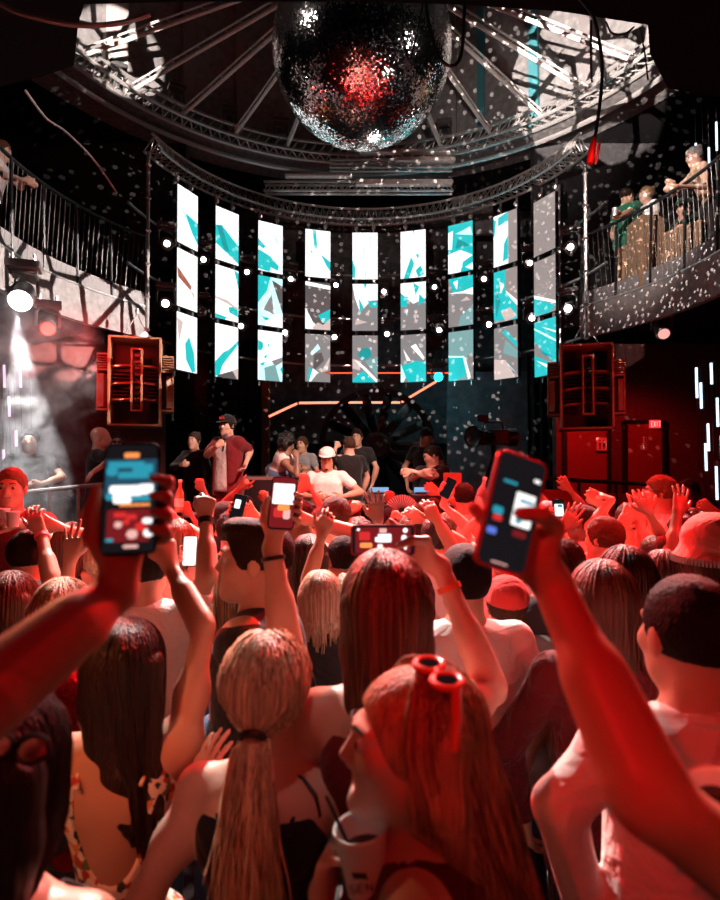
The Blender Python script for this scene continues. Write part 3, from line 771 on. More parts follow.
def cup(C, ax, label, h=0.11, r0=0.032, r1=0.043, m=None, liquid=None):
    """open tapered drinking cup with rolled rim; C bottom centre"""
    ax = nrm(ax); o = empty('drinking_cup', C, label, 'cup')
    mb = MB(); mb.lathe([(0.001, 0.004), (r0 - 0.002, 0.004), (r1 - 0.002, h - 0.001), (r1 + 0.0015, h + 0.001), (r1 + 0.002, h - 0.003), (r1, h - 0.005), (r0, 0), (0.001, 0)], C, ax, 26, False); mb.build('cup_body', m or CUPM, o, None, True)
    mb = MB(); mb.lathe([(0.001, h * 0.7), (r0 + (r1 - r0) * 0.7 - 0.003, h * 0.7)], C, ax, 24, False); mb.build('drink', liquid or mat('dark_drink', (0.03, 0.01, 0.008), 0.1), o, None, True)
    return o
def bottle(C, ax, label, m, s=1.0):
    ax = nrm(ax); o = empty('bottle', C, label, 'bottle')
    mb = MB(); mb.lathe([(0.001, 0), (0.03 * s, 0), (0.033 * s, 0.01 * s), (0.033 * s, 0.11 * s), (0.03 * s, 0.14 * s), (0.013 * s, 0.18 * s), (0.012 * s, 0.22 * s)], C, ax, 18); mb.build('bottle_body', m, o, None, True)
    mb = MB(); mb.lathe([(0.0145 * s, 0.215 * s), (0.0145 * s, 0.235 * s), (0.001, 0.236 * s)], C, ax, 14); mb.build('bottle_cap', WHT, o, None, True)
    mb = MB(); mb.lathe([(0.0338 * s, 0.04 * s), (0.0338 * s, 0.1 * s)], C, ax, 18, False); mb.build('paper_label', CUPM, o, None, True)
    return o
# ------------------------------------------------------------------ hall shell: a rotunda round the point CX,CY
CX, CY = 0.05, 6.2
def pol(a, r, z=None, cx=CX, cy=CY):
    """a in degrees from straight ahead, + to the right"""
    x, y = cx + r * math.sin(math.radians(a)), cy + r * math.cos(math.radians(a))
    return V(x, y, z) if z is not None else (x, y)
WALL = mat('black_wall_paint', (0.022, 0.02, 0.021), 0.8, bump=0.3, scale=14, var=0.35)
DRUM = mat('charcoal_drum_panels', (0.21, 0.2, 0.195), 0.85, bump=0.25, scale=9, var=0.25)
REDWALL = mat('dark_red_wall_paint', (0.09, 0.022, 0.02), 0.6, bump=0.15, scale=20, var=0.3)
FLOORM = mat('dark_floor', (0.03, 0.027, 0.027), 0.35, bump=0.1, scale=30)
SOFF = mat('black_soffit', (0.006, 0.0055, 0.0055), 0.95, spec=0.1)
GREYM = mat('grey_panel', (0.17, 0.16, 0.158), 0.8, bump=0.3, scale=6, var=0.3)
STEEL = mat('galvanised_steel', (0.46, 0.43, 0.42), 0.38, 0.85, bump=0.05, scale=80)
ALU = mat('aluminium_truss', (0.55, 0.52, 0.5), 0.35, 0.75)
PALE = mat('pale_painted_steel', (0.55, 0.5, 0.47), 0.6, bump=0.2, scale=25, var=0.15)
BLKST = mat('black_steel', (0.02, 0.02, 0.022), 0.4, 0.5)
WIREM = mat('stainless_wire', (0.12, 0.11, 0.11), 0.45, 0.8)
WOOD = mat('slatted_pine', (0.24, 0.15, 0.09), 0.6, bump=0.3, scale=35, var=0.25)
SPKW = mat('stained_plywood', (0.25, 0.105, 0.05), 0.5, bump=0.15, scale=60, var=0.3)
SPKB = mat('black_horn_lining', (0.012, 0.011, 0.011), 0.6)
CABLE = mat('black_rubber_cable', (0.018, 0.016, 0.016), 0.5)
CHROME = mat('chrome', (0.75, 0.74, 0.73), 0.12, 1.0)

mb = MB(); mb.box((0, 4, -0.1), (17, 18, 0.2)); struct('floor', mb, FLOORM)
mb = MB(); mb.box((0, 13.0, 5.75), (17, 0.3, 11.9)); struct('wall_back', mb, WALL)
mb = MB(); mb.box((-8.4, 4, 5.75), (0.3, 18, 11.9)); struct('wall_left', mb, WALL)
mb = MB(); mb.box((8.4, 4, 5.75), (0.3, 18, 11.9)); struct('wall_right', mb, WALL)
mb = MB(); mb.box((0, -4.85, 5.75), (17, 0.3, 11.9)); struct('wall_front', mb, WALL)
mb = MB(); mb.box((0, 4, 11.8), (17, 18, 0.2)); struct('ceiling', mb, WALL)
# drum above the ring
def arc_wall(a0, a1, r0, r1, z0, z1, n=48, cx=CX, cy=CY):
    mb = MB(); A = np.linspace(a0, a1, n + 1); vs = []
    for a in A:
        for r, z in ((r0, z0), (r1, z0), (r1, z1), (r0, z1)): vs.append(pol(a, r, z, cx, cy))
    fs = [(4 * i + k, 4 * i + (k + 1) % 4, 4 * (i + 1) + (k + 1) % 4, 4 * (i + 1) + k) for i in range(n) for k in range(4)]
    fs += [(0, 1, 2, 3)[::-1], tuple(4 * n + k for k in range(4))]
    return mb.add(vs, fs)
struct('wall_drum', arc_wall(-180, 180, 5.05, 5.25, 7.62, 11.6, 96), DRUM)
struct('trim_7', arc_wall(-180, 180, 4.42, 5.2, 7.5, 7.62, 96), mat('ring_soffit_band', (0.13, 0.12, 0.118), 0.7, bump=0.3, scale=12, var=0.4))       # flat soffit band round the opening
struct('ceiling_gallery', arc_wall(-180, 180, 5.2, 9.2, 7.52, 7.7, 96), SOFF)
def pilaster(i, px, py, w, m, d=0.12):
    a = None
    for aa in np.linspace(-100, 100, 801):
        P = pol(aa, 5.0, 9.0); X = 360 + FPX * (P[0]) / P[1]
        if a is None or abs(X - px) < best: a, best = aa, abs(X - px)
    mb = MB(); c = pol(a, 5.0, 9.6); mb.box(c, (w, d, 3.9), rotz(-math.radians(a)))
    o = struct('trim_%d' % i, mb, m)
PIL = mat('grey_pilaster', (0.22, 0.2, 0.195), 0.7, bump=0.2, scale=12)
PILT = mat('teal_lit_pilaster', (0.05, 0.22, 0.25), 0.6, bump=0.2, scale=12)  # teal light on these strips is painted in as base colour
pilaster(1, 112, 50, 0.38, PALE); pilaster(2, 185, 60, 0.2, PIL); pilaster(3, 238, 60, 0.15, PIL); pilaster(4, 455, 60, 0.1, PIL)
pilaster(5, 483, 60, 0.13, PILT); pilaster(6, 536, 60, 0.16, PILT); pilaster(8, 590, 60, 0.16, PIL)
# stage front soffit: the underside of the gallery the photographer stands below
poly = [(-8.2, -4.6), (8.2, -4.6)] + [tuple(U(*q)[:2]) for q in ((900, 118, 5.3), (745, 107, 4.75), (668, 95, 4.60), (650, 60, 4.2), (648, 32, 3.92), (560, 19, 3.8), (450, 11, 3.74), (360, 9, 3.72), (200, 9, 3.72), (84, 10, 3.74), (78, 30, 3.92), (74, 72, 4.33), (40, 86, 4.46), (-30, 104, 4.66), (-160, 116, 5.2), (-420, 150, 5.2))]
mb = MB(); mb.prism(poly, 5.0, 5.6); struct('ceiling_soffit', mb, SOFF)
# ------------------------------------------------------------------ ceiling ring with spokes and mirror ball
ZR = 7.5
ring = empty('lighting_ring', (CX, CY, ZR), 'great round steel lighting ring with radial spokes hung around the mirror ball', 'ring truss')
def ring_tube(r, z, rad, name, m=ALU, n=96):
    mb = MB(); mb.tube([pol(a, r, z) for a in np.linspace(-180, 180, n + 1)], rad, 6); return mb.build(name, m, ring, None, True)
ring_tube(4.36, ZR, 0.035, 'chord'); ring_tube(4.08, ZR, 0.03, 'chord'); ring_tube(4.22, ZR + 0.26, 0.03, 'chord'); ring_tube(4.55, ZR - 0.12, 0.04, 'chord')
mb = MB()
for i in range(160):
    a = -180 + 360 * i / 160; b = a + 2.25
    mb.tube([pol(a, 4.36, ZR), pol(b, 4.22, ZR + 0.26)], 0.011, 4); mb.tube([pol(b, 4.22, ZR + 0.26), pol(a, 4.08, ZR)], 0.011, 4); mb.tube([pol(a, 4.08, ZR), pol(b, 4.36, ZR)], 0.011, 4)
mb.build('lattice', ALU, ring)
mb = MB(); mb.lathe([(0.3, -0.06), (0.34, -0.06), (0.34, 0.06), (0.3, 0.06)], (CX, CY, ZR), UP, 32, False); mb.tube([(CX, CY, ZR), (CX, CY, 11.7)], 0.06, 8)
mb.build('hub', BLKST, ring)
for px, py in ((86, 58), (128, 96), (186, 115), (236, 136), (288, 148), (490, 136), (541, 119), (594, 100), (646, 70), (440, 148)):
    P = Uz(px, py, ZR); a = math.degrees(math.atan2(P[0] - CX, P[1] - CY))
    mb = MB(); p0, p1 = pol(a, 0.3, ZR + 0.02), pol(a, 4.15, ZR + 0.05)
    for dz, rr in ((0.0, 0.027), (0.1, 0.013)): mb.tube([p0 + V(0, 0, dz), p1 + V(0, 0, dz)], rr, 6)
    for t in np.linspace(0.05, 0.95, 14): mb.tube([p0 + (p1 - p0) * t, p0 + (p1 - p0) * (t + 0.03) + V(0, 0, 0.1)], 0.006, 4)
    mb.build('spoke', PALE, ring)
# mirror ball
BC = U(362, 52, 6.2); BR = 0.965
ball = empty('mirror_ball', BC, 'huge mirror ball of tiny mirror tiles hanging under the ceiling ring', 'mirror ball')
rows = 176; TV, TF = [], []
for i in range(rows):
    t0, t1 = math.pi * i / rows, math.pi * (i + 1) / rows; tm = (t0 + t1) / 2
    k = max(4, int(2 * rows * math.sin(tm))); j = np.arange(k)
    pa, pb = 2 * math.pi * (j + 0.06) / k, 2 * math.pi * (j + 0.94) / k
    q = np.stack([np.stack([math.sin(t) * np.cos(p_), math.sin(t) * np.sin(p_), np.full(k, math.cos(t))], -1) for t, p_ in ((t0 + 0.0009, pa), (t1 - 0.0009, pa), (t1 - 0.0009, pb), (t0 + 0.0009, pb))], 1)
    c = q.mean(1, keepdims=True); nn = c / np.linalg.norm(c, axis=2, keepdims=True)
    u = np.cross(nn, V(0.3, 0.2, 1)); u /= np.linalg.norm(u, axis=2, keepdims=True); w_ = np.cross(nn, u); tl = rng.normal(0, 0.06, (k, 1, 2))
    q = q + nn * (((q - c) * u).sum(2, keepdims=True) * tl[..., 0:1] + ((q - c) * w_).sum(2, keepdims=True) * tl[..., 1:2])
    o_ = sum(len(x) for x in TV); TV.append(BC + BR * q.reshape(-1, 3)); TF.append(np.arange(4 * k).reshape(k, 4) + o_)
MIRR = mat('mirror_tile', (0.9, 0.88, 0.88), 0.09, 1.0)
link('mirror_tiles', mesh_from('mirror_tiles', np.concatenate(TV), np.concatenate(TF), MIRR, False, BC), ball)
mb = MB(); n = 32; mb.lathe([(BR * 0.992 * math.sin(t), -BR * 0.992 * math.cos(t)) for t in np.linspace(0.001, math.pi - 0.001, 33)], BC, UP, 64); mb.build('ball_core', BLACKP, ball, None, True)
mb = MB(); mb.tube([BC + V(0, 0, BR * 0.98), V(BC[0], BC[1], ZR + 0.1)], 0.025, 8); mb.lathe([(0.12, 0), (0.12, 0.08), (0.05, 0.12)], BC + V(0, 0, BR * 0.97), UP, 20); mb.build('suspension_rod', BLKST, ball)

# ------------------------------------------------------------------ galleries left and right
ZB, ZBR = 4.2, 5.25
RB = 3.75
def gallery(sd, a0, a1, label, cord):
    sl = [a0, a1] if sd > 0 else [-a1, -a0]
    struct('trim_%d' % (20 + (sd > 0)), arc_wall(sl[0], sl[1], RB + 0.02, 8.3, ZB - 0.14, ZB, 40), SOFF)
    struct('trim_%d' % (22 + (sd > 0)), arc_wall(sl[0], sl[1], RB, RB + 0.08, ZB - 0.42, ZB + 0.02, 40), mat('gallery_fascia_%d' % sd, (0.2, 0.185, 0.18), 0.7, bump=0.3, scale=12, var=0.25))
    r = empty('gallery_railing', pol(sd * (a0 + a1) / 2, RB, ZB), label, 'railing')
    A = np.linspace(a0, a1, 40)
    mb = MB(); mb.tube([pol(sd * a, RB + 0.03, ZBR) for a in A], 0.022, 8); mb.build('handrail', BLKST, r, None, True)
    mb = MB(); mb.tube([pol(sd * a, RB + 0.02, ZB + 0.04) for a in A], 0.018, 6); mb.build('bottom_rail', STEEL, r, None, True)
    mb = arc_wall(sd * a0 if sd > 0 else -a1, sd * a1 if sd > 0 else -a0, RB + 0.03, RB + 0.04, ZB + 0.02, ZB + 0.24, 40)
    mb.build('kickboard', mat('mesh_kickboard_%d' % sd, (0.16, 0.15, 0.15), 0.6, bump=0.4, scale=60), r)
    mb = MB()
    for a in np.arange(a0 + 0.5, a1, 1.25): mb.tube([pol(sd * a, RB + 0.03, ZBR), pol(sd * (a + 1.2), RB + 0.03, ZB + 0.04)], 0.003, 4, False)
    mb.build('wire_infill', WIREM, r)
    for a in np.linspace(a0, a1, 9): 
        mb = MB(); mb.tube([pol(sd * a, RB + 0.03, ZB), pol(sd * (a + 0.5), RB + 0.03, ZBR)], 0.02, 6); mb.build('post', BLKST, r)
    return r
gallery(1, 56, 125, 'curved wire-strung gallery railing below the green-shirted man', 'right')
gallery(-1, 56, 125, 'curved wire-strung gallery railing in front of the leaning man in white', 'left')
# side walls under the galleries
mb = MB(); mb.box(((3.35 + 8.3) / 2, 10.0, 2.0), (8.3 - 3.35, 0.2, 4.05)); struct('wall_side_right', mb, REDWALL)
mb = MB(); mb.box((-(3.35 + 8.3) / 2, 9.9, 2.0), (8.3 - 3.35, 0.2, 4.05)); struct('wall_side_left', mb, REDWALL)
mb = MB(); mb.box((5.6, 10.0, 5.9), (5.2, 0.2, 3.2)); struct('wall_upper_right', mb, WALL)
mb = MB(); mb.box((-5.6, 10.0, 5.9), (5.2, 0.2, 3.2)); struct('wall_upper_left', mb, WALL)
# two doors and signs on the red wall
DOORM = mat('red_door_paint', (0.22, 0.03, 0.025), 0.45, bump=0.1, scale=30); SIGNM = mat('sign_panel', (0.7, 0.45, 0.42), 0.4)
def yq(px, py, Y): return U(px, py, Y)
def door(i, x0, x1, ytop):
    a, b = U(x0, ytop, 9.85), U(x1, ytop, 9.85)
    mb = MB(); mb.box(((a[0] + b[0]) / 2, 9.85, a[2] / 2), (b[0] - a[0], 0.06, a[2]), None, 0.006)
    d = mb.build('door_%d' % i, DOORM, base=V((a[0] + b[0]) / 2, 9.85, 0)); d['kind'] = 'structure'
    mb = MB(); c = V((a[0] + b[0]) / 2, 9.84, 0); w = b[0] - a[0]
    for s in (-1, 1): mb.box((c[0] + s * (w / 2 + 0.03), 9.84, a[2] / 2), (0.06, 0.09, a[2] + 0.06))
    mb.box((c[0], 9.84, a[2] + 0.03), (w + 0.12, 0.09, 0.06)); f = mb.build('door_frame', BLKST, d, V(c[0], 9.85, 0))
    mb = MB(); mb.tube([(b[0] - 0.08, 9.8, 1.0), (b[0] - 0.08, 9.76, 1.05), (b[0] - 0.08, 9.76, 1.25), (b[0] - 0.08, 9.8, 1.3)], 0.012, 6); mb.build('door_handle', CHROME, d, V(c[0], 9.85, 0))
    return d
door(1, 566, 606, 427); door(2, 626, 661, 424)
def flat_sign(px0, py0, px1, py1, Y, m, name, label, thick=0.03):
    a, b = U(px0, py1, Y), U(px1, py0, Y); c = (a + b) / 2
    mb = MB(); mb.box(c, (b[0] - a[0], thick, b[2] - a[2]), None, 0.004)
    o = mb.build(name, m, base=c); tag(o, label, 'sign'); return o, c, b[0] - a[0], b[2] - a[2]
FONT = {'E': [((0, 0), (0, 1)), ((0, 1), (1, 1)), ((0, .5), (.8, .5)), ((0, 0), (1, 0))], 'X': [((0, 0), (1, 1)), ((0, 1), (1, 0))], 'I': [((.5, 0), (.5, 1))], 'T': [((0, 1), (1, 1)), ((.5, 0), (.5, 1))],
        'S': [((1, 1), (0, 1)), ((0, 1), (0, .5)), ((0, .5), (1, .5)), ((1, .5), (1, 0)), ((1, 0), (0, 0))], 'N': [((0, 0), (0, 1)), ((0, 1), (1, 0)), ((1, 0), (1, 1))],
        'O': [((0, 0), (0, 1)), ((0, 1), (1, 1)), ((1, 1), (1, 0)), ((1, 0), (0, 0))], 'A': [((0, 0), (.5, 1)), ((.5, 1), (1, 0)), ((.25, .45), (.75, .45))], 'B': [((0, 0), (0, 1)), ((0, 1), (.9, .8)), ((.9, .8), (0, .5)), ((0, .5), (1, .25)), ((1, .25), (0, 0))],
        'D': [((0, 0), (0, 1)), ((0, 1), (1, .6)), ((1, .6), (1, .4)), ((1, .4), (0, 0))], 'L': [((0, 0), (0, 1)), ((0, 0), (1, 0))], 'M': [((0, 0), (0, 1)), ((0, 1), (.5, .4)), ((.5, .4), (1, 1)), ((1, 1), (1, 0))]}
def letters(txt, o, u, v, w, h, rad, mbb):
    """stroke lettering: o lower-left, u along, v up"""
    x = 0
    for ch in txt:
        for a, b in FONT.get(ch, []):
            mbb.tube([o + u * (x + a[0] * w) + v * a[1] * h, o + u * (x + b[0] * w) + v * b[1] * h], rad, 4)
        x += w * 1.5
EXITM = emit_mat('exit_red', (1.0, 0.04, 0.05), 1.1); WHT = mat('white_print', (0.85, 0.82, 0.8), 0.5); DRKP = mat('dark_print', (0.02, 0.012, 0.012), 0.5)
o, c, w, h = flat_sign(649.5, 420, 660.5, 428, 9.75, EXITM, 'exit_sign', 'small lit red exit sign above the door')
mb = MB(); letters('EXIT', c + V(-w * 0.38, -0.02, -h * 0.3), V(1, 0, 0), UP, w * 0.15, h * 0.6, 0.004, mb); mb.build('lettering', emit_mat('exit_letters', (1, 0.45, 0.42), 1.6), o, c)
o, c, w, h = flat_sign(596.5, 437.5, 606.5, 450.5, 9.75, SIGNM, 'restroom_sign', 'small pale sign with two standing figures beside the red door')
mb = MB()
for s in (-1, 1):
    b = c + V(s * w * 0.2, -0.02, -h * 0.2); mb.tube([b, b + V(0, 0, h * 0.28)], [0.022 if s > 0 else 0.012, 0.02], 6); mb.lathe([(0.001, -0.017), (0.015, 0), (0.001, 0.017)], b + V(0, 0, h * 0.45), UP, 8)
    mb.tube([b, b - V(0, 0, h * 0.18)], 0.01, 5)
mb.build('pictograms', DRKP, o, c)
o, c, w, h = flat_sign(643.3, 436.5, 646.8, 450.5, 9.8, SIGNM, 'door_notice', 'narrow upright pale notice fixed on the red door', 0.012)
mb = MB()
for i in range(6): mb.box(c + V(0, -0.008, h * (0.38 - 0.15 * i)), (w * 0.55, 0.006, h * 0.06))
mb.build('print_lines', DRKP, o, c)
# curtains / grey panel behind the stage
mb = MB(); a, b = U(447, 480, 12.3), U(531, 372, 12.3); mb.box(((a[0] + b[0]) / 2, 12.3, b[2] / 2), (b[0] - a[0], 0.12, b[2])); struct('wall_panel', mb, GREYM)
mb = MB(); a = U(266, 380, 12.4); mb.box((a[0], 12.4, a[2] / 2 + 0.02), (0.16, 0.16, a[2])); struct('column', mb, mat('red_brown_post', (0.3, 0.07, 0.04), 0.6))
def pleat(x0, x1, Y, z0, z1, name, m, amp=0.05, per=0.16):
    mb = MB(); n = int((x1 - x0) / per * 8); vs = []
    for i in range(n + 1):
        x = x0 + (x1 - x0) * i / n; y = Y + amp * math.sin((x - x0) / per * 2 * math.pi); vs += [(x, y, z0), (x, y, z1), (x, y + 0.02, z1), (x, y + 0.02, z0)]
    fs = [(4 * i + k, 4 * (i + 1) + k, 4 * (i + 1) + (k + 1) % 4, 4 * i + (k + 1) % 4) for i in range(n) for k in range(4)]
    mb.add(vs, fs); return mb.build(name, m, None, V((x0 + x1) / 2, Y, z0), True)
CURT = cloth_mat('black_drape', (0.02, 0.018, 0.018), 5, 0.3)
tag(pleat(-3.3, -1.95, 12.5, 0.8, 4.6, 'stage_curtain', CURT), 'black pleated drape behind the singer in the cap', 'curtain')
tag(pleat(3.45, 4.3, 11.9, 0.0, 4.2, 'stage_curtain', CURT), 'black pleated drape hanging behind the hung red-edged speaker', 'curtain')
# ------------------------------------------------------------------ stage
ZS = 0.8
mb = MB(); mb.box((0.0, 9.55, ZS / 2), (6.6, 6.0, ZS)); struct('floor_stage', mb, mat('stage_deck', (0.02, 0.019, 0.02), 0.5, bump=0.1, scale=20))
mb = MB(); mb.box((-5.3, 7.2, 0.325), (3.9, 3.4, 0.65)); struct('floor_terrace_left', mb, FLOORM)
mb = MB(); mb.box((5.3, 8.0, 0.25), (3.9, 3.2, 0.5)); struct('floor_terrace_right', mb, FLOORM)
# LED columns
SRC = dict(W=(1.0, 1.0, 1.0), T=(0.0, 0.60, 0.62), D=(0.0, 0.34, 0.36), G=(0.27, 0.25, 0.25), g=(0.11, 0.095, 0.095), L=(0.55, 0.92, 0.92), O=(0.42, 0.10, 0.05), P=(0.72, 0.56, 0.52), S=(0.34, 0.285, 0.27), Q=(0.22, 0.42, 0.42))
def led(key):
    c = SRC[key]
    m, N, L, b = new_mat('led_' + {'W': 'white', 'T': 'teal', 'D': 'deep_teal', 'G': 'grey', 'g': 'dark_grey', 'L': 'pale_teal', 'O': 'rust', 'P': 'blush', 'S': 'stone', 'Q': 'teal_grey'}[key])
    b.inputs['Base Color'].default_value = (0.16, 0.15, 0.15, 1); b.inputs['Roughness'].default_value = 0.5
    b.inputs['Emission Color'].default_value = (*c, 1); b.inputs['Emission Strength'].default_value = 1.35 if key in 'WL' else 1.0
    return m
LED = {k: led(k) for k in SRC}; LK = list(SRC)
SCR = [
 [('W', [('L', [(.1, .25), (.35, .42), (.5, .6), (.3, .55)]), ('T', [(.33, .42), (1, .5), (1, .88), (.7, .72)])]),
  ('W', [('O', [(0, .33), (.12, .36), (.72, .58), (.66, .66), (.05, .5)]), ('P', [(.6, .62), (.85, .7), (.85, .8)])]),
  ('W', [('T', [(.4, .52), (.6, .38), (.85, .65), (.92, .97), (.75, 1), (.45, .8)]), ('P', [(0, .1), (.3, .15), (.1, .55)])])],
 [('W', [('T', [(0, .36), (.25, .32), (.95, .6), (1, .62), (1, .97), (0, .7)]), ('D', [(.05, .37), (.25, .34), (.6, .8), (.35, .78)]), ('L', [(.8, .5), (1, .48), (1, .6)])]),
  ('W', [('T', [(.8, 0), (1, .05), (1, .35)]), ('T', [(.55, .75), (.95, .7), (1, .9), (.6, .85)]), ('T', [(0, .92), (.5, .95), (.4, 1), (0, 1)]), ('P', [(0, .6), (.5, .62), (1, .74), (.98, .76), (0, .63)])]),
  ('W', [('T', [(0, .72), (.35, .52), (.6, .45), (1, .25), (1, .33), (.5, .65), (.3, .78), (.2, .95), (0, 1)]), ('g', [(.1, .97), (.75, .85), (.95, 1), (.1, 1)]), ('P', [(.75, .85), (1, .78), (1, 1), (.95, 1)])])],
 [('W', [('L', [(.6, .15), (.8, .3), (.85, .42), (.7, .38)]), ('T', [(0, .36), (.3, .5), (.2, .55), (0, .5)]), ('T', [(0, .58), (.5, .68), (.85, .85), (.8, .95), (.5, .9), (.5, 1), (0, .97)])]),
  ('L', [('T', [(0, 0), (.5, 0), (.35, .3), (0, .55)]), ('g', [(.55, .05), (1, .15), (1, .7)]), ('G', [(.2, .68), (.55, .33), (.65, .75)]), ('W', [(.3, .85), (.7, .75), (1, .7), (1, 1), (.3, 1)]), ('T', [(.1, .8), (.5, .85), (.3, .9)])]),
  ('W', [('L', [(.05, .7), (.95, .6), (1, 1), (0, 1)]), ('G', [(.55, .6), (1, .5), (1, .6), (.7, .7)]), ('Q', [(.25, .75), (.7, .66), (.9, 1), (.3, 1)]), ('T', [(0, .2), (.2, .25), (.2, .35), (.1, .42), (0, .4)]), ('T', [(.35, .22), (.45, .28), (.4, .35)]), ('T', [(.22, .55), (.35, .45), (.35, .55)]), ('T', [(.05, .68), (.3, .62), (.2, .72)]), ('T', [(.9, .75), (1, .68), (1, .85)])])],
 [('W', [('T', [(.28, 0), (.42, .02), (.48, .4), (.35, .38)]), ('T', [(.2, .42), (.3, .48), (.22, .5)]), ('T', [(.6, .5), (1, .65), (1, .85), (.85, .75)])]),
  ('g', [('W', [(0, 0), (1, .06), (1, .14), (0, .08)]), ('W', [(0, .55), (.3, .85), (.65, 1), (0, 1)]), ('T', [(.5, .7), (1, .55), (.95, .85), (.7, .85)]), ('P', [(.3, .95), (.5, .85), (.7, .9), (1, .75), (1, 1), (.3, 1)])]),
  ('G', [('L', [(.2, .4), (.5, .2), (.6, .3), (.25, .45)]), ('W', [(.7, 0), (1, .12), (.8, .05)]), ('g', [(.35, .42), (.65, .38), (.75, .55), (.3, .8)]), ('P', [(1, .45), (.9, .75), (.6, .8)]), ('O', [(.75, .8), (1, .75), (1, .85)]), ('T', [(.15, .7), (.45, .8), (.1, 1)]), ('W', [(.3, .72), (.5, .8), (.22, 1), (.15, 1)])])],
 [('W', [('L', [(.65, .05), (.75, .05), (.7, .8)]), ('L', [(.4, .3), (.5, .3), (.48, .9)]), ('T', [(0, .6), (.12, .75), (.1, 1), (0, .95)]), ('T', [(.5, .85), (.57, .8), (.52, 1)])]),
  ('G', [('W', [(0, 0), (1, 0), (1, .35), (.75, .35), (.3, .6), (.1, .3)]), ('T', [(.45, 0), (.57, 0), (.5, .12)]), ('T', [(.25, .3), (.45, .5), (.3, .65)]), ('T', [(.6, .35), (1, .4), (1, .5), (.7, .5)]), ('P', [(.15, .75), (.6, .82), (.1, .88)])]),
  ('G', [('D', [(.2, .4), (.45, .25), (.7, .28), (.78, .45), (.4, .55)]), ('P', [(0, .5), (.35, .55), (.3, .75), (0, .7)]), ('T', [(0, .95), (.4, .75), (.95, 1), (0, 1)]), ('Q', [(.5, .55), (1, .45), (1, .9)]), ('W', [(.05, .5), (.45, .65), (1, .95), (.95, 1), (.4, .7)])])],
 [('W', [('G', [(.5, 0), (.56, 0), (.52, .18)]), ('T', [(.12, 1), (.42, .55), (.55, .7), (.35, 1)]), ('T', [(.6, .5), (.75, .52), (.7, .62)]), ('T', [(.6, .85), (.8, .75), (.95, .95), (.7, 1)])]),
  ('G', [('W', [(0, 0), (1, 0), (1, .35), (.5, .45), (0, .2)]), ('T', [(.5, 0), (.75, .1), (.6, .3)]), ('T', [(0, .25), (.3, .3), (.25, .5), (0, .5)]), ('T', [(.75, .25), (1, .4), (.7, .5)]), ('P', [(.5, .72), (.65, .6), (.6, .8)]), ('L', [(.2, .6), (.3, .55), (.25, .7)])]),
  ('G', [('W', [(.4, .25), (.6, .2), (.95, .5), (.9, .55)]), ('W', [(.1, .3), (.4, .55), (.25, .55)]), ('T', [(0, .65), (.6, .55), (1, .6), (1, 1), (.3, 1)]), ('L', [(0, .6), (.2, .9), (.1, 1), (0, 1)])])],
 [('T', [('W', [(0, .15), (.2, .12), (.15, .5), (0, .5)]), ('D', [(.4, .3), (.9, .5), (.3, .5)]), ('L', [(.3, .2), (.9, .12), (1, .3)]), ('W', [(0, .6), (.5, .55), (1, .7), (.6, .8), (.5, 1), (0, 1)]), ('W', [(.7, .92), (1, .85), (1, 1)])]),
  ('G', [('T', [(0, 0), (1, 0), (1, .25), (.2, .3)]), ('W', [(.2, .08), (.4, .05), (.35, .25)]), ('W', [(0, .3), (.6, .3), (1, .25), (1, .4), (.7, .35)]), ('P', [(.5, .5), (.75, .42), (.9, .5)]), ('W', [(.6, .7), (.75, .75), (.6, .85)]), ('Q', [(.5, .8), (1, .6), (1, 1), (.4, 1)])]),
  ('Q', [('T', [(0, .5), (.65, .55), (.7, .9), (.3, 1), (0, 1)]), ('G', [(.75, .5), (1, .5), (1, 1), (.9, 1)]), ('W', [(.6, .55), (.68, .55), (.9, .95), (.8, 1)]), ('L', [(0, .48), (.65, .52), (.65, .55), (0, .52)])])],
 [('S', [('W', [(0, 0), (.63, 0), (.63, 1), (0, 1)]), ('T', [(.2, .05), (.63, 0), (.63, .18), (.2, .22)]), ('T', [(.63, .45), (.45, .6), (.4, .95), (.63, .9)]), ('T', [(0, .05), (.12, .1), (.05, .4), (0, .4)])]),
  ('S', [('T', [(0, 0), (.5, 0), (.5, .4), (.95, .75), (1, 1), (0, .95)]), ('W', [(.25, .2), (.45, .3), (.3, .45)]), ('D', [(.05, .3), (.3, .6), (.1, .9)]), ('W', [(.5, .4), (1, .65), (1, .75), (.6, .5)]), ('P', [(.3, .8), (.7, .75), (1, .95), (.5, 1)])]),
  ('G', [('P', [(0, .6), (.5, .65), (.9, 1), (0, 1)]), ('T', [(.35, .1), (.5, .05), (1, .35), (1, .45)]), ('Q', [(.5, .25), (1, .5), (1, .65), (.4, .5)]), ('L', [(.55, .7), (1, .95), (.6, .75)])])],
 [('S', []), ('S', [('W', [(0, .6), (1, .82), (1, .87), (0, .66)]), ('T', [(0, .66), (1, .9), (.7, 1), (0, .98)])]),
  ('T', [('G', [(0, .35), (.6, .65), (1, .85), (0, .6)]), ('L', [(0, .1), (1, .4), (1, .44), (0, .13)]), ('W', [(.3, .1), (1, .25), (1, .28)]), ('D', [(.2, .5), (.9, .7), (.5, .65)]), ('W', [(.1, .7), (1, .9), (.9, .97)])])]]
SAX, SAY, SR = 0.1, 8.1, 3.1
colpx = [(188, 190, 377), (227.5, 210, 383), (270.7, 223, 385.5), (318, 230, 386.5), (365, 232.5, 387), (413, 230.5, 386.5), (460.3, 223, 385), (505, 212.5, 383.5), (544, 197, 381)]
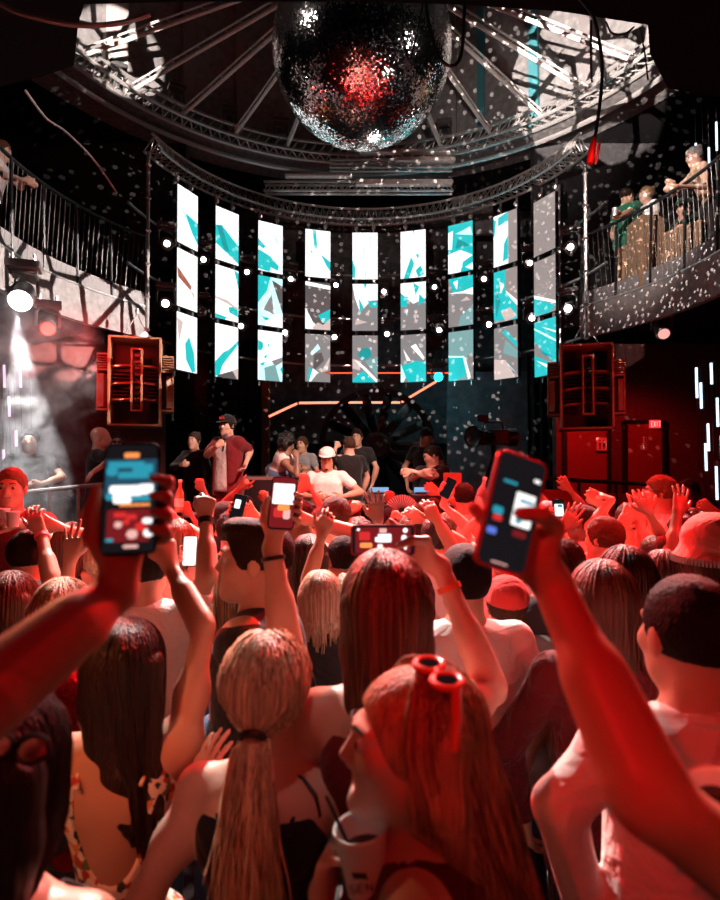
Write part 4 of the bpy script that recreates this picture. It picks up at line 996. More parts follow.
LBL = ['outermost tall screen column by the slim hoist pole, mostly white with a teal leaf shape', 'second tall screen column from the slim hoist pole, white with a broad teal band', 'third tall screen column from the hoist pole, grey triangle in its middle panel',
       'tall screen column above the white-capped DJ, its middle panel dark with white shards', 'central tall screen column below the mirror ball, brilliant white on top', 'tall screen column with teal splinters just before the cyan spotlight',
       'tall screen column above the cyan spotlight, teal top panel over white', 'tall screen column two-thirds white and one-third speckled stone on top', 'outermost tall screen column beside the hung red-edged speaker, speckled stone grey on top']
for i, (px, yt, yb) in enumerate(colpx):
    Y = 3.0 * FPX / (yb - yt) * 1.003; T0, B0 = U(px, yt, Y), U(px, yb, Y)
    ang = math.atan2(T0[0] - SAX, T0[1] - SAY); R = rotz(-ang)          # panel faces the arc centre
    c0 = V(T0[0], T0[1], (T0[2] + B0[2]) / 2); Hh = T0[2] - B0[2]; W_ = 0.5
    rt = R @ V(1, 0, 0); nf = R @ V(0, -1, 0)
    root = empty('screen_column', V(c0[0], c0[1], B0[2]), LBL[i], 'screen column', 'tall screen columns in a curve above the stage')
    ph = Hh / 3 - 0.085
    for k in range(3):
        top = T0[2] - k * Hh / 3
        mb = MB(); mb.box(V(c0[0], c0[1], top - ph / 2) - nf * 0.05, (W_, 0.09, ph), R, 0.005)
        hs_ = mb.build('screen_panel', BLACKP, root)
        tl = V(c0[0], c0[1], top) - rt * W_ / 2 + nf * 0.0
        mb = MB(); bg, polys = SCR[i][k]
        def put(key, pl, lay):
            mb.cur = LK.index(key); P = [tl + rt * (u * 0.985 + 0.0075) * W_ - UP * (v * 0.99 + 0.005) * ph + nf * (0.0005 + lay) for u, v in pl]
            nn = np.cross(P[1] - P[0], P[2] - P[0])
            if np.dot(nn, nf) < 0: P = P[::-1]
            mb.add(P, [tuple(range(len(P)))])
        put(bg, [(0, 0), (1, 0), (1, 1), (0, 1)], 0.0)
        for j, (key, pl) in enumerate(polys): put(key, pl, 0.0012 * (j + 1))
        mb.build('display', [LED[k2] for k2 in LK], hs_, np.array(root.location))
    mb = MB()
    for s in (-1, 1):
        mb.tube([c0 + rt * s * 0.17 - nf * 0.11 + UP * (Hh / 2 + 0.25), c0 + rt * s * 0.17 - nf * 0.11 - UP * Hh / 2], 0.018, 6)
        for k in (1, 2): mb.box(V(c0[0], c0[1], T0[2] - k * Hh / 3 + 0.042) + rt * s * 0.17 - nf * 0.05, (0.05, 0.05, 0.1), R)
        mb.lathe([(0.03, -0.04), (0.045, 0), (0.03, 0.04)], c0 + rt * s * 0.17 - nf * 0.08 + UP * (Hh / 2 + 0.12), UP, 8)
    mb.build('hanging_frame', STEEL, root)
# curved truss over the columns + pipes behind them
def arc_pts(r, z, a0=-78, a1=78, n=60): return [pol(a, r, z, SAX, SAY) for a in np.linspace(a0, a1, n)]
tr = empty('curved_truss', V(SAX, SAY + 3.3, 6.75), 'curved lattice truss carrying the screen columns', 'truss')
ZT = 6.78
for r, z in ((3.22, ZT), (3.5, ZT), (3.36, ZT + 0.26)):
    mb = MB(); mb.tube(arc_pts(r, z), 0.024, 6); mb.build('chord', ALU, tr, None, True)
mb = MB()
for i in range(70):
    a = -78 + 156 * i / 70; b = a + 156 / 140; c2 = a + 156 / 70
    q = lambda a_, r_, z_: pol(a_, r_, z_, SAX, SAY)
    mb.tube([q(a, 3.22, ZT), q(b, 3.36, ZT + 0.26), q(c2, 3.22, ZT)], 0.01, 4); mb.tube([q(a, 3.5, ZT), q(b, 3.36, ZT + 0.26), q(c2, 3.5, ZT)], 0.01, 4); mb.tube([q(a, 3.22, ZT), q(b, 3.5, ZT), q(c2, 3.22, ZT)], 0.01, 4)
mb.build('lattice', ALU, tr)
for z, lb in ((5.72, 'upper curved pipe holding lamps behind the screen columns'), (4.85, 'middle curved pipe holding lamps behind the screen columns'), (3.92, 'lowest curved pipe behind the screen columns, no lamps')):
    mb = MB(); mb.tube(arc_pts(3.42, z, -88, 88), 0.022, 6); tag(mb.build('lighting_pipe', STEEL, None, None, True), lb, 'pipe')
for a in (-72, -50, -30, -10, 10, 30, 50, 72):
    pass
# straight truss and pale slat rails behind the ball
def straight_truss(A, B, h, label, m=ALU, n=14):
    o = empty('hanging_truss', (A + B) / 2, label, 'truss'); d = nrm(B - A); side = nrm(np.cross(d, UP)) * 0.14
    for off in (V(0, 0, 0), V(0, 0, h), side, side + V(0, 0, h)):
        mb = MB(); mb.tube([A + off, B + off], 0.026, 6); mb.build('chord', m, o)
    mb = MB(); L_ = np.linalg.norm(B - A)
    for i in range(n):
        p, q, r_ = A + d * L_ * i / n, A + d * L_ * (i + .5) / n, A + d * L_ * (i + 1) / n
        for off in (V(0, 0, 0), side): mb.tube([p + off, q + off + V(0, 0, h), r_ + off], 0.012, 4)
    mb.build('lattice', m, o); return o
straight_truss(U(265, 194, 10.9), U(452, 194, 10.9), 0.17, 'straight lattice truss just below the mirror ball')
straight_truss(U(330, 171, 10.4), U(452, 171, 10.4), 0.14, 'short straight truss tucked closest under the mirror ball')
for j, (x0, x1, py, Y, hh) in enumerate(((356, 452, 183, 10.6, 0.1), (395, 455, 160, 10.2, 0.07), (360, 450, 152, 10.2, 0.06), (285, 352, 176, 10.6, 0.05))):
    a, b = U(x0, py, Y), U(x1, py, Y); mb = MB(); mb.box((a + b) / 2, (b[0] - a[0], 0.12, hh), None, 0.01)
    tag(mb.build('ceiling_slat', PALE), ['broad pale horizontal slat lowest under the mirror ball', 'short pale horizontal slat at the ball edge above the truss', 'thin pale horizontal slat touching the underside of the mirror ball outline', 'thin pale horizontal slat beside the ball above the straight truss'][j], 'slat')
mb = MB(); a, b = U(452, 235, 12.0), U(492, 172, 12.0); mb.box(((a[0] + b[0]) / 2, 12.0, (a[2] + b[2]) / 2), (b[0] - a[0], 0.1, b[2] - a[2])); struct('wall_baffle', mb, GREYM)
mb = MB(); mb.box((0.1, 12.7, 6.0), (7.4, 0.1, 7.2)); struct('wall_stage', mb, mat('stage_back_panels', (0.075, 0.07, 0.07), 0.8, bump=0.5, scale=7, var=0.5))
# ------------------------------------------------------------------ lamps
LAMPB = mat('lamp_housing', (0.07, 0.066, 0.066), 0.4)
LENSW = emit_mat('lamp_lens_white', (1.0, 0.93, 0.88), 14.0); LENSR = emit_mat('lamp_lens_red', (1.0, 0.05, 0.04), 14.0); LENSC = emit_mat('lamp_lens_cyan', (0.1, 0.85, 1.0), 14.0)
LENSD = mat('lamp_lens_unlit', (0.25, 0.25, 0.27), 0.1, 0.3)
def moving_head(P, aim, label, lens=LENSW, s=1.0, hang=0.32, group=None, lens_r=0.062):
    """moving-head lamp hanging by its base: P is the lens centre"""
    d = nrm(np.asarray(aim, float) - P); u = nrm(np.cross(d, UP)); w = np.cross(u, d)
    o = empty('hanging_stage_lamp', P, label, 'stage lamp', group)
    c = P - d * 0.14 * s; piv = c - d * 0.02
    mb = MB(); mb.lathe([(0.05 * s, -0.2 * s), (0.085 * s, -0.17 * s), (0.095 * s, -0.05 * s), (0.09 * s, 0.06 * s), (0.098 * s, 0.125 * s), (0.088 * s, 0.137 * s)], c, d, 16); mb.build('lamp_head', LAMPB, o, None, True)
    mb = MB(); mb.lathe([(0.001, 0.003), (lens_r * s * 0.7, 0.0), (lens_r * s, -0.01)], P + d * 0.004, d, 18); mb.build('lens', lens, o, None, True)
    top = piv + V(0, 0, hang * s)
    mb = MB()
    for k in (1, -1): mb.tube([piv + u * k * 0.095 * s, piv + u * k * 0.125 * s, piv + u * k * 0.125 * s + V(0, 0, 0.17 * s), piv + u * k * 0.09 * s + V(0, 0, 0.22 * s)], 0.018 * s, 6)
    mb.box(piv + V(0, 0, 0.225 * s), (0.24 * s, 0.08 * s, 0.03 * s), frame(u, np.cross(UP, u), UP)); mb.build('yoke', LAMPB, o)
    mb = MB(); mb.box(piv + V(0, 0, 0.275 * s), (0.3 * s, 0.2 * s, 0.075 * s), frame(u, np.cross(UP, u), UP), 0.01); mb.build('lamp_base', LAMPB, o)
    for k in (1, -1):
        mb = MB(); mb.tube([piv + u * k * 0.09 * s + V(0, 0, 0.3 * s), piv + u * k * 0.09 * s + V(0, 0, 0.39 * s)], 0.012 * s, 6); mb.build('clamp', STEEL, o)
    return o
AIMC = V(0, -1.0, 2.2)
gaps = [(203.5, 259.5), (247, 272), (290.7, 279), (336, 285), (384, 291.5), (434.5, 287), (484, 279), (530, 263)]
gaps2 = [(200.5, 311), (241, 326), (285, 332.5), (334.5, 337), (387, 334), (439.3, 330), (489, 324.5), (532, 318)]
NM = ['first screen gap from the hoist pole', 'second screen gap from the hoist pole', 'third screen gap from the hoist pole', 'screen gap between DJ and mirror ball', 'screen gap just before the teal-splintered column', 'screen gap straight over the cyan spot', 'screen gap next past the cyan spot', 'last screen gap before the speckled grey column']
def pipe_depth(px):
    best = None
    for a in np.linspace(-88, 88, 1400):
        P = pol(a, 3.25, 4.0, SAX, SAY); X = 360 + FPX * P[0] / P[1]
        if best is None or abs(X - px) < best[0]: best = (abs(X - px), P[1])
    return best[1]
for i, (px, py) in enumerate(gaps):
    P = U(px, py, pipe_depth(px)); moving_head(P, AIMC + V(0.6 * (i % 3 - 1), 0, 0), 'small lit lamp on the upper pipe, ' + NM[i], LENSW, 1.0, group='lamps between the screen columns', lens_r=0.048)
for i, (px, py) in enumerate(gaps2):
    P = U(px, py, pipe_depth(px)); moving_head(P, AIMC + V(0.5 * (i % 3 - 1), 0, 0.5), 'small lamp on the middle pipe, ' + NM[i], LENSD if i == 0 else LENSW, 1.0, group='lamps between the screen columns', lens_r=0.052)
for k, (px, py, lb) in enumerate(((167, 243.5, 'upper stage lamp fixed beside the slim hoist pole, outside the screens'), (165.5, 303.5, 'lower stage lamp fixed beside the slim hoist pole, outside the screens'), (570.5, 247, 'upper stage lamp outside the speckled grey column, below the curved truss end'), (568, 308.5, 'lower stage lamp outside the speckled grey column, above the hung speaker'))):
    moving_head(U(px, py, 8.6), V(0, 0, 2.5), lb, LENSW, 1.0, lens_r=0.06 if k % 2 else 0.05)
moving_head(U(20, 301, 6.0), V(-2.2, 2.6, 1.3), 'big blazing white moving-head lamp throwing a beam down into smoke', emit_mat('lamp_lens_blaze', (1, 0.95, 0.92), 60), 1.15, lens_r=0.095)
moving_head(U(48, 329, 6.3), V(-1.0, 2.0, 1.5), 'glowing red stage lamp under the gallery beside the white beam lamp', emit_mat('lamp_lens_red_blaze', (1, 0.03, 0.025), 9), 0.9, lens_r=0.085)
moving_head(U(664, 334, 7.3), V(2.6, 3.0, 0.8), 'moving-head lamp with pale red lens hanging below the gallery', emit_mat('lamp_lens_pink', (1, 0.42, 0.38), 1.1), 0.95, lens_r=0.08)
moving_head(U(690, 294, 6.7), V(1.5, 3.0, 0), 'unlit lamp clamped to the gallery edge under the seated people', LENSD, 0.8, hang=0.2)
moving_head(U(438.5, 377, 11.0), V(0.6, -2, 2.2), 'brilliant cyan spotlight at the end of the neon line', emit_mat('lamp_lens_cyan_blaze', (0.03, 0.8, 1.0), 2.2), 0.9, lens_r=0.1)
for k, (px, py, Y, lb) in enumerate(((178, 107, 9.3, 'dark lamp standing on the ring at the foot of the second spoke'), (119, 86, 8.9, 'pale lamp on the bright corner of the ring near the pale pilaster'), (230, 127, 10.0, 'dark lamp standing on the ring at the foot of the steepest spoke'), (281, 138, 10.3, 'dark lamp on the ring closest to the mirror ball edge'), (444, 139, 10.3, 'dark lamp on the ring just past the far side of the mirror ball'), (640, 76, 8.6, 'pale lamp at the end of the ring under the patterned white wall'))):
    moving_head(U(px, py, Y), V(0, 4, 0), lb, LENSD, 0.9, hang=0.2)
# LED tubes hanging in rain curtains
def light_strand(px, y0, y1, seg, Y, m, label, group, lean=4):
    A, B = U(px, y0, Y), U(px + lean * (y1 - y0) / 100, y1, Y)
    o = empty('hanging_light_strand', A, label, 'light strand', group)
    mb = MB(); mb.tube([A, B], 0.005, 5); mb.build('cord', CABLE, o)
    mb = MB(); f0, f1 = seg; mb.tube([A + (B - A) * f0, A + (B - A) * f1], 0.014, 6); mb.build('light_tube', m, o)
TW = emit_mat('tube_cool_white', (0.65, 0.85, 1.0), 2.2); TP = emit_mat('tube_pink_white', (1.0, 0.6, 0.95), 1.8)
g1 = 'hanging light strands by the red wall'
for px, seg in ((696, (0.05, 0.25)), (700, (0.15, 0.32)), (706, (0.42, 0.6)), (711, (0.02, 0.16)), (716, (0.25, 0.44)), (703, (0.55, 0.73)), (713, (0.7, 0.92)), (719, (0.5, 0.66))):
    light_strand(px, 360, 512, seg, 6.2, TW, 'thin hanging strand with a short cool white tube beside the red wall', g1, 3)
g2 = 'hanging light strands in the smoke'
for px, seg in ((4, (0.0, 0.2)), (8, (0.28, 0.46)), (14, (0.58, 0.72)), (1, (0.75, 0.95)), (20, (0.05, 0.2)), (30, (0.62, 0.78))):
    light_strand(px, 365, 478, seg, 6.3, TP, 'thin hanging strand with a short pinkish tube by the smoke beam', g2, 3)
g3 = 'hanging light strands above the gallery'
for px, seg in ((695, (0.25, 0.42)), (708, (0.28, 0.45)), (702, (0.7, 0.85)), (716, (0.1, 0.3)), (722, (0.5, 0.7))):
    light_strand(px, 108, 250, seg, 7.6, TW, 'thin hanging strand with a short white tube above the gallery woman', g3, 2)
# neon line
NEON = emit_mat('neon_orange', (1.0, 0.21, 0.12), 2.6)
P = [U(268, 417, 11.6), U(298, 403, 11.6), U(345, 402.5, 11.6), U(401, 402.5, 11.6), U(437, 381, 11.2)]
o = empty('hanging_neon_line', P[2], 'bent orange neon line glowing above the stage', 'neon light')
for a, b in zip(P[:-1], P[1:]):
    d = nrm(b - a); mb = MB(); mb.tube([a + d * 0.02, b - d * 0.02], 0.022, 8); mb.build('neon_tube', NEON, o, None, True)
mb = MB(); mb.tube([p + V(0, 0.05, 0) for p in P], 0.028, 6); mb.build('backing_channel', BLKST, o)
mb = MB(); mb.tube([U(306, 373, 12.0), U(470, 373, 12.0)], 0.014, 6); tag(mb.build('hanging_neon_line', emit_mat('neon_dim', (1, 0.1, 0.04), 1.6)), 'thin dim red neon line behind the foot of the screen columns', 'neon light')
# ------------------------------------------------------------------ hung speakers
def speaker(x0, y0, x1, y1, Y, yaw, label):
    a, b = U(x0, y1, Y), U(x1, y0, Y); c = (a + b) / 2; W_, H_ = b[0] - a[0], b[2] - a[2]; D_ = 0.55
    R = rotz(math.radians(yaw)); L = lambda x, y, z: c + R @ V(x, y, z)
    o = empty('hung_speaker', V(c[0], c[1], a[2]), label, 'speaker')
    t = 0.028; mb = MB()
    for s in (1, -1):
        mb.box(L(s * (W_ / 2 - t / 2), D_ / 2, 0), (t, D_, H_), R, 0.004); mb.box(L(0, D_ / 2, s * (H_ / 2 - t / 2)), (W_, D_, t), R, 0.004)
    mb.build('cabinet', SPKW, o)
    mb = MB(); mb.box(L(0, D_ - 0.02, 0), (W_ - 2 * t, 0.02, H_ - 2 * t), R); mb.build('back_panel', SPKB, o)
    mb = MB(); cw = W_ * 0.19; cx = W_ * 0.03; z1, z0 = H_ * 0.365, -H_ * 0.32
    for s in (1, -1): mb.box(L(cx + s * (cw / 2), 0.14, (z0 + z1) / 2), (0.022, 0.2, z1 - z0), R)
    for z in (z0, z1): mb.box(L(cx, 0.14, z), (cw + 0.02, 0.2, 0.022), R)
    mb.build('centre_horn', SPKW, o)
    mb = MB()
    for z in np.linspace(z0 + 0.06, z1 - 0.06, 9): mb.box(L(cx, 0.18, z), (cw * 0.7, 0.03, 0.045), R, 0.008)
    mb.build('horn_drivers', BLACKP, o)
    for s in (1, -1):
        for z in (H_ * 0.175, -H_ * 0.02, -H_ * 0.2):
            xa, xb = cx + s * cw / 2, s * (W_ / 2 - t)
            A, B = L(xa, 0.16, z + 0.02), L(xb, 0.04, z - 0.015); mb = MB(); d = nrm(B - A)
            mb.box((A + B) / 2 + R @ V(0, 0.1, 0), (np.linalg.norm(B - A), 0.22, 0.022), frame(d, R @ V(0, 1, 0) - d * np.dot(d, R @ V(0, 1, 0)), np.cross(d, R @ V(0, 1, 0)))); mb.build('horn_shelf', SPKW, o)
        mb = MB()
        for z in [H_ * 0.175 - 0.055 - 0.045 * k for k in range(4)] + [-H_ * 0.02 - 0.05 - 0.045 * k for k in range(4)]:
            xa, xb = cx + s * cw / 2, s * (W_ / 2 - t); mb.box(L((xa + xb) / 2, 0.24, z), (abs(xb - xa), 0.1, 0.011), R)
        mb.build('louvre_fins', SPKB, o)
        # side horn
        so = MB(); hh = H_ * 0.62; cxs = s * (W_ / 2 + 0.075)
        for s2 in (1, -1): so.box(L(cxs, 0.36, s2 * hh / 2), (0.15, 0.4, 0.025), R)
        so.box(L(cxs + s * 0.065, 0.36, -hh * 0.12), (0.02, 0.36, hh * 0.74), R); so.box(L(cxs, 0.52, 0), (0.13, 0.03, hh), R)
        so.box(L(cxs, 0.36, hh * 0.22), (0.15, 0.4, 0.025), R); so.box(L(cxs - s * 0.01, 0.30, -hh * 0.15), (0.09, 0.25, hh * 0.6), frame(R @ V(1, 0.35 * s, 0), R @ V(-0.35 * s, 1, 0), UP))
        for k in range(5): so.box(L(cxs, 0.36, hh * 0.27 + k * hh * 0.045), (0.15, 0.38, 0.012), R)
        so.build('side_horn', SPKW, o)
    mb = MB()
    for s in (1, -1): mb.tube([L(s * W_ * 0.3, 0.3, H_ / 2), L(0, 0.3, H_ / 2 + 0.35)], 0.008, 5)
    mb.tube([L(0, 0.3, H_ / 2 + 0.33), L(0, 0.3, H_ / 2 + 0.42)], 0.02, 6); mb.build('rigging', STEEL, o)
    return o, c
speaker(109, 336, 160, 426, 7.3, 17, 'big wooden open-fronted horn speaker hung at the slim hoist pole')
speaker(562, 343, 612, 429, 7.3, -17, 'big wooden open-fronted horn speaker glowing red along its edges, hung before the red wall')
def pole(px, y0, y1, Y, label, r=0.026):
    mb = MB(); A, B = U(px, y0, Y), U(px, y1, Y); B = V(A[0], A[1], B[2]); mb.tube([A, B], r, 8); 
    for z in np.arange(B[2], A[2], 0.45): mb.lathe([(r, -0.02), (r * 1.6, 0), (r, 0.02)], V(A[0], A[1], z), UP, 8)
    return tag(mb.build('hanging_pole', STEEL, None, None, True), label, 'pole')
pole(148.5, 152, 330, 7.8, 'slim bright steel hoist pole beside the outermost white screen column')
pole(585, 166, 338, 7.8, 'slim steel hoist pole above the red-edged speaker')
pole(174, 180, 420, 9.3, 'dark thin upright pipe alongside the outermost white screen column', 0.02)
pole(559, 185, 400, 9.3, 'dark thin upright pipe alongside the speckled grey screen column', 0.02)
for px in (211, 252, 295, 341, 388, 437, 483, 524):
    pass
# ------------------------------------------------------------------ cables
def cable(pts, r, label, m=CABLE, name='hanging_cable'):
    P = [np.asarray(p, float) for p in pts]; out = []
    for i in range(len(P) - 1):
        p0, p1, p2, p3 = P[max(i - 1, 0)], P[i], P[i + 1], P[min(i + 2, len(P) - 1)]
        for t in np.linspace(0, 1, 8, endpoint=(i == len(P) - 2)):
            out.append(0.5 * ((2 * p1) + (-p0 + p2) * t + (2 * p0 - 5 * p1 + 4 * p2 - p3) * t * t + (-p0 + 3 * p1 - 3 * p2 + p3) * t ** 3))
    mb = MB(); mb.tube(out, r, 6); return tag(mb.build(name, m, None, None, True), label, 'cable')
cable([U(426, -6, 3.66), U(428, 18, 3.66), U(438, 55, 3.66), U(451, 66, 3.66), U(461, 55, 3.66), U(464, 20, 3.66), U(465, -6, 3.66)], 0.011, 'black cable looping down in front of the edge of the mirror ball')
cable([U(402, -4, 3.68), U(403, 30, 3.68), U(409, 60, 3.68), U(416, 38, 3.68), U(424, -4, 3.68)], 0.006, 'thin dark cable hanging in a narrow V before the mirror ball')
cable([U(576, -5, 3.6), U(592, 14, 3.6), U(600, 45, 3.6), U(602, 80, 3.6), U(597, 125, 3.6), U(593, 146, 3.6)], 0.011, 'black cable hanging from the soffit down to the red connector')
cable([U(0, 4, 3.6), U(25, 15, 3.6), U(75, 25, 3.6), U(120, 23, 3.6), U(150, 14, 3.6)], 0.016, 'thick pale cable swagged along the corner of the soffit', mat('pale_cable', (0.35, 0.3, 0.29), 0.5))
cable([U(606, 22, 3.95), U(612, 33, 3.95), U(624, 34, 3.95), U(634, 27, 3.95)], 0.007, 'short dark cable loop under the soffit near the patterned wall')
cable([U(640, 28, 5.2), U(645, 55, 5.2), U(648, 80, 5.2)], 0.008, 'dark cable dropping beside the lamp at the end of the ring')
cable([U(591, 20, 4.6), U(591, 60, 4.6), U(592, 82, 4.6)], 0.009, 'short straight dark cable hanging beside the long connector cable')
cable([U(25, 90, 5.5), U(46, 118, 5.7), U(66, 132, 6.0), U(94, 160, 6.4), U(117, 193, 6.8)], 0.012, 'pale cable running diagonally down the dark gallery wall', mat('grey_cable', (0.3, 0.27, 0.26), 0.5))
mb = MB(); a, b = U(595, 136, 3.6), U(589.5, 164, 3.6); d = nrm(b - a); o = empty('hanging_connector', a, 'red cable connector dangling at the end of the black cable', 'connector')
mb.lathe([(0.008, 0), (0.016, 0.04), (0.021, 0.07), (0.021, 0.15), (0.017, 0.18)], a, d, 14); mb.build('connector_body', mat('red_plastic', (0.7, 0.03, 0.02), 0.35), o, None, True)
mb = MB(); q = a + V(0.03, 0, -0.04); mb.lathe([(0.006, 0), (0.009, 0.02), (0.009, 0.12), (0.006, 0.14)], q, d, 10); mb.build('connector_pin', PALE, o, None, True)
# ------------------------------------------------------------------ stage furniture
def boxobj(name, c, size, m, label, cat, R=None, bev=0.012, parent=None):
    mb = MB(); mb.box(c, size, R, bev); o = mb.build(name, m, parent, None if parent is None else None)
    return o if parent is not None else tag(o, label, cat)
a = U(165, 513, 6.45); b = U(268, 513, 6.45)
o = empty('stage_barrier', V((a[0] + b[0]) / 2, 6.45, 0), 'dark barrier with flat ledge between crowd and singer', 'barrier')
mb = MB(); mb.box(((a[0] + b[0]) / 2, 6.45, a[2] - 0.02), (b[0] - a[0] + 0.5, 0.3, 0.04), None, 0.008); mb.build('ledge', GREYM, o)
mb = MB(); mb.box(((a[0] + b[0]) / 2, 6.5, (a[2] - 0.04) / 2), (b[0] - a[0] + 0.4, 0.12, a[2] - 0.04)); mb.build('barrier_panel', BLACKP, o)
a, b = U(286, 502, 6.35), U(448, 502, 6.35)
o = empty('dj_booth', V((a[0] + b[0]) / 2, 6.2, 0), 'black DJ booth in front of the man in white shirt and cap', 'DJ booth')
mb = MB(); mb.box(((a[0] + b[0]) / 2, 6.2, a[2] - 0.03), (b[0] - a[0], 0.6, 0.06), None, 0.01); mb.build('booth_top', BLACKP, o)
mb = MB(); mb.box(((a[0] + b[0]) / 2, 6.05, (a[2] - 0.06) / 2), (b[0] - a[0] - 0.1, 0.1, a[2] - 0.06)); mb.build('booth_front', SOFF, o)
DZ = a[2]
def deck(px, label):
    c = U(px, 500, 6.2); o = empty('dj_deck', V(c[0], 6.2, DZ), label, 'DJ deck')
    mb = MB(); mb.box((c[0], 6.2, DZ + 0.05), (0.32, 0.36, 0.1), None, 0.01); mb.build('deck_body', BLACKP, o)
    mb = MB(); mb.lathe([(0.11, 0), (0.11, 0.015), (0.02, 0.02)], (c[0], 6.18, DZ + 0.1), UP, 20); mb.build('jog_wheel', DARKM, o, None, True)
    mb = MB(); mb.box((c[0], 6.36, DZ + 0.12), (0.2, 0.02, 0.08)); mb.build('deck_screen', emit_mat('deck_glow', (0.3, 0.6, 1), 0.8), o)
deck(380, 'black DJ deck on the booth beside the man in white'); deck(425, 'black DJ deck at the far end of the booth by the red panel')
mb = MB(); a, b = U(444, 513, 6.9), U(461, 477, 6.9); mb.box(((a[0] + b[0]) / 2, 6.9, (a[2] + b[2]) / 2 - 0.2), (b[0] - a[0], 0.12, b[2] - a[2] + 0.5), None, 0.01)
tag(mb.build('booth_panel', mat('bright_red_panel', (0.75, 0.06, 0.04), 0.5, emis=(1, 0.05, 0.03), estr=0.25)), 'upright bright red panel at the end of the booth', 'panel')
# round black prop behind the DJ
c = U(377, 446, 10.8); o = empty('round_stage_prop', c, 'large dark round prop with angled blades behind the DJ', 'stage prop')
mb = MB(); mb.lathe([(0.98, -0.08), (1.08, -0.08), (1.08, 0.08), (0.98, 0.08)], c, V(0, -1, 0), 48, False); mb.build('rim', BLKST, o, None, True)
mb = MB()
for k in range(14):
    an = 2 * math.pi * k / 14; d = V(math.cos(an), 0, math.sin(an)); t = V(-math.sin(an), 0, math.cos(an))
    mb.box(c + d * 0.62, (0.72, 0.26, 0.015), frame(d, t * 0.55 + V(0, 0.8, 0), np.cross(d, nrm(t * 0.55 + V(0, 0.8, 0)))))
mb.build('blades', mat('smoked_gloss_blade', (0.02, 0.02, 0.022), 0.2, 0.3), o)
mb = MB(); mb.lathe([(0.24, -0.1), (0.26, 0), (0.2, 0.12)], c, V(0, -1, 0), 24); mb.build('centre_disc', BLACKP, o, None, True)
for s in (1, -1):
    mb = MB(); mb.tube([c + V(s * 0.55, 0.1, -0.95), V(c[0] + s * 0.7, c[1] + 0.15, ZS)], 0.03, 6); mb.build('stand_leg', BLKST, o)
# bench riser where a woman sits
a, b = U(243, 476, 7.5), U(292, 476, 7.5); zt = a[2]
o = empty('flight_case', V((a[0] + b[0]) / 2, 7.5, ZS), 'black flight case the curly-haired woman sits on', 'case')
mb = MB(); mb.box(((a[0] + b[0]) / 2, 7.5, (zt + ZS) / 2), (b[0] - a[0], 0.6, zt - ZS), None, 0.015); mb.build('case_body', BLACKP, o)
for s in (1, -1):
    mb = MB(); mb.box(((a[0] + b[0]) / 2, 7.5 + s * 0.3, zt - 0.02), (b[0] - a[0] + 0.01, 0.03, 0.04)); mb.build('edge_trim', STEEL, o)
# video camera on a crane
c = U(488, 437, 8.2); o = empty('video_camera', c, 'black video camera on a crane arm in front of the grey stage panel', 'video camera')
mb = MB(); mb.box(c + V(0.1, 0.1, 0), (0.42, 0.2, 0.22), None, 0.02); mb.build('camera_body', BLACKP, o)
mb = MB(); mb.lathe([(0.09, 0), (0.09, 0.16), (0.12, 0.17), (0.12, 0.3), (0.15, 0.34), (0.15, 0.4), (0.1, 0.38)], c + V(0.05, 0.05, 0), nrm(V(-0.75, -0.6, 0)), 20); mb.build('camera_lens', mat('lens_barrel', (0.03, 0.03, 0.035), 0.25, 0.4), o, None, True)
mb = MB(); mb.tube([c + V(-0.05, 0.1, 0.12), c + V(-0.03, 0.1, 0.22), c + V(0.22, 0.1, 0.22), c + V(0.25, 0.1, 0.12)], 0.018, 6); mb.build('top_handle', BLACKP, o)
mb = MB(); mb.lathe([(0.11, 0), (0.13, 0.05), (0.13, 0.14), (0.08, 0.18)], c + V(0.28, 0.1, 0), V(1, 0, 0), 16); mb.build('battery_pack', DARKM, o, None, True)
mb = MB(); mb.box(c + V(-0.06, 0.05, 0.27), (0.16, 0.03, 0.1), None, 0.008); mb.build('viewfinder', BLACKP, o)
mb = MB(); mb.tube([c + V(0.1, 0.12, -0.1), c + V(0.14, 0.25, -0.3), V(1.75, 9.3, 1.0), V(1.8, 9.4, 0.82)], 0.035, 8); mb.tube([V(1.55, 9.4, 0.83), V(2.05, 9.4, 0.83)], 0.04, 6); mb.build('crane_arm', BLKST, o)
# rail with people leaning, left terrace
def rail(p, q, zf, label, npost=4, m=STEEL, infill=None):
    o = empty('terrace_rail', V((p[0] + q[0]) / 2, (p[1] + q[1]) / 2, zf), label, 'railing')
    mb = MB(); mb.tube([p, q], 0.022, 8); mb.build('handrail', m, o)
    mb = MB(); mb.tube([p * 1.0 - V(0, 0, 0.5 * (p[2] - zf)), q - V(0, 0, 0.5 * (q[2] - zf))], 0.014, 6); mb.build('mid_rail', m, o)
    for t in np.linspace(0.02, 0.98, npost):
        a = p + (q - p) * t; mb = MB(); mb.tube([a, V(a[0], a[1], zf)], 0.02, 6); mb.build('post', m, o)
    if infill:
        d = q - p; mb = MB(); n = nrm(np.cross(d, UP)) * 0.01
        mb.add([p - UP * 0.12 + n, q - UP * 0.12 + n, V(q[0], q[1], zf + 0.1) + n, V(p[0], p[1], zf + 0.1) + n, p - UP * 0.12 - n, q - UP * 0.12 - n, V(q[0], q[1], zf + 0.1) - n, V(p[0], p[1], zf + 0.1) - n], [(0, 1, 2, 3), (7, 6, 5, 4), (0, 4, 5, 1), (1, 5, 6, 2), (2, 6, 7, 3), (3, 7, 4, 0)])
        mb.build('infill_panel', infill, o)
    return o
rail(U(18, 493, 5.75), U(108, 484, 6.0), 0.65, 'steel terrace rail with a dark-shirted man leaning on it')
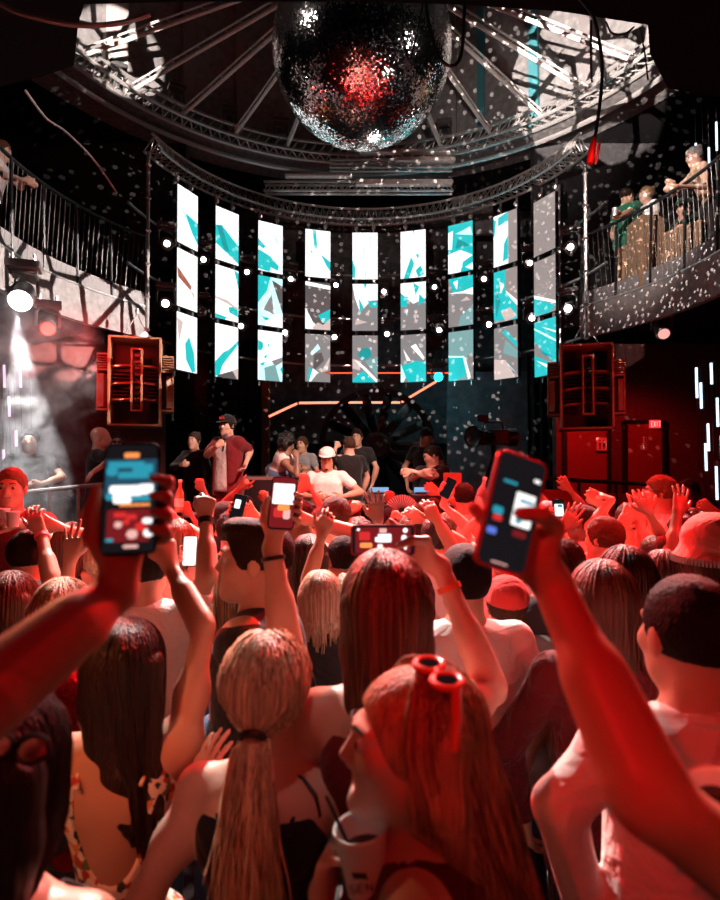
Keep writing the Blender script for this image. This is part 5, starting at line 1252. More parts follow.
rail(U(500, 476, 6.5), U(692, 487, 6.7), 0.5, 'dark terrace rail over red panels behind the sunglasses man', 6, BLKST, mat('red_infill', (0.3, 0.035, 0.03), 0.5, bump=0.1, scale=12))
def sofa(px, py, Y, label):
    c = U(px, py, Y); z0 = 0.65; o = empty('lounge_seat', V(c[0], Y, z0), label, 'seat')
    mb = MB(); mb.box((c[0], Y, z0 + 0.22), (0.55, 0.6, 0.4), None, 0.05); mb.build('seat', LEATHER, o)
    mb = MB(); mb.box((c[0], Y + 0.28, z0 + 0.55), (0.55, 0.16, 0.75), None, 0.06); mb.build('backrest', LEATHER, o)
sofa(40, 499, 6.95, 'dark lounge seat behind the steel rail, nearer the smoke'); sofa(82, 499, 6.95, 'dark lounge seat behind the steel rail, nearer the held-up phone')
# gallery furniture right
c = U(657, 240, 7.5); o = empty('slatted_planter', V(c[0], 7.45, ZB), 'pale slatted wooden box on the gallery beside the kissing couple', 'wooden box')
for sgn, (x0, x1) in ((0, (642, 664)),):
    A, B = U(x0, 240, 7.4), U(x1, 240, 7.4)
    zt = U(650, 214, 7.4)[2]
    mb = MB(); n = 9
    for i in range(n):
        x = A[0] + (B[0] - A[0]) * (i + .5) / n; mb.box((x, 7.4, (ZB + zt) / 2 + 0.02), ((B[0] - A[0]) / n * 0.86, 0.025, zt - ZB - 0.06), None, 0.003)
    mb.build('slat_front', WOOD, o)
    mb = MB()
    for y in (7.42, 7.78):
        for z in (ZB + 0.06, zt - 0.06): mb.box(((A[0] + B[0]) / 2, y, z), (B[0] - A[0], 0.03, 0.06))
    for x in (A[0], B[0]): mb.box((x, 7.6, (ZB + zt) / 2), (0.03, 0.38, zt - ZB - 0.02))
    mb.build('frame', WOOD, o)
A, B = U(664, 250, 7.15), U(702, 240, 6.75); o = empty('slatted_bench', V((A[0] + B[0]) / 2, 7.0, ZB), 'long slatted wooden bench front the dark-shirted man sits behind', 'bench')
mb = MB(); d = B - A; d[2] = 0; L_ = np.linalg.norm(d); d = nrm(d); zt = ZB + 0.62; Rr = frame(d, np.cross(UP, d), UP)
for i in range(13):
    q = A + d * L_ * (i + .5) / 13; mb.box((q[0], q[1], (ZB + zt) / 2), (L_ / 13 * 0.85, 0.025, zt - ZB), Rr, 0.003)
mb.build('slat_front', WOOD, o)
mb = MB(); q = A + d * L_ / 2 + np.cross(UP, d) * 0.24; mb.box((q[0], q[1], zt + 0.01), (L_, 0.5, 0.035), Rr, 0.006); mb.build('bench_top', WOOD, o)
# ------------------------------------------------------------------ smoke drifting through the white lamp's beam
def smoke():
    m = bpy.data.materials.new('smoke'); m.use_nodes = True; N, L = m.node_tree.nodes, m.node_tree.links; N.clear()
    out = N.new('ShaderNodeOutputMaterial'); vol = N.new('ShaderNodeVolumeScatter'); vol.inputs['Color'].default_value = (0.85, 0.86, 0.9, 1)
    tc = N.new('ShaderNodeTexCoord'); n = N.new('ShaderNodeTexNoise'); n.inputs['Scale'].default_value = 4.5; n.inputs['Detail'].default_value = 5; n.inputs['Roughness'].default_value = 0.62; n.inputs['Distortion'].default_value = 0.6
    r = N.new('ShaderNodeMapRange'); r.inputs['From Min'].default_value = 0.46; r.inputs['From Max'].default_value = 0.64; r.inputs['To Min'].default_value = 0.0; r.inputs['To Max'].default_value = 1.6
    g = N.new('ShaderNodeSeparateXYZ'); z = N.new('ShaderNodeMapRange'); z.inputs['From Min'].default_value = 3.6; z.inputs['From Max'].default_value = 2.7; z.inputs['To Min'].default_value = 0.12; z.inputs['To Max'].default_value = 1.0
    ml = N.new('ShaderNodeMath'); ml.operation = 'MULTIPLY'; ad = N.new('ShaderNodeMath'); ad.operation = 'ADD'; ad.inputs[1].default_value = 0.035
    L.new(tc.outputs['Object'], n.inputs['Vector']); L.new(n.outputs['Fac'], r.inputs['Value']); L.new(tc.outputs['Object'], g.inputs[0]); L.new(g.outputs['Z'], z.inputs['Value'])
    L.new(r.outputs['Result'], ml.inputs[0]); L.new(z.outputs['Result'], ml.inputs[1]); L.new(ml.outputs[0], ad.inputs[0]); L.new(ad.outputs[0], vol.inputs['Density']); L.new(vol.outputs[0], out.inputs['Volume'])
    mb = MB(); mb.box((-3.72, 6.1, 2.3), (1.5, 1.3, 2.8)); o = mb.build('smoke', m, base=V(0, 0, 0))
    return tag(o, 'drifting grey smoke lit by the blazing white lamp', 'smoke', None, 'stuff')
smoke()
# ------------------------------------------------------------------ special cloths
def floral_mat():
    m, N, L, b = new_mat('floral_print'); b.inputs['Roughness'].default_value = 0.8
    tc = N.new('ShaderNodeTexCoord'); n = N.new('ShaderNodeTexNoise'); n.inputs['Scale'].default_value = 45
    mx = N.new('ShaderNodeMix'); mx.data_type = 'VECTOR'; mx.inputs['Factor'].default_value = 0.02
    v = N.new('ShaderNodeTexVoronoi'); v.inputs['Scale'].default_value = 62
    L.new(tc.outputs['Object'], n.inputs['Vector']); L.new(tc.outputs['Object'], mx.inputs['A']); L.new(n.outputs['Color'], mx.inputs['B']); L.new(mx.outputs['Result'], v.inputs['Vector'])
    sp = N.new('ShaderNodeSeparateColor'); L.new(v.outputs['Color'], sp.inputs[0])
    r = N.new('ShaderNodeValToRGB'); r.color_ramp.interpolation = 'CONSTANT'; e = r.color_ramp.elements
    e[0].position = 0; e[0].color = (0.8, 0.7, 0.6, 1); e[1].position = 0.42; e[1].color = (0.7, 0.25, 0.06, 1)
    for p_, c in ((0.6, (0.45, 0.05, 0.03, 1)), (0.72, (0.8, 0.7, 0.6, 1)), (0.86, (0.03, 0.04, 0.05, 1)), (0.93, (0.12, 0.16, 0.07, 1))): x = e.new(p_); x.color = c
    L.new(sp.outputs[0], r.inputs['Fac']); L.new(r.outputs['Color'], b.inputs['Base Color'])
    return m
FLORAL = floral_mat()
SEQ = mat('red_sequins', (0.6, 0.02, 0.03), 0.15, 0.9, bump=1.0, scale=220, var=0.6)
STRIPE = cloth_mat('black_print_cotton', (0.02, 0.018, 0.02))
GOLD = mat('gold_metal', (0.8, 0.5, 0.2), 0.25, 1.0); RUBBER = mat('orange_rubber_band', (0.75, 0.12, 0.05), 0.5); WATCH = mat('watch_black', (0.02, 0.02, 0.022), 0.25); PINKB = mat('pink_band', (0.8, 0.15, 0.2), 0.5)
DOWN = V(0, 0, -1); NY = V(0, -1, 0)
def ortho(n, v):
    n = nrm(n); v = nrm(np.asarray(v, float) - n * np.dot(n, v)); return np.cross(v, n), v, n      # right, up, normal

# ================================================================== near foreground
# person just outside the frame whose hand holds up the phone by the smoke
ur, v, n = ortho(V(0.1, -0.93, 0.2), V(-0.05, 0.3, 0.95)); C1 = U(131, 498, 0.80)
p = person('person beyond the frame edge whose bare arm lifts a phone beside the smoke', V(-0.50, 0.36, 1.74), -15, 'm', 'tan', ('tee', 'black'), 'black', ('short', 'dark'), vox=0.0055, seed=1,
           L=dict(grip=(C1, -ur, v, n, 'wrap'), e=U(-34, 712, 0.64)))
phone(C1, ur, v, n, 'nearest upright phone showing a teal and white stage picture, held up by the smoke', [
    ('N', 0, 0.42, 1, 0.42, 0.1), ('C', -0.2, 0.62, 0.7, 0.06, .3), ('C', 0.45, 0.55, 0.4, 0.08, .3), ('C', 0.1, 0.42, 0.6, 0.06, .3), ('C', -0.75, 0.5, 0.22, 0.09, .8), ('K', 0, 0.82, 1, 0.1, .1), ('O', 0, 0.8, 0.3, 0.05, .6),
    ('W', -0.42, 0.1, 0.4, 0.13, .4), ('W', 0.1, 0.13, 0.35, 0.1, .3), ('W', 0.62, 0.15, 0.28, 0.1, .3), ('C', 0.4, -0.02, 0.4, 0.05, .3), ('W', -0.3, -0.05, 0.35, 0.06, .5), ('C', -0.8, 0.02, 0.14, 0.07, .8), ('O', 0.2, -0.14, 0.6, 0.025, .5),
    ('D', 0, -0.52, 0.85, 0.3, .2), ('R', -0.35, -0.32, 0.25, 0.05, .7), ('R', 0.1, -0.36, 0.2, 0.05, .7), ('P', -0.4, -0.5, 0.15, 0.06, .9), ('R', -0.1, -0.45, 0.14, 0.05, .9), ('P', 0.15, -0.68, 0.22, 0.085, 1), ('W', 0.72, -0.44, 0.2, 0.055, .9), ('W', 0.78, -0.66, 0.2, 0.075, 1), ('R', 0.45, -0.55, 0.2, 0.08, .8),
    ('K', 0, -0.92, 1, 0.08, .1), ('P', 0.12, -0.9, 0.3, 0.03, 1), ('C', -0.7, -0.78, 0.15, 0.03, .8)], case=PHM)
# person outside the frame on the other side
ur, v, n = ortho(V(0.26, -0.95, 0.12), V(0.29, 0.1, 0.95)); C2 = U(511, 512, 0.76); hv = nrm(V(-0.40, 0.0, 0.9)); hv = nrm(hv - n * np.dot(hv, n)); hu = np.cross(hv, n)
p = person('person beyond the frame edge whose bare arm crosses before the pale shirt, holding a phone', V(0.46, 0.36, 1.66), 48, 'm', 'tan', ('tee', 'black'), 'denim', ('short', 'black'), vox=0.0055, seed=2,
           R=dict(grip=(C2, hu, hv, n, 'side'), e=U(652, 800, 0.64)))
phone(C2, ur, v, n, 'nearest tilted phone with mostly black screen and small white patch, thumb across it', [
    ('W', 0.42, 0.08, 0.42, 0.3, .15), ('C', 0.5, 0.24, 0.3, 0.03, .2), ('C', 0.3, -0.05, 0.12, 0.12, .2), ('C', -0.35, 0.5, 0.3, 0.025, .5), ('C', -0.62, -0.05, 0.22, 0.07, .6), ('R', -0.58, -0.18, 0.2, 0.05, .8), ('B', -0.7, -0.42, 0.2, 0.06, .6), ('W', 0.75, 0.66, 0.14, 0.03, .6), ('D', 0.45, -0.35, 0.3, 0.06, .8), ('P', -0.1, -0.93, 0.35, 0.012, 1)], case=PHRED)
# cup at the frame edge
p = person('person beyond the frame edge holding a white cup behind the pale shirt', V(0.97, 0.74, 1.66), 40, 'm', 'fair', ('tee', 'black'), 'denim', ('short', 'brown'), vox=0.007, seed=3,
           L=dict(w=U(734, 880, 0.73), hand='cup', fd=V(-0.5, 0.45, 0.75), pn=V(-0.6, 0.6, -0.1)))
cup(U(722, 838, 0.70), V(-0.3, -0.3, 0.9), 'white cup with dark drink held at the frame edge behind the pale shirt', 0.075, 0.024, 0.033)

# dark-haired woman, corner
p = person('person with long black hair and glossy sunglasses on the head, nearest corner below the smoke', (0, 778, 0.84), -8, 'f', 'tan', ('strappy', 'black'), 'black', ('long', 'black', 0.42), vox=0.0055, seed=4, strand_n=900)
SGL = mat('mirror_lens', (0.3, 0.24, 0.24), 0.22, 1.0)
def head_glasses(p, fm, lm, y=0.055, z=0.105, label=None, tilt=0.9):
    P = lambda x, yy, zz: p.HC + p.Rh @ (V(x, yy, zz) * p.hs)
    c, s_ = math.cos(tilt), math.sin(tilt); Rl = p.Rh @ np.array([[1, 0, 0], [0, c, -s_], [0, s_, c]])
    o = empty('sunglasses', P(0, y, z), label, 'sunglasses')
    fmb = MB(); lens = []
    for sd in (1, -1):
        ctr = P(sd * 0.034, y, z); pts = [ctr + Rl @ V(0.027 * math.cos(a), 0, 0.023 * math.sin(a)) for a in np.linspace(0, 2 * math.pi, 21)]
        fmb.tube(pts, 0.0052, 6)
        mb = MB(); mb.lathe([(0.001, 0.003), (0.014, 0.002), (0.0245, 0)], ctr, Rl[:, 1], 18); lens.append(mb)
        fmb.tube([ctr + Rl @ V(sd * 0.029, 0, 0.006), P(sd * 0.088, y - 0.04, z - 0.03), P(sd * 0.097, y - 0.085, z - 0.075)], [0.0055, 0.005, 0.0042], 6)
    fmb.tube([P(-0.01, y, z), P(0.01, y, z)], 0.005, 6)
    fmb.build('frame', fm, o, None, True)
    for mb in lens: mb.build('lens', lm, o, None, True)
    return o
o = empty('sunglasses', U(14, 748, 0.76), 'glossy sunglasses pushed up on black hair in the nearest corner', 'sunglasses'); fmb = MB(); lens = []
gn = nrm(V(0.15, -0.8, 0.55)); gx = nrm(V(1, 0.1, -0.12)); gx = nrm(gx - gn * np.dot(gx, gn)); gu = np.cross(gn, gx)
for q_ in (-0.021, 0.022):
    c_ = U(14, 748, 0.735) + gx * q_; fmb.tube([c_ + gx * 0.02 * math.cos(a) + gu * 0.016 * math.sin(a) for a in np.linspace(0, 2 * math.pi, 21)], 0.0035, 6)
    mb = MB(); mb.add([c_ + gn * 0.003] + [c_ + gx * 0.019 * math.cos(a) + gu * 0.015 * math.sin(a) for a in np.linspace(0, 2 * math.pi, 24, endpoint=False)], [(0, k + 1, (k + 1) % 24 + 1) for k in range(24)]); lens.append(mb)
fmb.build('frame', BLACKP, o, None, True)
for mb in lens: mb.build('lens', SGL, o, None, True)

# brown-haired woman in the floral dress
p = person('person with long dark brown hair and open-backed floral dress, one bare arm raised', (127, 672, 1.42), 6, 'f', 'tan', ('dress', FLORAL), FLORAL, ('long', 'dark', 0.36), roll=0.05, sway=0.2, splay=-1.3, seed=5, vox=0.0055, strand_n=1000,
           R=dict(w=U(170, 566, 1.62), e=U(203, 628, 1.5), hand='relaxed', fd=V(-0.25, 0.1, 0.95), pn=V(-0.8, 0.5, 0)), L=dict(out=0.05))
# blonde ponytail
p = person('person with blonde ponytail tied low, bare back and raised open palm', (268, 696, 1.24), -4, 'f', 'fair', ('strappy', 'black'), 'black', ('pony', 'blonde', 0.34), seed=6, vox=0.0055, strand_n=1300, headscale=1.0,
           L=dict(w=U(192, 792, 1.33), e=U(138, 915, 1.15), hand='open', fd=V(0.42, 0.1, 0.9), pn=V(0.7, 0.7, -0.1), spread=0.6))
band(p, -1, GOLD, 0.93, 'bracelet', 0.027, 0.003)
mb = MB(); mb.tube([U(288, 772, 1.2), U(303, 778, 1.17), U(316, 795, 1.15), U(320, 815, 1.15), U(312, 828, 1.16), U(300, 826, 1.18)], 0.0035, 6); mb.build('headset_cord', CABLE, p.o, p.base, True)
# profile blonde with sunglasses on her head, drinking
p = person('person in profile with long light hair and red sunglasses on head, drinking from white cup', (408, 744, 0.95), 80, 'f', 'fair', ('tank', 'wine'), 'black', ('long', 'light', 0.42), look=14, pitch=4, azr=(-1.9, 2.0), splay=0.2, back=0.35, seed=7, vox=0.0045, face=True, mouth=True, strand_n=1300,
           R=dict(w=U(322, 892, 0.98), e=U(318, 1040, 0.95), hand='cup', fd=V(0.18, -0.15, 0.95), pn=V(0.85, -0.35, 0.05)), L=dict(fwd=0.2))
ga, gb = U(447, 681, 0.865), U(420, 656, 0.955); gx = nrm(gb - ga); gn = nrm(V(0.25, -0.85, 0.45)); gn = nrm(gn - gx * np.dot(gn, gx)); gu = np.cross(gx, gn)
ACET = mat('red_acetate', (0.7, 0.05, 0.02), 0.25); o = empty('sunglasses', ga, 'red-framed sunglasses pushed up on the light hair of the drinking woman', 'sunglasses'); fmb = MB(); lens = []
for c_ in (ga, ga + gx * 0.062):
    fmb.tube([c_ + gx * 0.024 * math.cos(a) + gu * 0.021 * math.sin(a) for a in np.linspace(0, 2 * math.pi, 25)], 0.0055, 8)
    mb = MB(); mb.lathe([(0.001, 0.003), (0.012, 0.002), (0.0235, 0)], c_, gn, 20); lens.append(mb)
fmb.tube([ga + gx * 0.026, ga + gx * 0.038], 0.006, 6); fmb.tube([ga - gx * 0.022 + gu * 0.004, ga - gx * 0.03 - gn * 0.01 - UP * 0.03, ga - gx * 0.022 - gn * 0.016 - UP * 0.075], [0.008, 0.0075, 0.006], 6)
fmb.build('frame', ACET, o, None, True)
for mb in lens: mb.build('lens', mat('black_lens', (0.006, 0.006, 0.008), 0.9, spec=0.0), o, None, True)
cb = U(371, 902, 0.92); ax = nrm(V(-0.14, 0.0, 0.99)); o = cup(cb, ax, 'white cup with dark letters lifted to the open mouth', 0.118, 0.032, 0.042)
mb = MB(); uu = nrm(np.cross(V(0, 1, 0), ax)); q = cb + ax * 0.044 + V(0, -0.0375, 0) - uu * 0.026; letters('SEN', q, uu, ax, 0.0085, 0.011, 0.0009, mb); q2 = cb + ax * 0.066 + V(0, -0.039, 0) - uu * 0.018; mb.add([q2, q2 + uu * 0.022 - ax * 0.004, q2 + uu * 0.02 + ax * 0.006, q2 - uu * 0.002 + ax * 0.01], [(0, 1, 2, 3)]); mb.build('lettering', DRKP, o)
mb = MB(); mb.tube([cb + ax * 0.05 + V(-0.01, 0, 0), U(326, 796, 0.93)], 0.0032, 6); tag(mb.build('drinking_straw', BLACKP, None, None, True), 'black straw poking out of the lettered white cup', 'straw')

# white-shirted man
p = person('person with short black hair and pale long-sleeved shirt seen from behind', (687, 637, 1.2), 8, 'm', 'tan', ('shirt', cloth_mat('pale_shirt', (0.72, 0.62, 0.58), 7, 0.9)), 'black', ('crop', 'black'), seed=8, vox=0.0055,
           L=dict(w=U(583, 905, 1.2), e=U(560, 806, 1.17), hand='relaxed'), R=dict(out=0.05))
mb = MB(); mb.tube([p.N + p.RT @ V(0.058 * math.cos(a), 0.062 * math.sin(a) - 0.012, 0.012 - 0.012 * math.sin(a)) for a in np.linspace(0, 2 * math.pi, 25)], 0.016, 8); mb.build('shirt_collar', p.top.data.materials[0], p.o, p.base, True)

# long reddish hair with landscape phone
Cp = U(383, 540, 1.40); n = NY; ur, v = V(0, 0, 1), V(-1, 0, 0); hv = nrm(V(-0.72, 0, 0.7)); hu = np.cross(hv, n)
p = person('person with very long straight reddish hair filming with a phone held sideways', (385, 614, 1.27), 2, 'f', 'fair', ('strappy', 'maroon'), 'black', ('long', 'auburn', 0.5), seed=9, vox=0.0055, strand_n=1300,
           R=dict(grip=(Cp + V(0.035, 0, -0.008), hu, hv, n, 'side'), e=U(492, 690, 1.36)), wide=0.94)
band(p, 1, RUBBER, 0.82, 'wristband', 0.0265, 0.007)
phone(Cp, ur, v, n, 'phone held sideways above the very long reddish hair, bright stage on its screen', [('D', 0, 0, 0.9, 0.9, .1), ('W', 0.15, -0.05, 0.3, 0.22, .3), ('W', 0.05, 0.12, 0.18, 0.14, .5), ('P', 0.68, 0.0, 0.16, 0.12, .5), ('O', -0.35, 0.55, 0.18, 0.2, .6), ('W', -0.4, 0.1, 0.12, 0.08, .6), ('W', 0.1, -0.68, 0.28, 0.09, 1), ('W', 0.7, -0.72, 0.18, 0.08, 1), ('W', -0.5, -0.72, 0.16, 0.05, .9), ('R', 0.3, 0.6, 0.3, 0.18, .3), ('W', 0.75, 0.8, 0.1, 0.05, 1)], case=PHRED)

# ================================================================== middle
p = person('person in white t-shirt with dark hair behind the near phone, clenched fist punched up', (147, 568, 2.35), 3, 'm', 'tan', ('tee', 'white'), 'denim', ('short', 'dark'), seed=10,
           R=dict(w=U(206, 518, 2.45), e=U(207, 577, 2.3), hand='fist', fd=V(0.03, 0.05, 1), pn=V(-0.5, 0.85, 0)), L=dict(w=U(70, 560, 2.5), hand='open'))
band(p, 1, WATCH, 0.93, 'watch', 0.03, 0.013)
ur, v, n = ortho(V(0.05, -0.95, 0.35), V(0.05, 0.3, 0.95)); C3 = U(283, 503, 1.66)
p = person('person in profile with dark quiff, black tee and cross-body strap, forearm up with a phone', (254, 562, 1.84), 80, 'm', 'tan', ('tee', 'black'), 'black', ('quiff', 'dark'), pitch=3, seed=11, vox=0.006, face=True, look=14,
           L=dict(grip=(C3, -ur, v, n, 'wrap'), e=U(287, 652, 1.6)))
strap_across(p, BLACKP, -1, 0.03); band(p, -1, BLACKP, 0.9, 'wristband', 0.03, 0.006)
phone(C3, ur, v, n, 'phone with white screen above the dark quiff', [('W', 0, 0.35, 0.9, 0.42, .1), ('R', -0.3, -0.4, 0.4, 0.2, .5), ('P', 0.4, -0.45, 0.3, 0.2, .6), ('O', 0.1, -0.2, 0.5, 0.12, .5)], 'D')
p = person('person with short black hair and white t-shirt crossed by a black strap', (464, 582, 2.0), 4, 'm', 'tan', ('tee', 'white'), 'black', ('short', 'black'), seed=12)
strap_across(p, BLACKP, 1, 0.03)
p = person('person with straight brown hair and dark red ruched top beside the raised near arm', (601, 606, 1.72), -3, 'f', 'fair', ('long', 'wine'), 'black', ('long', 'brown', 0.3), seed=13, strand_n=700)
person('person with dark brown hair just behind the ruched red top', (624, 584, 2.05), 5, 'f', 'tan', ('tee', 'black'), 'black', ('long', 'dark', 0.25), seed=14)
p = person('person wearing a plain red baseball cap and grey tee beyond the tilted phone', (506, 607, 2.45), 0, 'm', 'tan', ('tee', 'grey'), 'denim', ('short', 'brown'), seed=15); cap_on(p, CLOTH['red'], False)
person('person with auburn hair at the frame edge under the smoke', (13, 606, 2.2), -5, 'f', 'fair', ('strappy', 'black'), 'denim', ('long', 'auburn', 0.24), seed=17)
person('person with loose blonde hair and red sequined top by the near raised arm', (64, 618, 1.92), 0, 'f', 'fair', ('tank', SEQ), 'black', ('bob', 'blonde', 0.16), seed=18)
p = person('person with cropped dark hair lifting a bent hand with pink wristband', (30, 556, 2.9), -5, 'm', 'tan', ('tee', 'black'), 'denim', ('short', 'dark'), seed=19, R=dict(w=U(41, 533, 2.85), e=U(52, 582, 2.7), hand='relaxed', fd=V(-0.35, -0.1, 0.9)))
band(p, 1, PINKB, 0.93, 'wristband', 0.03, 0.009)
person('person with short blonde bob and black top in front of the curly blonde', (320, 602, 2.4), 8, 'f', 'fair', ('tee', STRIPE), 'denim', ('bob', 'blonde', 0.12), seed=20)
person('person with curly blonde hair beside the very long reddish hair', (349, 606, 2.6), 5, 'f', 'fair', ('tank', 'pink'), 'denim', ('curly', 'light', 0.22), seed=21)
p = person('person in pink bucket hat with white fringed brim at the frame edge', (712, 556, 2.3), 5, 'f', 'fair', ('tank', 'pink'), 'denim', ('bob', 'brown', 0.15), seed=22)
G = Field(); G.ell(p.HC + V(0, -0.01, 0.075), V(0.105, 0.125, 0.095), None, 0.02); G.cone(p.HC + V(0, -0.01, 0.05), p.HC + V(0, -0.01, 0.0), 0.112, 0.145, 0.03); G.ell(p.HC + V(0, 0, -0.12), V(0.3, 0.3, 0.12), None, 0.005, True)
v2, f2 = G.mesh(0.007); hat = link('bucket_hat', mesh_from('bucket_hat', v2, f2, cloth_mat('coral_towelling', (0.85, 0.24, 0.2)), True, p.base), p.o)
mb = MB()
for k in range(72):
    a = 2 * math.pi * k / 72; q = p.HC + V(0.142 * math.cos(a), -0.01 + 0.142 * math.sin(a), 0.004); mb.tube([q, q + V(0.006 * math.cos(a), 0.006 * math.sin(a), -0.026)], 0.0045, 4)
mb.build('fringe', CLOTH['white'], hat, p.base)

# ================================================================== crowd further in
def crowd(px, Y, h, sex, skin, top, hair, label, R=None, L=None, yaw=0, bottom='denim', **k):
    if Y > 4 and h < 1.8: h -= 0.11
    z = h - 0.12; py = 462 - (z - CZ) / Y * FPX
    return person('person ' + label, (px, py, Y), yaw, sex, skin, top, bottom, hair, R, L, seed=int(px * 7 + Y * 100), **k)
def up(px, py, Y, hand='open', **k): return dict(w=U(px, py, Y), hand=hand, **k)
def hold_phone(px, py, Y, lean=0.0, side=1):
    ur, v, n = ortho(V(0.0, -0.97, 0.2), V(lean, 0.2, 0.95)); C = U(px, py, Y); return C, ur, v, n, dict(grip=(C, ur if side > 0 else -ur, v, n, 'wrap'))
# --- about 2.7-3.6 m in
crowd(72, 3.3, 1.64, 'f', 'fair', ('tank', 'black'), ('long', 'brown', 0.25), 'with brown hair waving a thin bare arm beside the pink wristband', R=up(60, 527, 3.2))
crowd(97, 3.4, 1.74, 'm', 'tan', ('tee', 'white'), ('short', 'brown'), 'in white tee and short brown hair just behind the near raised forearm, hand up', R=up(112, 540, 3.2, e=U(118, 575, 3.1)), L=up(82, 545, 3.4))
C, ur, v, n, g = hold_phone(190, 551, 3.0); crowd(178, 3.25, 1.66, 'f', 'fair', ('tee', 'cream'), ('bob', 'light', 0.12), 'in cream tee holding a small lit phone beside the clenched fist', R=g)
phone(C, ur, v, n, 'small phone glowing greenish white beside the clenched fist arm', [('W', 0, 0.1, 0.85, 0.8, .2)], 'W')
C, ur, v, n, g = hold_phone(238, 508, 3.3, 0.2); crowd(232, 3.45, 1.7, 'm', 'tan', ('tee', 'charcoal'), ('short', 'dark'), 'in charcoal tee lifting a glinting phone over the quiff', R=g)
phone(C, ur, v, n, 'small tilted phone glinting white over the fist side of the quiff', [('W', -0.2, 0.3, 0.5, 0.35, .4)])
crowd(252, 3.7, 1.66, 'f', 'fair', ('tank', 'red'), ('pony', 'brown', 0.25), 'in red tank with brown ponytail, palm spread high under the singer', R=up(259, 520, 3.5, spread=1.2))
crowd(296, 3.2, 1.72, 'm', 'fair', ('tee', 'white'), ('short', 'light'), 'in white tee with light short hair, two fingers raised under the DJ', R=up(309, 520, 3.1, 'peace'))
crowd(309, 2.75, 1.64, 'f', 'tan', ('strappy', 'black'), ('long', 'dark', 0.25), 'with dark hair whose slim arm lifts a bent hand under the DJ', R=up(322, 535, 2.6, 'relaxed', e=U(308, 582, 2.55)))
crowd(337, 3.5, 1.78, 'm', 'tan', ('tee', 'white'), ('short', 'brown'), 'in white tee with tousled brown hair in front of the DJ booth', yaw=-20)
crowd(342, 2.95, 1.62, 'm', 'brown', ('tee', 'black'), ('crop', 'black'), 'in black tee and cropped black hair beside the sideways phone', yaw=30)
crowd(390, 2.85, 1.56, 'f', 'fair', ('tank', 'cream'), ('long', 'auburn', 0.25), 'in cream tank stretching a big spread hand before the DJ', R=up(378, 521, 2.55, spread=1.6, fd=V(-0.12, 0.1, 1), e=U(379, 572, 2.6)))
crowd(414, 3.45, 1.68, 'f', 'fair', ('tee', 'pink'), ('bob', 'brown', 0.14), 'in pink tee with a brown bob beyond the sideways phone', R=up(424, 520, 3.3, 'relaxed'))
crowd(436, 3.2, 1.7, 'f', 'tan', ('tank', 'white'), ('bun', 'dark'), 'in white tank with a dark bun, arm bent up beside the red panel', R=up(437, 520, 3.0, 'relaxed', e=U(455, 552, 2.95)))
C, ur, v, n, g = hold_phone(559, 512, 3.5); crowd(547, 3.8, 1.72, 'f', 'fair', ('tee', 'red'), ('long', 'dark', 0.25), 'in red tee with dark hair holding up a bright phone past the tilted one', R=g)
phone(C, ur, v, n, 'small upright phone with white picture past the big tilted phone', [('W', 0, 0.15, 0.8, 0.5, .2), ('C', 0.2, 0.5, 0.4, 0.1, .3), ('R', 0, -0.65, 0.6, 0.15, .4)])
crowd(566, 2.95, 1.6, 'm', 'tan', ('tee', 'maroon'), ('short', 'dark'), 'in maroon tee with short dark hair below the black cap, arm up', L=up(563, 528, 3.1))
crowd(603, 3.3, 1.68, 'm', 'fair', ('tee', 'red'), ('short', 'auburn'), 'with brightly lit short auburn hair in red tee', yaw=35)
crowd(629, 3.6, 1.74, 'm', 'fair', ('tee', 'pink'), ('crop', 'brown'), 'in pink tee with cropped brown hair below the sunglasses man, arms up', yaw=-10, R=up(640, 520, 3.4, e=U(646, 560, 3.35)), L=up(618, 528, 3.4))
p = crowd(655, 3.15, 1.6, 'f', 'fair', ('tee', 'white'), ('bun', 'auburn'), 'in white tee with auburn bun and thin bag strap', R=up(648, 512, 3.2)); strap_across(p, BLACKP, 1, 0.014)
crowd(690, 3.2, 1.7, 'm', 'brown', ('tee', 'red'), ('curly', 'black'), 'in red tee with curly black hair beside the fringed bucket hat, palm up', L=up(678, 512, 3.1, e=U(670, 560, 3.0)))
crowd(413, 2.65, 1.5, 'f', 'fair', ('tank', 'black'), ('bob', 'dark', 0.12), 'with dark bob low beside the sideways phone hand', vox=0.009)
crowd(545, 2.6, 1.64, 'm', 'tan', ('tee', 'charcoal'), ('short', 'dark'), 'in charcoal tee and short dark hair behind the tilted phone wrist')
crowd(663, 2.55, 1.6, 'f', 'fair', ('tank', 'white'), ('long', 'brown', 0.2), 'with brown hair and white tank just before the short black hair')
crowd(105, 2.75, 1.64, 'f', 'fair', ('tank', 'white'), ('bun', 'blonde'), 'in white tank with blonde bun between the two near forearms')
crowd(232, 2.5, 1.56, 'f', 'fair', ('strappy', 'pink'), ('long', 'light', 0.25), 'in pink straps with light hair low beside the fist arm')
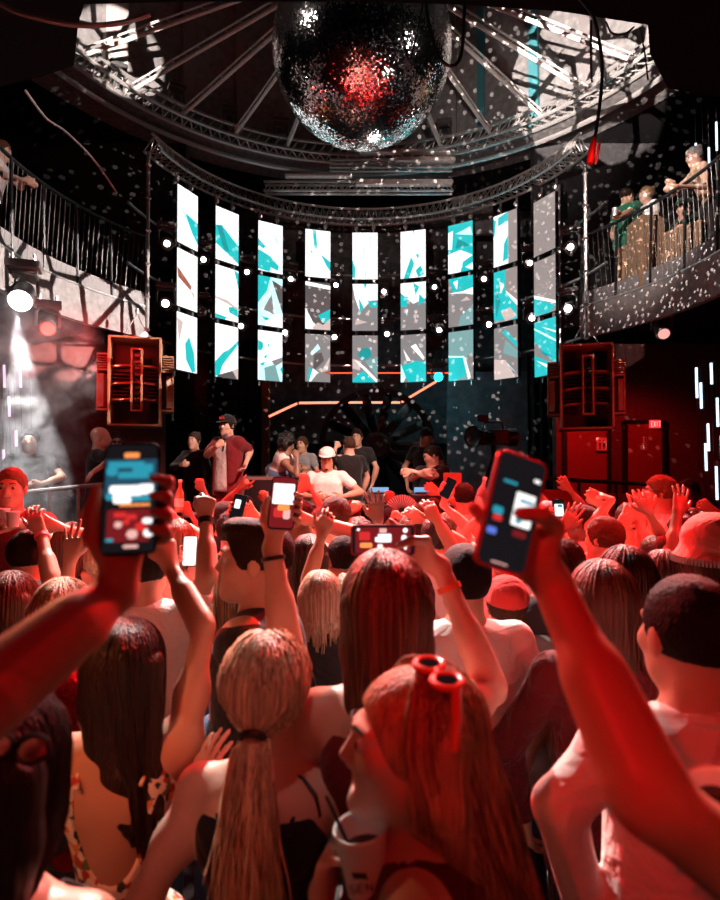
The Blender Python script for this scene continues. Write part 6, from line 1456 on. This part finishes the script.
# --- about 4.2-4.8 m in
b0 = U(178, 512, 4.2); crowd(166, 4.4, 1.74, 'm', 'tan', ('tee', 'white'), ('short', 'black'), 'in white tee holding up a small brown bottle below the woman in black', R=dict(w=U(177, 520, 4.25), hand='fist'))
bottle(U(178.5, 512, 4.22), V(0.05, 0, 1), 'small brown bottle held up below the stage woman in black', BOTG)
crowd(203, 4.95, 1.66, 'f', 'tan', ('tank', 'teal'), ('pony', 'black', 0.25), 'in teal tank with black ponytail, hand up beside the brown bottle', R=up(191, 515, 4.8))
p = crowd(224, 4.6, 1.78, 'm', 'tan', ('tee', 'navy'), ('short', 'dark'), 'in navy tee and black cap straight below the singer'); cap_on(p, CLOTH['black'])
crowd(277, 4.45, 1.64, 'f', 'fair', ('tee', 'yellow'), ('long', 'auburn', 0.25), 'in yellow tee with auburn hair below the seated woman, both hands up', R=up(293, 515, 4.4), L=up(275, 512, 4.4))
crowd(322, 4.7, 1.74, 'm', 'fair', ('tee', 'grey'), ('short', 'grey'), 'in grey tee with grey hair right in front of the DJ', yaw=-15)
crowd(358, 4.15, 1.68, 'm', 'tan', ('tee', 'black'), ('curly', 'dark'), 'in black tee with dark curls beside the big spread hand, fist up', L=up(350, 512, 4.2, 'fist'))
p = crowd(394, 4.5, 1.68, 'f', 'fair', ('tank', 'maroon'), ('bun', 'brown'), 'in maroon tank fanning a silver folding fan by the booth', R=dict(w=U(402, 518, 4.4), hand='fist'))
fc = U(402, 512, 4.37); o = empty('folding_fan', fc, 'silver folding fan opened above the crowd in front of the booth', 'fan')
mb = MB(); K = 14
for i in range(K):
    a0, a1 = math.radians(30 + 125 * i / K), math.radians(30 + 125 * (i + 1) / K); am = (a0 + a1) / 2; rr_ = lambda a, r, dy: fc + V(r * math.cos(a), dy, r * math.sin(a))
    mb.add([rr_(a0, 0.03, 0), rr_(a0, 0.13, 0), rr_(am, 0.13, 0.01), rr_(am, 0.03, 0.005), rr_(a1, 0.13, 0), rr_(a1, 0.03, 0)], [(0, 1, 2, 3), (3, 2, 4, 5)])
mb.build('fan_leaf', mat('silver_paper', (0.7, 0.69, 0.7), 0.5), o)
mb = MB()
for i in range(K + 1):
    a = math.radians(30 + 125 * i / K); mb.tube([fc + V(0, -0.004, 0), fc + V(0.13 * math.cos(a), -0.004, 0.13 * math.sin(a))], 0.002, 4)
mb.build('fan_ribs', BLACKP, o)
crowd(423, 4.7, 1.78, 'm', 'tan', ('tee', 'charcoal'), ('short', 'brown'), 'in charcoal tee with brown hair behind the booth corner of the crowd', yaw=20)
C, ur, v, n, g = hold_phone(448, 488, 4.3, 0.5); crowd(446, 4.45, 1.72, 'm', 'fair', ('tee', 'white'), ('crop', 'light'), 'in white tee pointing a dark phone up at the red panel', R=g)
phone(C, ur, v, n, 'small dark slanted phone held up before the red panel', [])
crowd(496, 4.3, 1.66, 'f', 'fair', ('tee', 'white'), ('pony', 'blonde', 0.25), 'in white tee with blonde ponytail beside the tilted phone edge, arm up', L=up(484, 512, 4.2, 'relaxed'))
crowd(532, 4.5, 1.72, 'm', 'brown', ('tee', 'blue'), ('crop', 'black'), 'in blue tee with cropped black hair just past the tilted phone', R=up(545, 502, 4.4))
p = crowd(581, 4.2, 1.78, 'm', 'dark', ('tee', 'white'), ('crop', 'black'), 'in white tee and black cap looking across the crowd', yaw=60, face=True); cap_on(p, CLOTH['black'])
crowd(630, 4.0, 1.7, 'm', 'fair', ('tee', 'cream'), ('short', 'blonde'), 'in cream tee with blonde hair pointing far across the crowd', L=up(612, 500, 4.1, 'point', fd=V(-0.8, 0.1, 0.4), pn=V(0, 0.3, -1)), yaw=30)
p = crowd(659, 4.5, 1.88, 'm', 'fair', ('tee', 'cream'), ('short', 'light'), 'tall in cream tee with sunglasses and light hair, looking sideways', yaw=75, face=True, L=dict(w=U(648, 512, 4.2), hand='relaxed')); sunglasses(p, BLACKP)
p = crowd(688, 5.05, 1.84, 'm', 'dark', ('tee', 'grey'), ('crop', 'black'), 'with dark sunglasses and grey tee behind the tall cream tee', yaw=130, face=True); sunglasses(p, BLACKP)
crowd(708, 4.2, 1.7, 'f', 'tan', ('tank', 'red'), ('long', 'black', 0.25), 'in red tank with black hair, hand up at the frame edge', R=up(716, 512, 4.1))
crowd(607, 4.6, 1.66, 'f', 'tan', ('tank', 'pink'), ('bob', 'black', 0.14), 'in pink tank with black bob behind the pointing hand, palm up', R=up(598, 505, 4.5))
crowd(121, 4.0, 1.7, 'm', 'fair', ('tee', 'blue'), ('short', 'blonde'), 'in blue tee with blonde hair behind the nearest upright phone, fist up', R=up(166, 505, 4.1, 'fist'))
# --- about 5.2-5.9 m in
crowd(176, 5.6, 1.74, 'm', 'tan', ('tee', 'black'), ('crop', 'dark'), 'in black tee at the barrier below the woman in black')
crowd(212, 5.7, 1.68, 'f', 'fair', ('tank', 'white'), ('long', 'brown', 0.25), 'in white tank with brown hair at the barrier below the singer', R=up(205, 492, 5.6))
crowd(246, 5.5, 1.78, 'm', 'tan', ('tee', 'red'), ('short', 'black'), 'in red tee with black hair at the barrier below the singer', L=up(240, 488, 5.5, 'horns'))
crowd(270, 5.95, 1.66, 'f', 'tan', ('tank', 'cream'), ('bun', 'black'), 'in cream tank with black bun, arm up at the barrier', R=up(265, 496, 5.5))
crowd(303, 5.4, 1.72, 'f', 'fair', ('tee', 'teal'), ('curly', 'brown'), 'in teal tee with brown curls below the white-capped DJ, arms up', R=up(310, 488, 5.3), L=up(297, 492, 5.3))
crowd(352, 5.5, 1.74, 'm', 'fair', ('tee', 'grey'), ('short', 'brown'), 'in grey tee against the booth front beside the spread hand')
crowd(390, 5.8, 1.64, 'f', 'tan', ('tank', 'black'), ('long', 'black', 0.25), 'in black tank with black hair against the booth front', R=up(391, 497, 5.4))
crowd(411, 5.4, 1.7, 'f', 'fair', ('tee', 'white'), ('long', 'blonde', 0.25), 'in white tee with long blonde hair behind the silver fan')
crowd(433, 5.6, 1.76, 'm', 'tan', ('tee', 'navy'), ('crop', 'brown'), 'in navy tee beside the far end of the booth', R=up(440, 493, 5.5))
p = crowd(464, 5.2, 1.80, 'm', 'tan', ('tee', 'white'), ('short', 'dark'), 'in white tee with dark hair lifting a clear bottle beyond the tilted phone', R=dict(w=U(476, 515, 5.1), hand='fist'))
bottle(U(477, 511, 5.07), V(0.25, 0, 1), 'clear plastic bottle lifted beside the big tilted phone', BOTC, 1.3)
crowd(560, 5.6, 1.72, 'm', 'tan', ('tee', 'green'), ('short', 'brown'), 'in green tee far in behind the small white phone, arm up', R=up(570, 490, 5.5))
crowd(597, 5.7, 1.7, 'f', 'fair', ('tank', 'yellow'), ('pony', 'dark', 0.25), 'in yellow tank with dark ponytail near the red terrace rail')
crowd(632, 6.0, 1.68, 'm', 'fair', ('tee', 'black'), ('short', 'light'), 'in black tee near the red terrace rail')
crowd(703, 5.6, 1.76, 'm', 'tan', ('tee', 'wine'), ('short', 'dark'), 'in dark wine tee under the hanging light strands', yaw=60)
crowd(520, 5.6, 1.74, 'f', 'fair', ('tee', 'cream'), ('bob', 'brown', 0.14), 'in cream tee with brown bob hidden by the tilted phone top')

# ================================================================== terrace, stage and gallery
p = person('person facing us in dark red tee with cropped fair hair, two white cups in hands', (11, 489, 3.7), -162, 'm', 'fair', ('tee', 'maroon'), 'black', ('crop', 'light'), seed=31, face=True, beard='light', R=dict(w=U(-6, 522, 3.5), hand='cup', fd=V(0.6, -0.5, 0.4), pn=V(0, -0.4, -0.6)), L=dict(w=U(21, 524, 3.5), hand='cup', fd=V(-0.7, -0.5, 0.3), pn=V(-0.4, -0.6, 0)))
cup(U(13, 527, 3.42), UP, 'white cup held before the dark red tee, towards the smoke', 0.09, 0.028, 0.036); cup(U(3, 524, 3.42), UP, 'white cup held before the dark red tee, at the frame edge', 0.09, 0.028, 0.036)
person('person in black tee leaning both hands on the steel rail in the smoke', (30, 441, 6.15), -160, 'm', 'tan', ('tee', 'black'), 'black', ('short', 'dark'), floor=0.65, seed=32, face=True, R=dict(w=U(16, 484, 5.95), hand='relaxed'), L=dict(w=U(42, 484, 5.95), hand='relaxed'))
person('person with shaved head and black tee looking towards the stage from the terrace', (101, 438, 6.5), -70, 'm', 'fair', ('tee', 'black'), 'black', ('bald', 0), floor=0.65, seed=33, face=True, R=dict(w=U(96, 470, 6.2), hand='relaxed'))
p = person('person with glasses and dark hair beside the shaved head on the terrace', (116, 443, 7.15), -150, 'f', 'fair', ('tee', 'black'), 'black', ('bob', 'dark', 0.12), floor=0.65, seed=34, face=True); sunglasses(p, BLACKP)
p = person('person singing in black cap and open dark red shirt over white tee, hand at chin', (227, 426, 7.0), 148, 'm', 'fair', ('tee', 'white'), 'maroon', ('short', 'dark'), floor=ZS, look=10, seed=35, face=True, vox=0.011, shoes=SHOE_M,
           R=dict(w=U(217, 446, 6.72), e=U(207, 455, 6.9), hand='fist', fd=V(0.85, 0.1, 0.5), pn=V(0.3, 0.8, 0.3)), L=dict(w=U(245, 466, 6.8), e=U(250, 451, 7.1), hand='relaxed'))
open_shirt(p, CLOTH['maroon']); co = cap_on(p, CLOTH['black'])
mb = MB(); P_ = lambda x, y, z: p.HC + p.Rh @ (V(x, y, z) * p.hs); mb.box(P_(0, 0.106, 0.088), (0.07, 0.012, 0.03), p.Rh, 0.004); mb.build('cap_badge', CLOTH['red'], co, p.base)
hm = p.palmR; o = empty('microphone', hm, 'microphone in the fist of the singer in the cap', 'microphone'); d = nrm(V(0.25, -0.35, 0.9))
mb = MB(); mb.lathe([(0.01, -0.12), (0.014, 0.03), (0.016, 0.05)], hm, d, 10); mb.build('mic_handle', BLACKP, o, None, True)
mb = MB(); mb.lathe([(0.016, 0.05), (0.026, 0.075), (0.024, 0.1), (0.001, 0.112)], hm, d, 12); mb.build('mic_grille', STEEL, o, None, True)
p = person('person with tied hair in black filming from the stage edge beside the drape', (194, 441, 7.6), 165, 'f', 'fair', ('long', 'black'), 'black', ('bun', 'dark'), floor=ZS, seed=36, face=True, R=dict(w=U(181, 465, 7.3), hand='relaxed'))
p = person('person with big dark curls, white top and denim shorts sitting on the flight case', (287, 444, 7.3), -75, 'f', 'brown', ('tank', 'white'), ('shorts', 'denim'), ('curly', 'black', 0.08), floor=ZS, seed=37, pitch=-25, lean=(0, 0.16), sit=U(277, 472, 7.42), R=dict(w=U(297, 458, 7.15), hand='relaxed'), L=dict(w=U(300, 470, 7.3), hand='relaxed'), size=1.62)
person('person in grey tee behind the curly-haired seated woman', (302, 445, 8.4), 160, 'm', 'tan', ('tee', 'grey'), 'black', ('short', 'brown'), floor=ZS, seed=38, face=True)
p = person('person DJing in white tee and white cap worn with headphones', (327, 459, 6.75), 172, 'm', 'tan', ('tee', 'white'), 'denim', ('short', 'dark'), floor=0.35, seed=39, face=True, beard='dark', pitch=-6, look=6, vox=0.011, R=dict(w=U(314, 497, 6.5), hand='relaxed'), L=dict(w=U(341, 497, 6.5), hand='relaxed'))
cap_on(p, CLOTH['white'])
mb = MB(); mb.tube([p.HC + p.Rh @ (V(0.1 * math.cos(a), -0.01, 0.03 + 0.108 * math.sin(a)) * p.hs) for a in np.linspace(-0.1, math.pi + 0.1, 15)], 0.009, 6)
for s in (1, -1): mb.lathe([(0.03, -0.01), (0.036, 0.0), (0.03, 0.014)], p.HC + p.Rh @ (V(s * 0.092, -0.008, 0) * p.hs), p.Rh[:, 0] * s, 12)
mb.build('headphones', BLACKP, p.o, p.base)
person('person in black tee seen from behind with shaved nape, next to the DJ', (349, 446, 7.2), 20, 'm', 'fair', ('tee', 'black'), 'black', ('crop', 'brown'), floor=ZS, seed=40, L=dict(w=U(336, 447, 7.5), hand='relaxed'))
person('person in black tee facing us before the round prop', (357, 438, 8.2), 170, 'm', 'tan', ('tee', 'black'), 'black', ('quiff', 'dark'), floor=ZS, seed=41, face=True)
person('person in black tee with cropped dark hair looking down, in front of the grey panel', (426, 437, 8.0), 150, 'm', 'tan', ('tee', 'black'), 'black', ('crop', 'black'), floor=ZS, seed=42, pitch=-30, look=60, face=True, beard='dark')
person('person in black tee folding his forearms behind the booth end', (431, 456, 7.2), 150, 'm', 'fair', ('tee', 'black'), 'grey', ('crop', 'dark'), floor=ZS, seed=43, pitch=-20, look=-40, face=True, size=1.66, R=dict(w=U(424, 471, 6.9), hand='relaxed', fd=V(1, 0, 0)), L=dict(w=U(412, 471, 6.95), hand='relaxed', fd=V(-1, 0, 0)))
# gallery
GF = ZB
p = person('person in green printed tee and khaki trousers kissing on the gallery, cup in hand', (627, 197, 8.0), -62, 'm', 'tan', ('tee', 'green'), 'khaki', ('crop', 'dark'), floor=GF, seed=51, face=True, shoes=SHOE_M, R=dict(w=U(613, 219, 7.6), hand='cup', fd=V(0.3, -0.1, 0.9), pn=V(0.6, 0.4, 0)))
cup(U(615, 216, 7.56), UP, 'small clear cup in the hand of the green tee', 0.1, 0.028, 0.036, BOTC)
mb = MB(); rp = p.N * 0.62 + p.pel * 0.38; letters('AD', rp + p.f * 0.138 - p.r * 0.07, p.r, UP, 0.05, 0.08, 0.006, mb); mb.build('shirt_print', WHT, p.o, p.base)
person('person in white tee and dark red skirt kissing the green tee on the gallery', (646, 195, 8.05), 100, 'f', 'fair', ('tee', 'white'), 'maroon', ('bun', 'light'), floor=GF, seed=52, face=True, look=-5)
p = person('person in dark green top and cap seated behind the slatted bench on the gallery', (684, 208, 7.45), 110, 'm', 'fair', ('long', 'forest'), 'black', ('short', 'dark'), floor=GF, seed=53, face=True, pitch=-12,  sit=U(694, 243, 7.5), size=1.7, R=dict(w=U(676, 230, 7.2), hand='relaxed'), L=dict(w=U(690, 233, 7.1), hand='relaxed'))
cap_on(p, CLOTH['forest'])
person('person with greying tied hair leaning forearms on the gallery rail', (694, 157, 6.85), 88, 'f', 'fair', ('tank', 'khaki'), 'black', ('bun', 'grey'), floor=GF, seed=54, face=True, pitch=-18, lean=(0, 0.18), L=dict(w=U(676, 186, 6.5), e=U(706, 187, 6.6), hand='relaxed', fd=V(-0.9, 0, -0.3)), R=dict(w=U(674, 182, 6.9), hand='relaxed', fd=V(-0.9, 0, -0.3)))
person('person in beige dress on the gallery at the frame edge, beside the slatted bench', (722, 196, 6.75), 80, 'f', 'tan', ('dress', 'khaki'), 'khaki', ('long', 'brown', 0.2), floor=GF, seed=55)
person('person in white tee leaning folded arms on the opposite gallery rail', (2, 151, 6.6), -80, 'm', 'fair', ('tee', 'white'), 'black', ('short', 'auburn'), floor=GF, seed=56, face=True, pitch=-10, lean=(0, 0.14), R=dict(w=U(24, 180, 6.35), e=U(4, 176, 6.3), hand='relaxed', fd=V(0.9, 0, -0.4)), L=dict(w=U(22, 180, 6.6), hand='relaxed', fd=V(0.9, 0, -0.3)))
# ------------------------------------------------------------------ light
w = bpy.data.worlds.new('world'); SC.world = w; w.use_nodes = True
w.node_tree.nodes['Background'].inputs['Color'].default_value = (0.9, 0.5, 0.48, 1); w.node_tree.nodes['Background'].inputs['Strength'].default_value = 0.006
def lamp(kind, name, P, aim, col, E, size=0.2, angle=60, blend=0.4, gobo=None, gscale=20.0, gth=0.3):
    l = bpy.data.lights.new(name, kind); l.energy = E; l.color = col
    if kind == 'AREA': l.size = size
    else: l.shadow_soft_size = size
    if kind == 'SPOT': l.spot_size = math.radians(angle); l.spot_blend = blend
    o = bpy.data.objects.new(name, l); COL.objects.link(o); o.location = tuple(P)
    if aim is not None: o.rotation_euler = (Vector(aim) - Vector(P)).to_track_quat('-Z', 'Y').to_euler()
    if gobo:
        l.use_nodes = True; N, L = l.node_tree.nodes, l.node_tree.links; e = N['Emission']
        g = N.new('ShaderNodeNewGeometry'); v = N.new('ShaderNodeTexVoronoi'); v.inputs['Scale'].default_value = gscale
        r = N.new('ShaderNodeValToRGB')
        L.new(g.outputs['Normal'], v.inputs['Vector'])
        if gobo == 'specks':
            r.color_ramp.elements[0].position = gth; r.color_ramp.elements[0].color = (1, 1, 1, 1); r.color_ramp.elements[1].position = gth + 0.05; r.color_ramp.elements[1].color = (0, 0, 0, 1)
            L.new(v.outputs['Distance'], r.inputs['Fac'])
        else:
            v.feature = 'DISTANCE_TO_EDGE'
            r.color_ramp.elements[0].position = gth; r.color_ramp.elements[0].color = (0, 0, 0, 1); r.color_ramp.elements[1].position = gth + 0.02; r.color_ramp.elements[1].color = (1, 1, 1, 1)
            L.new(v.outputs['Distance'], r.inputs['Fac'])
        L.new(r.outputs['Color'], e.inputs['Strength'])
    return o
WARM = (1.0, 0.86, 0.80); RED = (1.0, 0.016, 0.016); CYAN = (0.15, 0.8, 1.0)
# red washes over the crowd: from the trusses ahead, fills added at the gallery fronts, a narrow one from behind the photographer
lamp('SPOT', 'red_wash', (2.6, 6.3, 5.2), (0.5, 3.4, 1.2), RED, 3600, 0.12, 66, 0.5)
lamp('SPOT', 'red_wash', (-2.4, 7.0, 4.6), (-0.5, 3.3, 1.3), RED, 3000, 0.12, 62, 0.5)
lamp('SPOT', 'red_wash', (-3.6, 2.2, 4.0), (0.2, 4.4, 1.4), RED, 620, 0.12, 44, 0.6)
lamp('SPOT', 'red_wash', (3.6, 2.0, 4.0), (0.4, 4.4, 1.4), RED, 700, 0.12, 44, 0.6)
lamp('SPOT', 'red_wash', (-1.2, -1.0, 3.4), (0.46, 1.15, 1.62), RED, 130, 0.02, 15, 0.1)
lamp('SPOT', 'red_wash', (0.5, -1.6, 3.4), (-0.1, 2.3, 1.4), (1.0, 0.008, 0.014), 46, 0.15, 50, 0.8)  # broad fill added from behind to redden the near figures
lamp('SPOT', 'added_hair_light', (-0.35, 0.5, 4.6), (-0.2, 1.28, 1.7), (1.0, 0.78, 0.68), 40, 0.05, 11, 0.7)  # unseen spot added to pale the blonde ponytail
lamp('SPOT', 'red_wash', (3.5, 5.6, 2.4), (2.9, 7.3, 2.9), RED, 60, 0.1, 50, 0.6)  # unseen red lamp added to redden the hung speaker
lamp('SPOT', 'red_wash', (-1.5, 2.0, 4.7), (-0.7, 4.8, 1.3), (1.0, 0.03, 0.028), 460, 0.08, 56, 0.6)  # added fill on the backs of the middle rows
lamp('SPOT', 'red_wash', (1.5, 2.0, 4.7), (0.9, 4.8, 1.3), (1.0, 0.025, 0.025), 560, 0.08, 56, 0.6)  # its twin, added fill from the other side
lamp('SPOT', 'added_ball_spot', (-2.6, 4.4, 6.9), (0.0, 6.2, 6.4), WARM, 160, 0.12, 30, 0.3)  # three unseen spots added for highlights on the mirror ball
lamp('SPOT', 'added_ball_spot', (2.7, 4.2, 5.6), (0.0, 6.2, 6.4), WARM, 160, 0.12, 32, 0.3)
lamp('SPOT', 'added_ball_spot', (0.4, 7.6, 4.6), (0.0, 6.2, 6.4), WARM, 120, 0.12, 50, 0.3)
lamp('SPOT', 'red_wash', (3.4, 8.0, 3.3), (4.4, 9.8, 1.4), RED, 190, 0.2, 90, 0.6)
lamp('SPOT', 'red_wash', (-2.8, 6.0, 3.6), (-4.4, 9.8, 2.6), RED, 170, 0.2, 60, 0.6)
# warm keys from the truss, for the stage and the crowd's rims
lamp('SPOT', 'white_key', (-1.4, 6.4, 5.6), (-0.7, 2.9, 1.4), WARM, 4400, 0.06, 35, 0.6)
lamp('SPOT', 'white_key', (1.6, 7.2, 5.4), (0.9, 3.0, 1.5), (1.0, 0.74, 0.66), 2900, 0.06, 36, 0.6)
lamp('SPOT', 'amber_key', (-2.6, 3.4, 3.4), (-0.55, 1.35, 1.5), (1.0, 0.36, 0.15), 90, 0.05, 26, 0.5)
lamp('SPOT', 'amber_key', (-1.7, -0.2, 3.3), (-0.62, 1.44, 1.32), (1.0, 0.24, 0.09), 190, 0.05, 13, 0.6)
lamp('SPOT', 'stage_key', (1.2, 4.0, 4.85), (-0.8, 7.2, 1.8), (1.0, 0.66, 0.55), 1500, 0.08, 44, 0.5)
# pattern projectors on the drum wall and the left gallery front
lamp('SPOT', 'pattern_projector', (1.3, 4.3, 5.8), (3.86, 9.5, 8.35), WARM, 7500, 0.008, 25, 0.1, 'cells', 10.0, 0.06)
lamp('SPOT', 'pattern_projector', (-1.5, 4.3, 5.8), (-4.0, 9.4, 8.6), WARM, 5600, 0.008, 14, 0.2, 'cells', 10.0, 0.06)
lamp('SPOT', 'pattern_projector', (1.2, 6.4, 5.0), (-3.9, 7.2, 3.7), WARM, 3400, 0.01, 32, 0.1, 'cells', 9.0, 0.055)
lamp('SPOT', 'pattern_projector', (0.6, 6.0, 3.4), (-5.1, 9.8, 3.75), WARM, 22000, 0.008, 7.5, 0.05, 'cells', 22.0, 0.07)
# added speckled spots, in place of the mirror ball's own reflections
lamp('SPOT', 'added_speck_spot', (0.8, 4.9, 5.0), (1.2, 9.0, 7.6), WARM, 3000, 0.004, 120, 0.4, 'specks', 50.0, 0.24)
lamp('SPOT', 'added_speck_spot', (1.4, 5.2, 5.2), (5.0, 8.6, 4.3), WARM, 1200, 0.004, 60, 0.4, 'specks', 48.0, 0.24)
# white glare grazing the ring
lamp('SPOT', 'ring_glare', (0.9, 5.0, 5.4), (2.6, 9.6, 7.5), WARM, 420, 0.05, 40, 0.7)
lamp('SPOT', 'ring_glare', (0.1, 5.9, 5.3), (0.1, 10.4, 7.0), WARM, 220, 0.05, 40, 0.7)
# beams of lamps that are seen lit, then two added gallery fills
lamp('SPOT', 'beam_lamp', U(20, 301, 6.0) + V(0.02, -0.1, -0.16), (-3.1, 5.8, 0.4), (1, 0.96, 0.95), 900, 0.03, 26, 0.3)
lamp('POINT', 'red_lamp', U(48, 329, 6.3) + V(0.05, -0.16, -0.05), None, (1, 0.05, 0.03), 9, 0.06)
lamp('SPOT', 'cyan_lamp', U(438.5, 377, 11.0) + V(0, -0.15, -0.05), (0.3, 4.0, 2.0), CYAN, 70, 0.05, 60, 0.6)
lamp('POINT', 'cyan_spill', U(438.5, 377, 11.0) + V(0, -0.05, -0.22), None, CYAN, 16, 0.05)
lamp('SPOT', 'added_gallery_fill', (1.0, 4.4, 6.4), (3.9, 7.4, 5.2), (1.0, 0.84, 0.76), 900, 0.06, 36, 0.6)  # unseen fill added to brighten the people by the bench
lamp('SPOT', 'added_gallery_fill', (-1.0, 4.2, 6.4), (-4.0, 6.6, 5.1), (1.0, 0.8, 0.74), 300, 0.06, 22, 0.6)  # unseen fill added for the man at the opposite rail
SC.view_settings.view_transform = 'Standard'; SC.view_settings.look = 'None'; SC.view_settings.gamma = 1.0; SC.view_settings.use_curve_mapping = False
SC.view_settings.exposure = 0.0
SC.cycles.use_denoising = True
SC.cycles.sample_clamp_indirect = 6.0
SC.cycles.max_bounces = 6; SC.cycles.caustics_reflective = False; SC.cycles.caustics_refractive = False
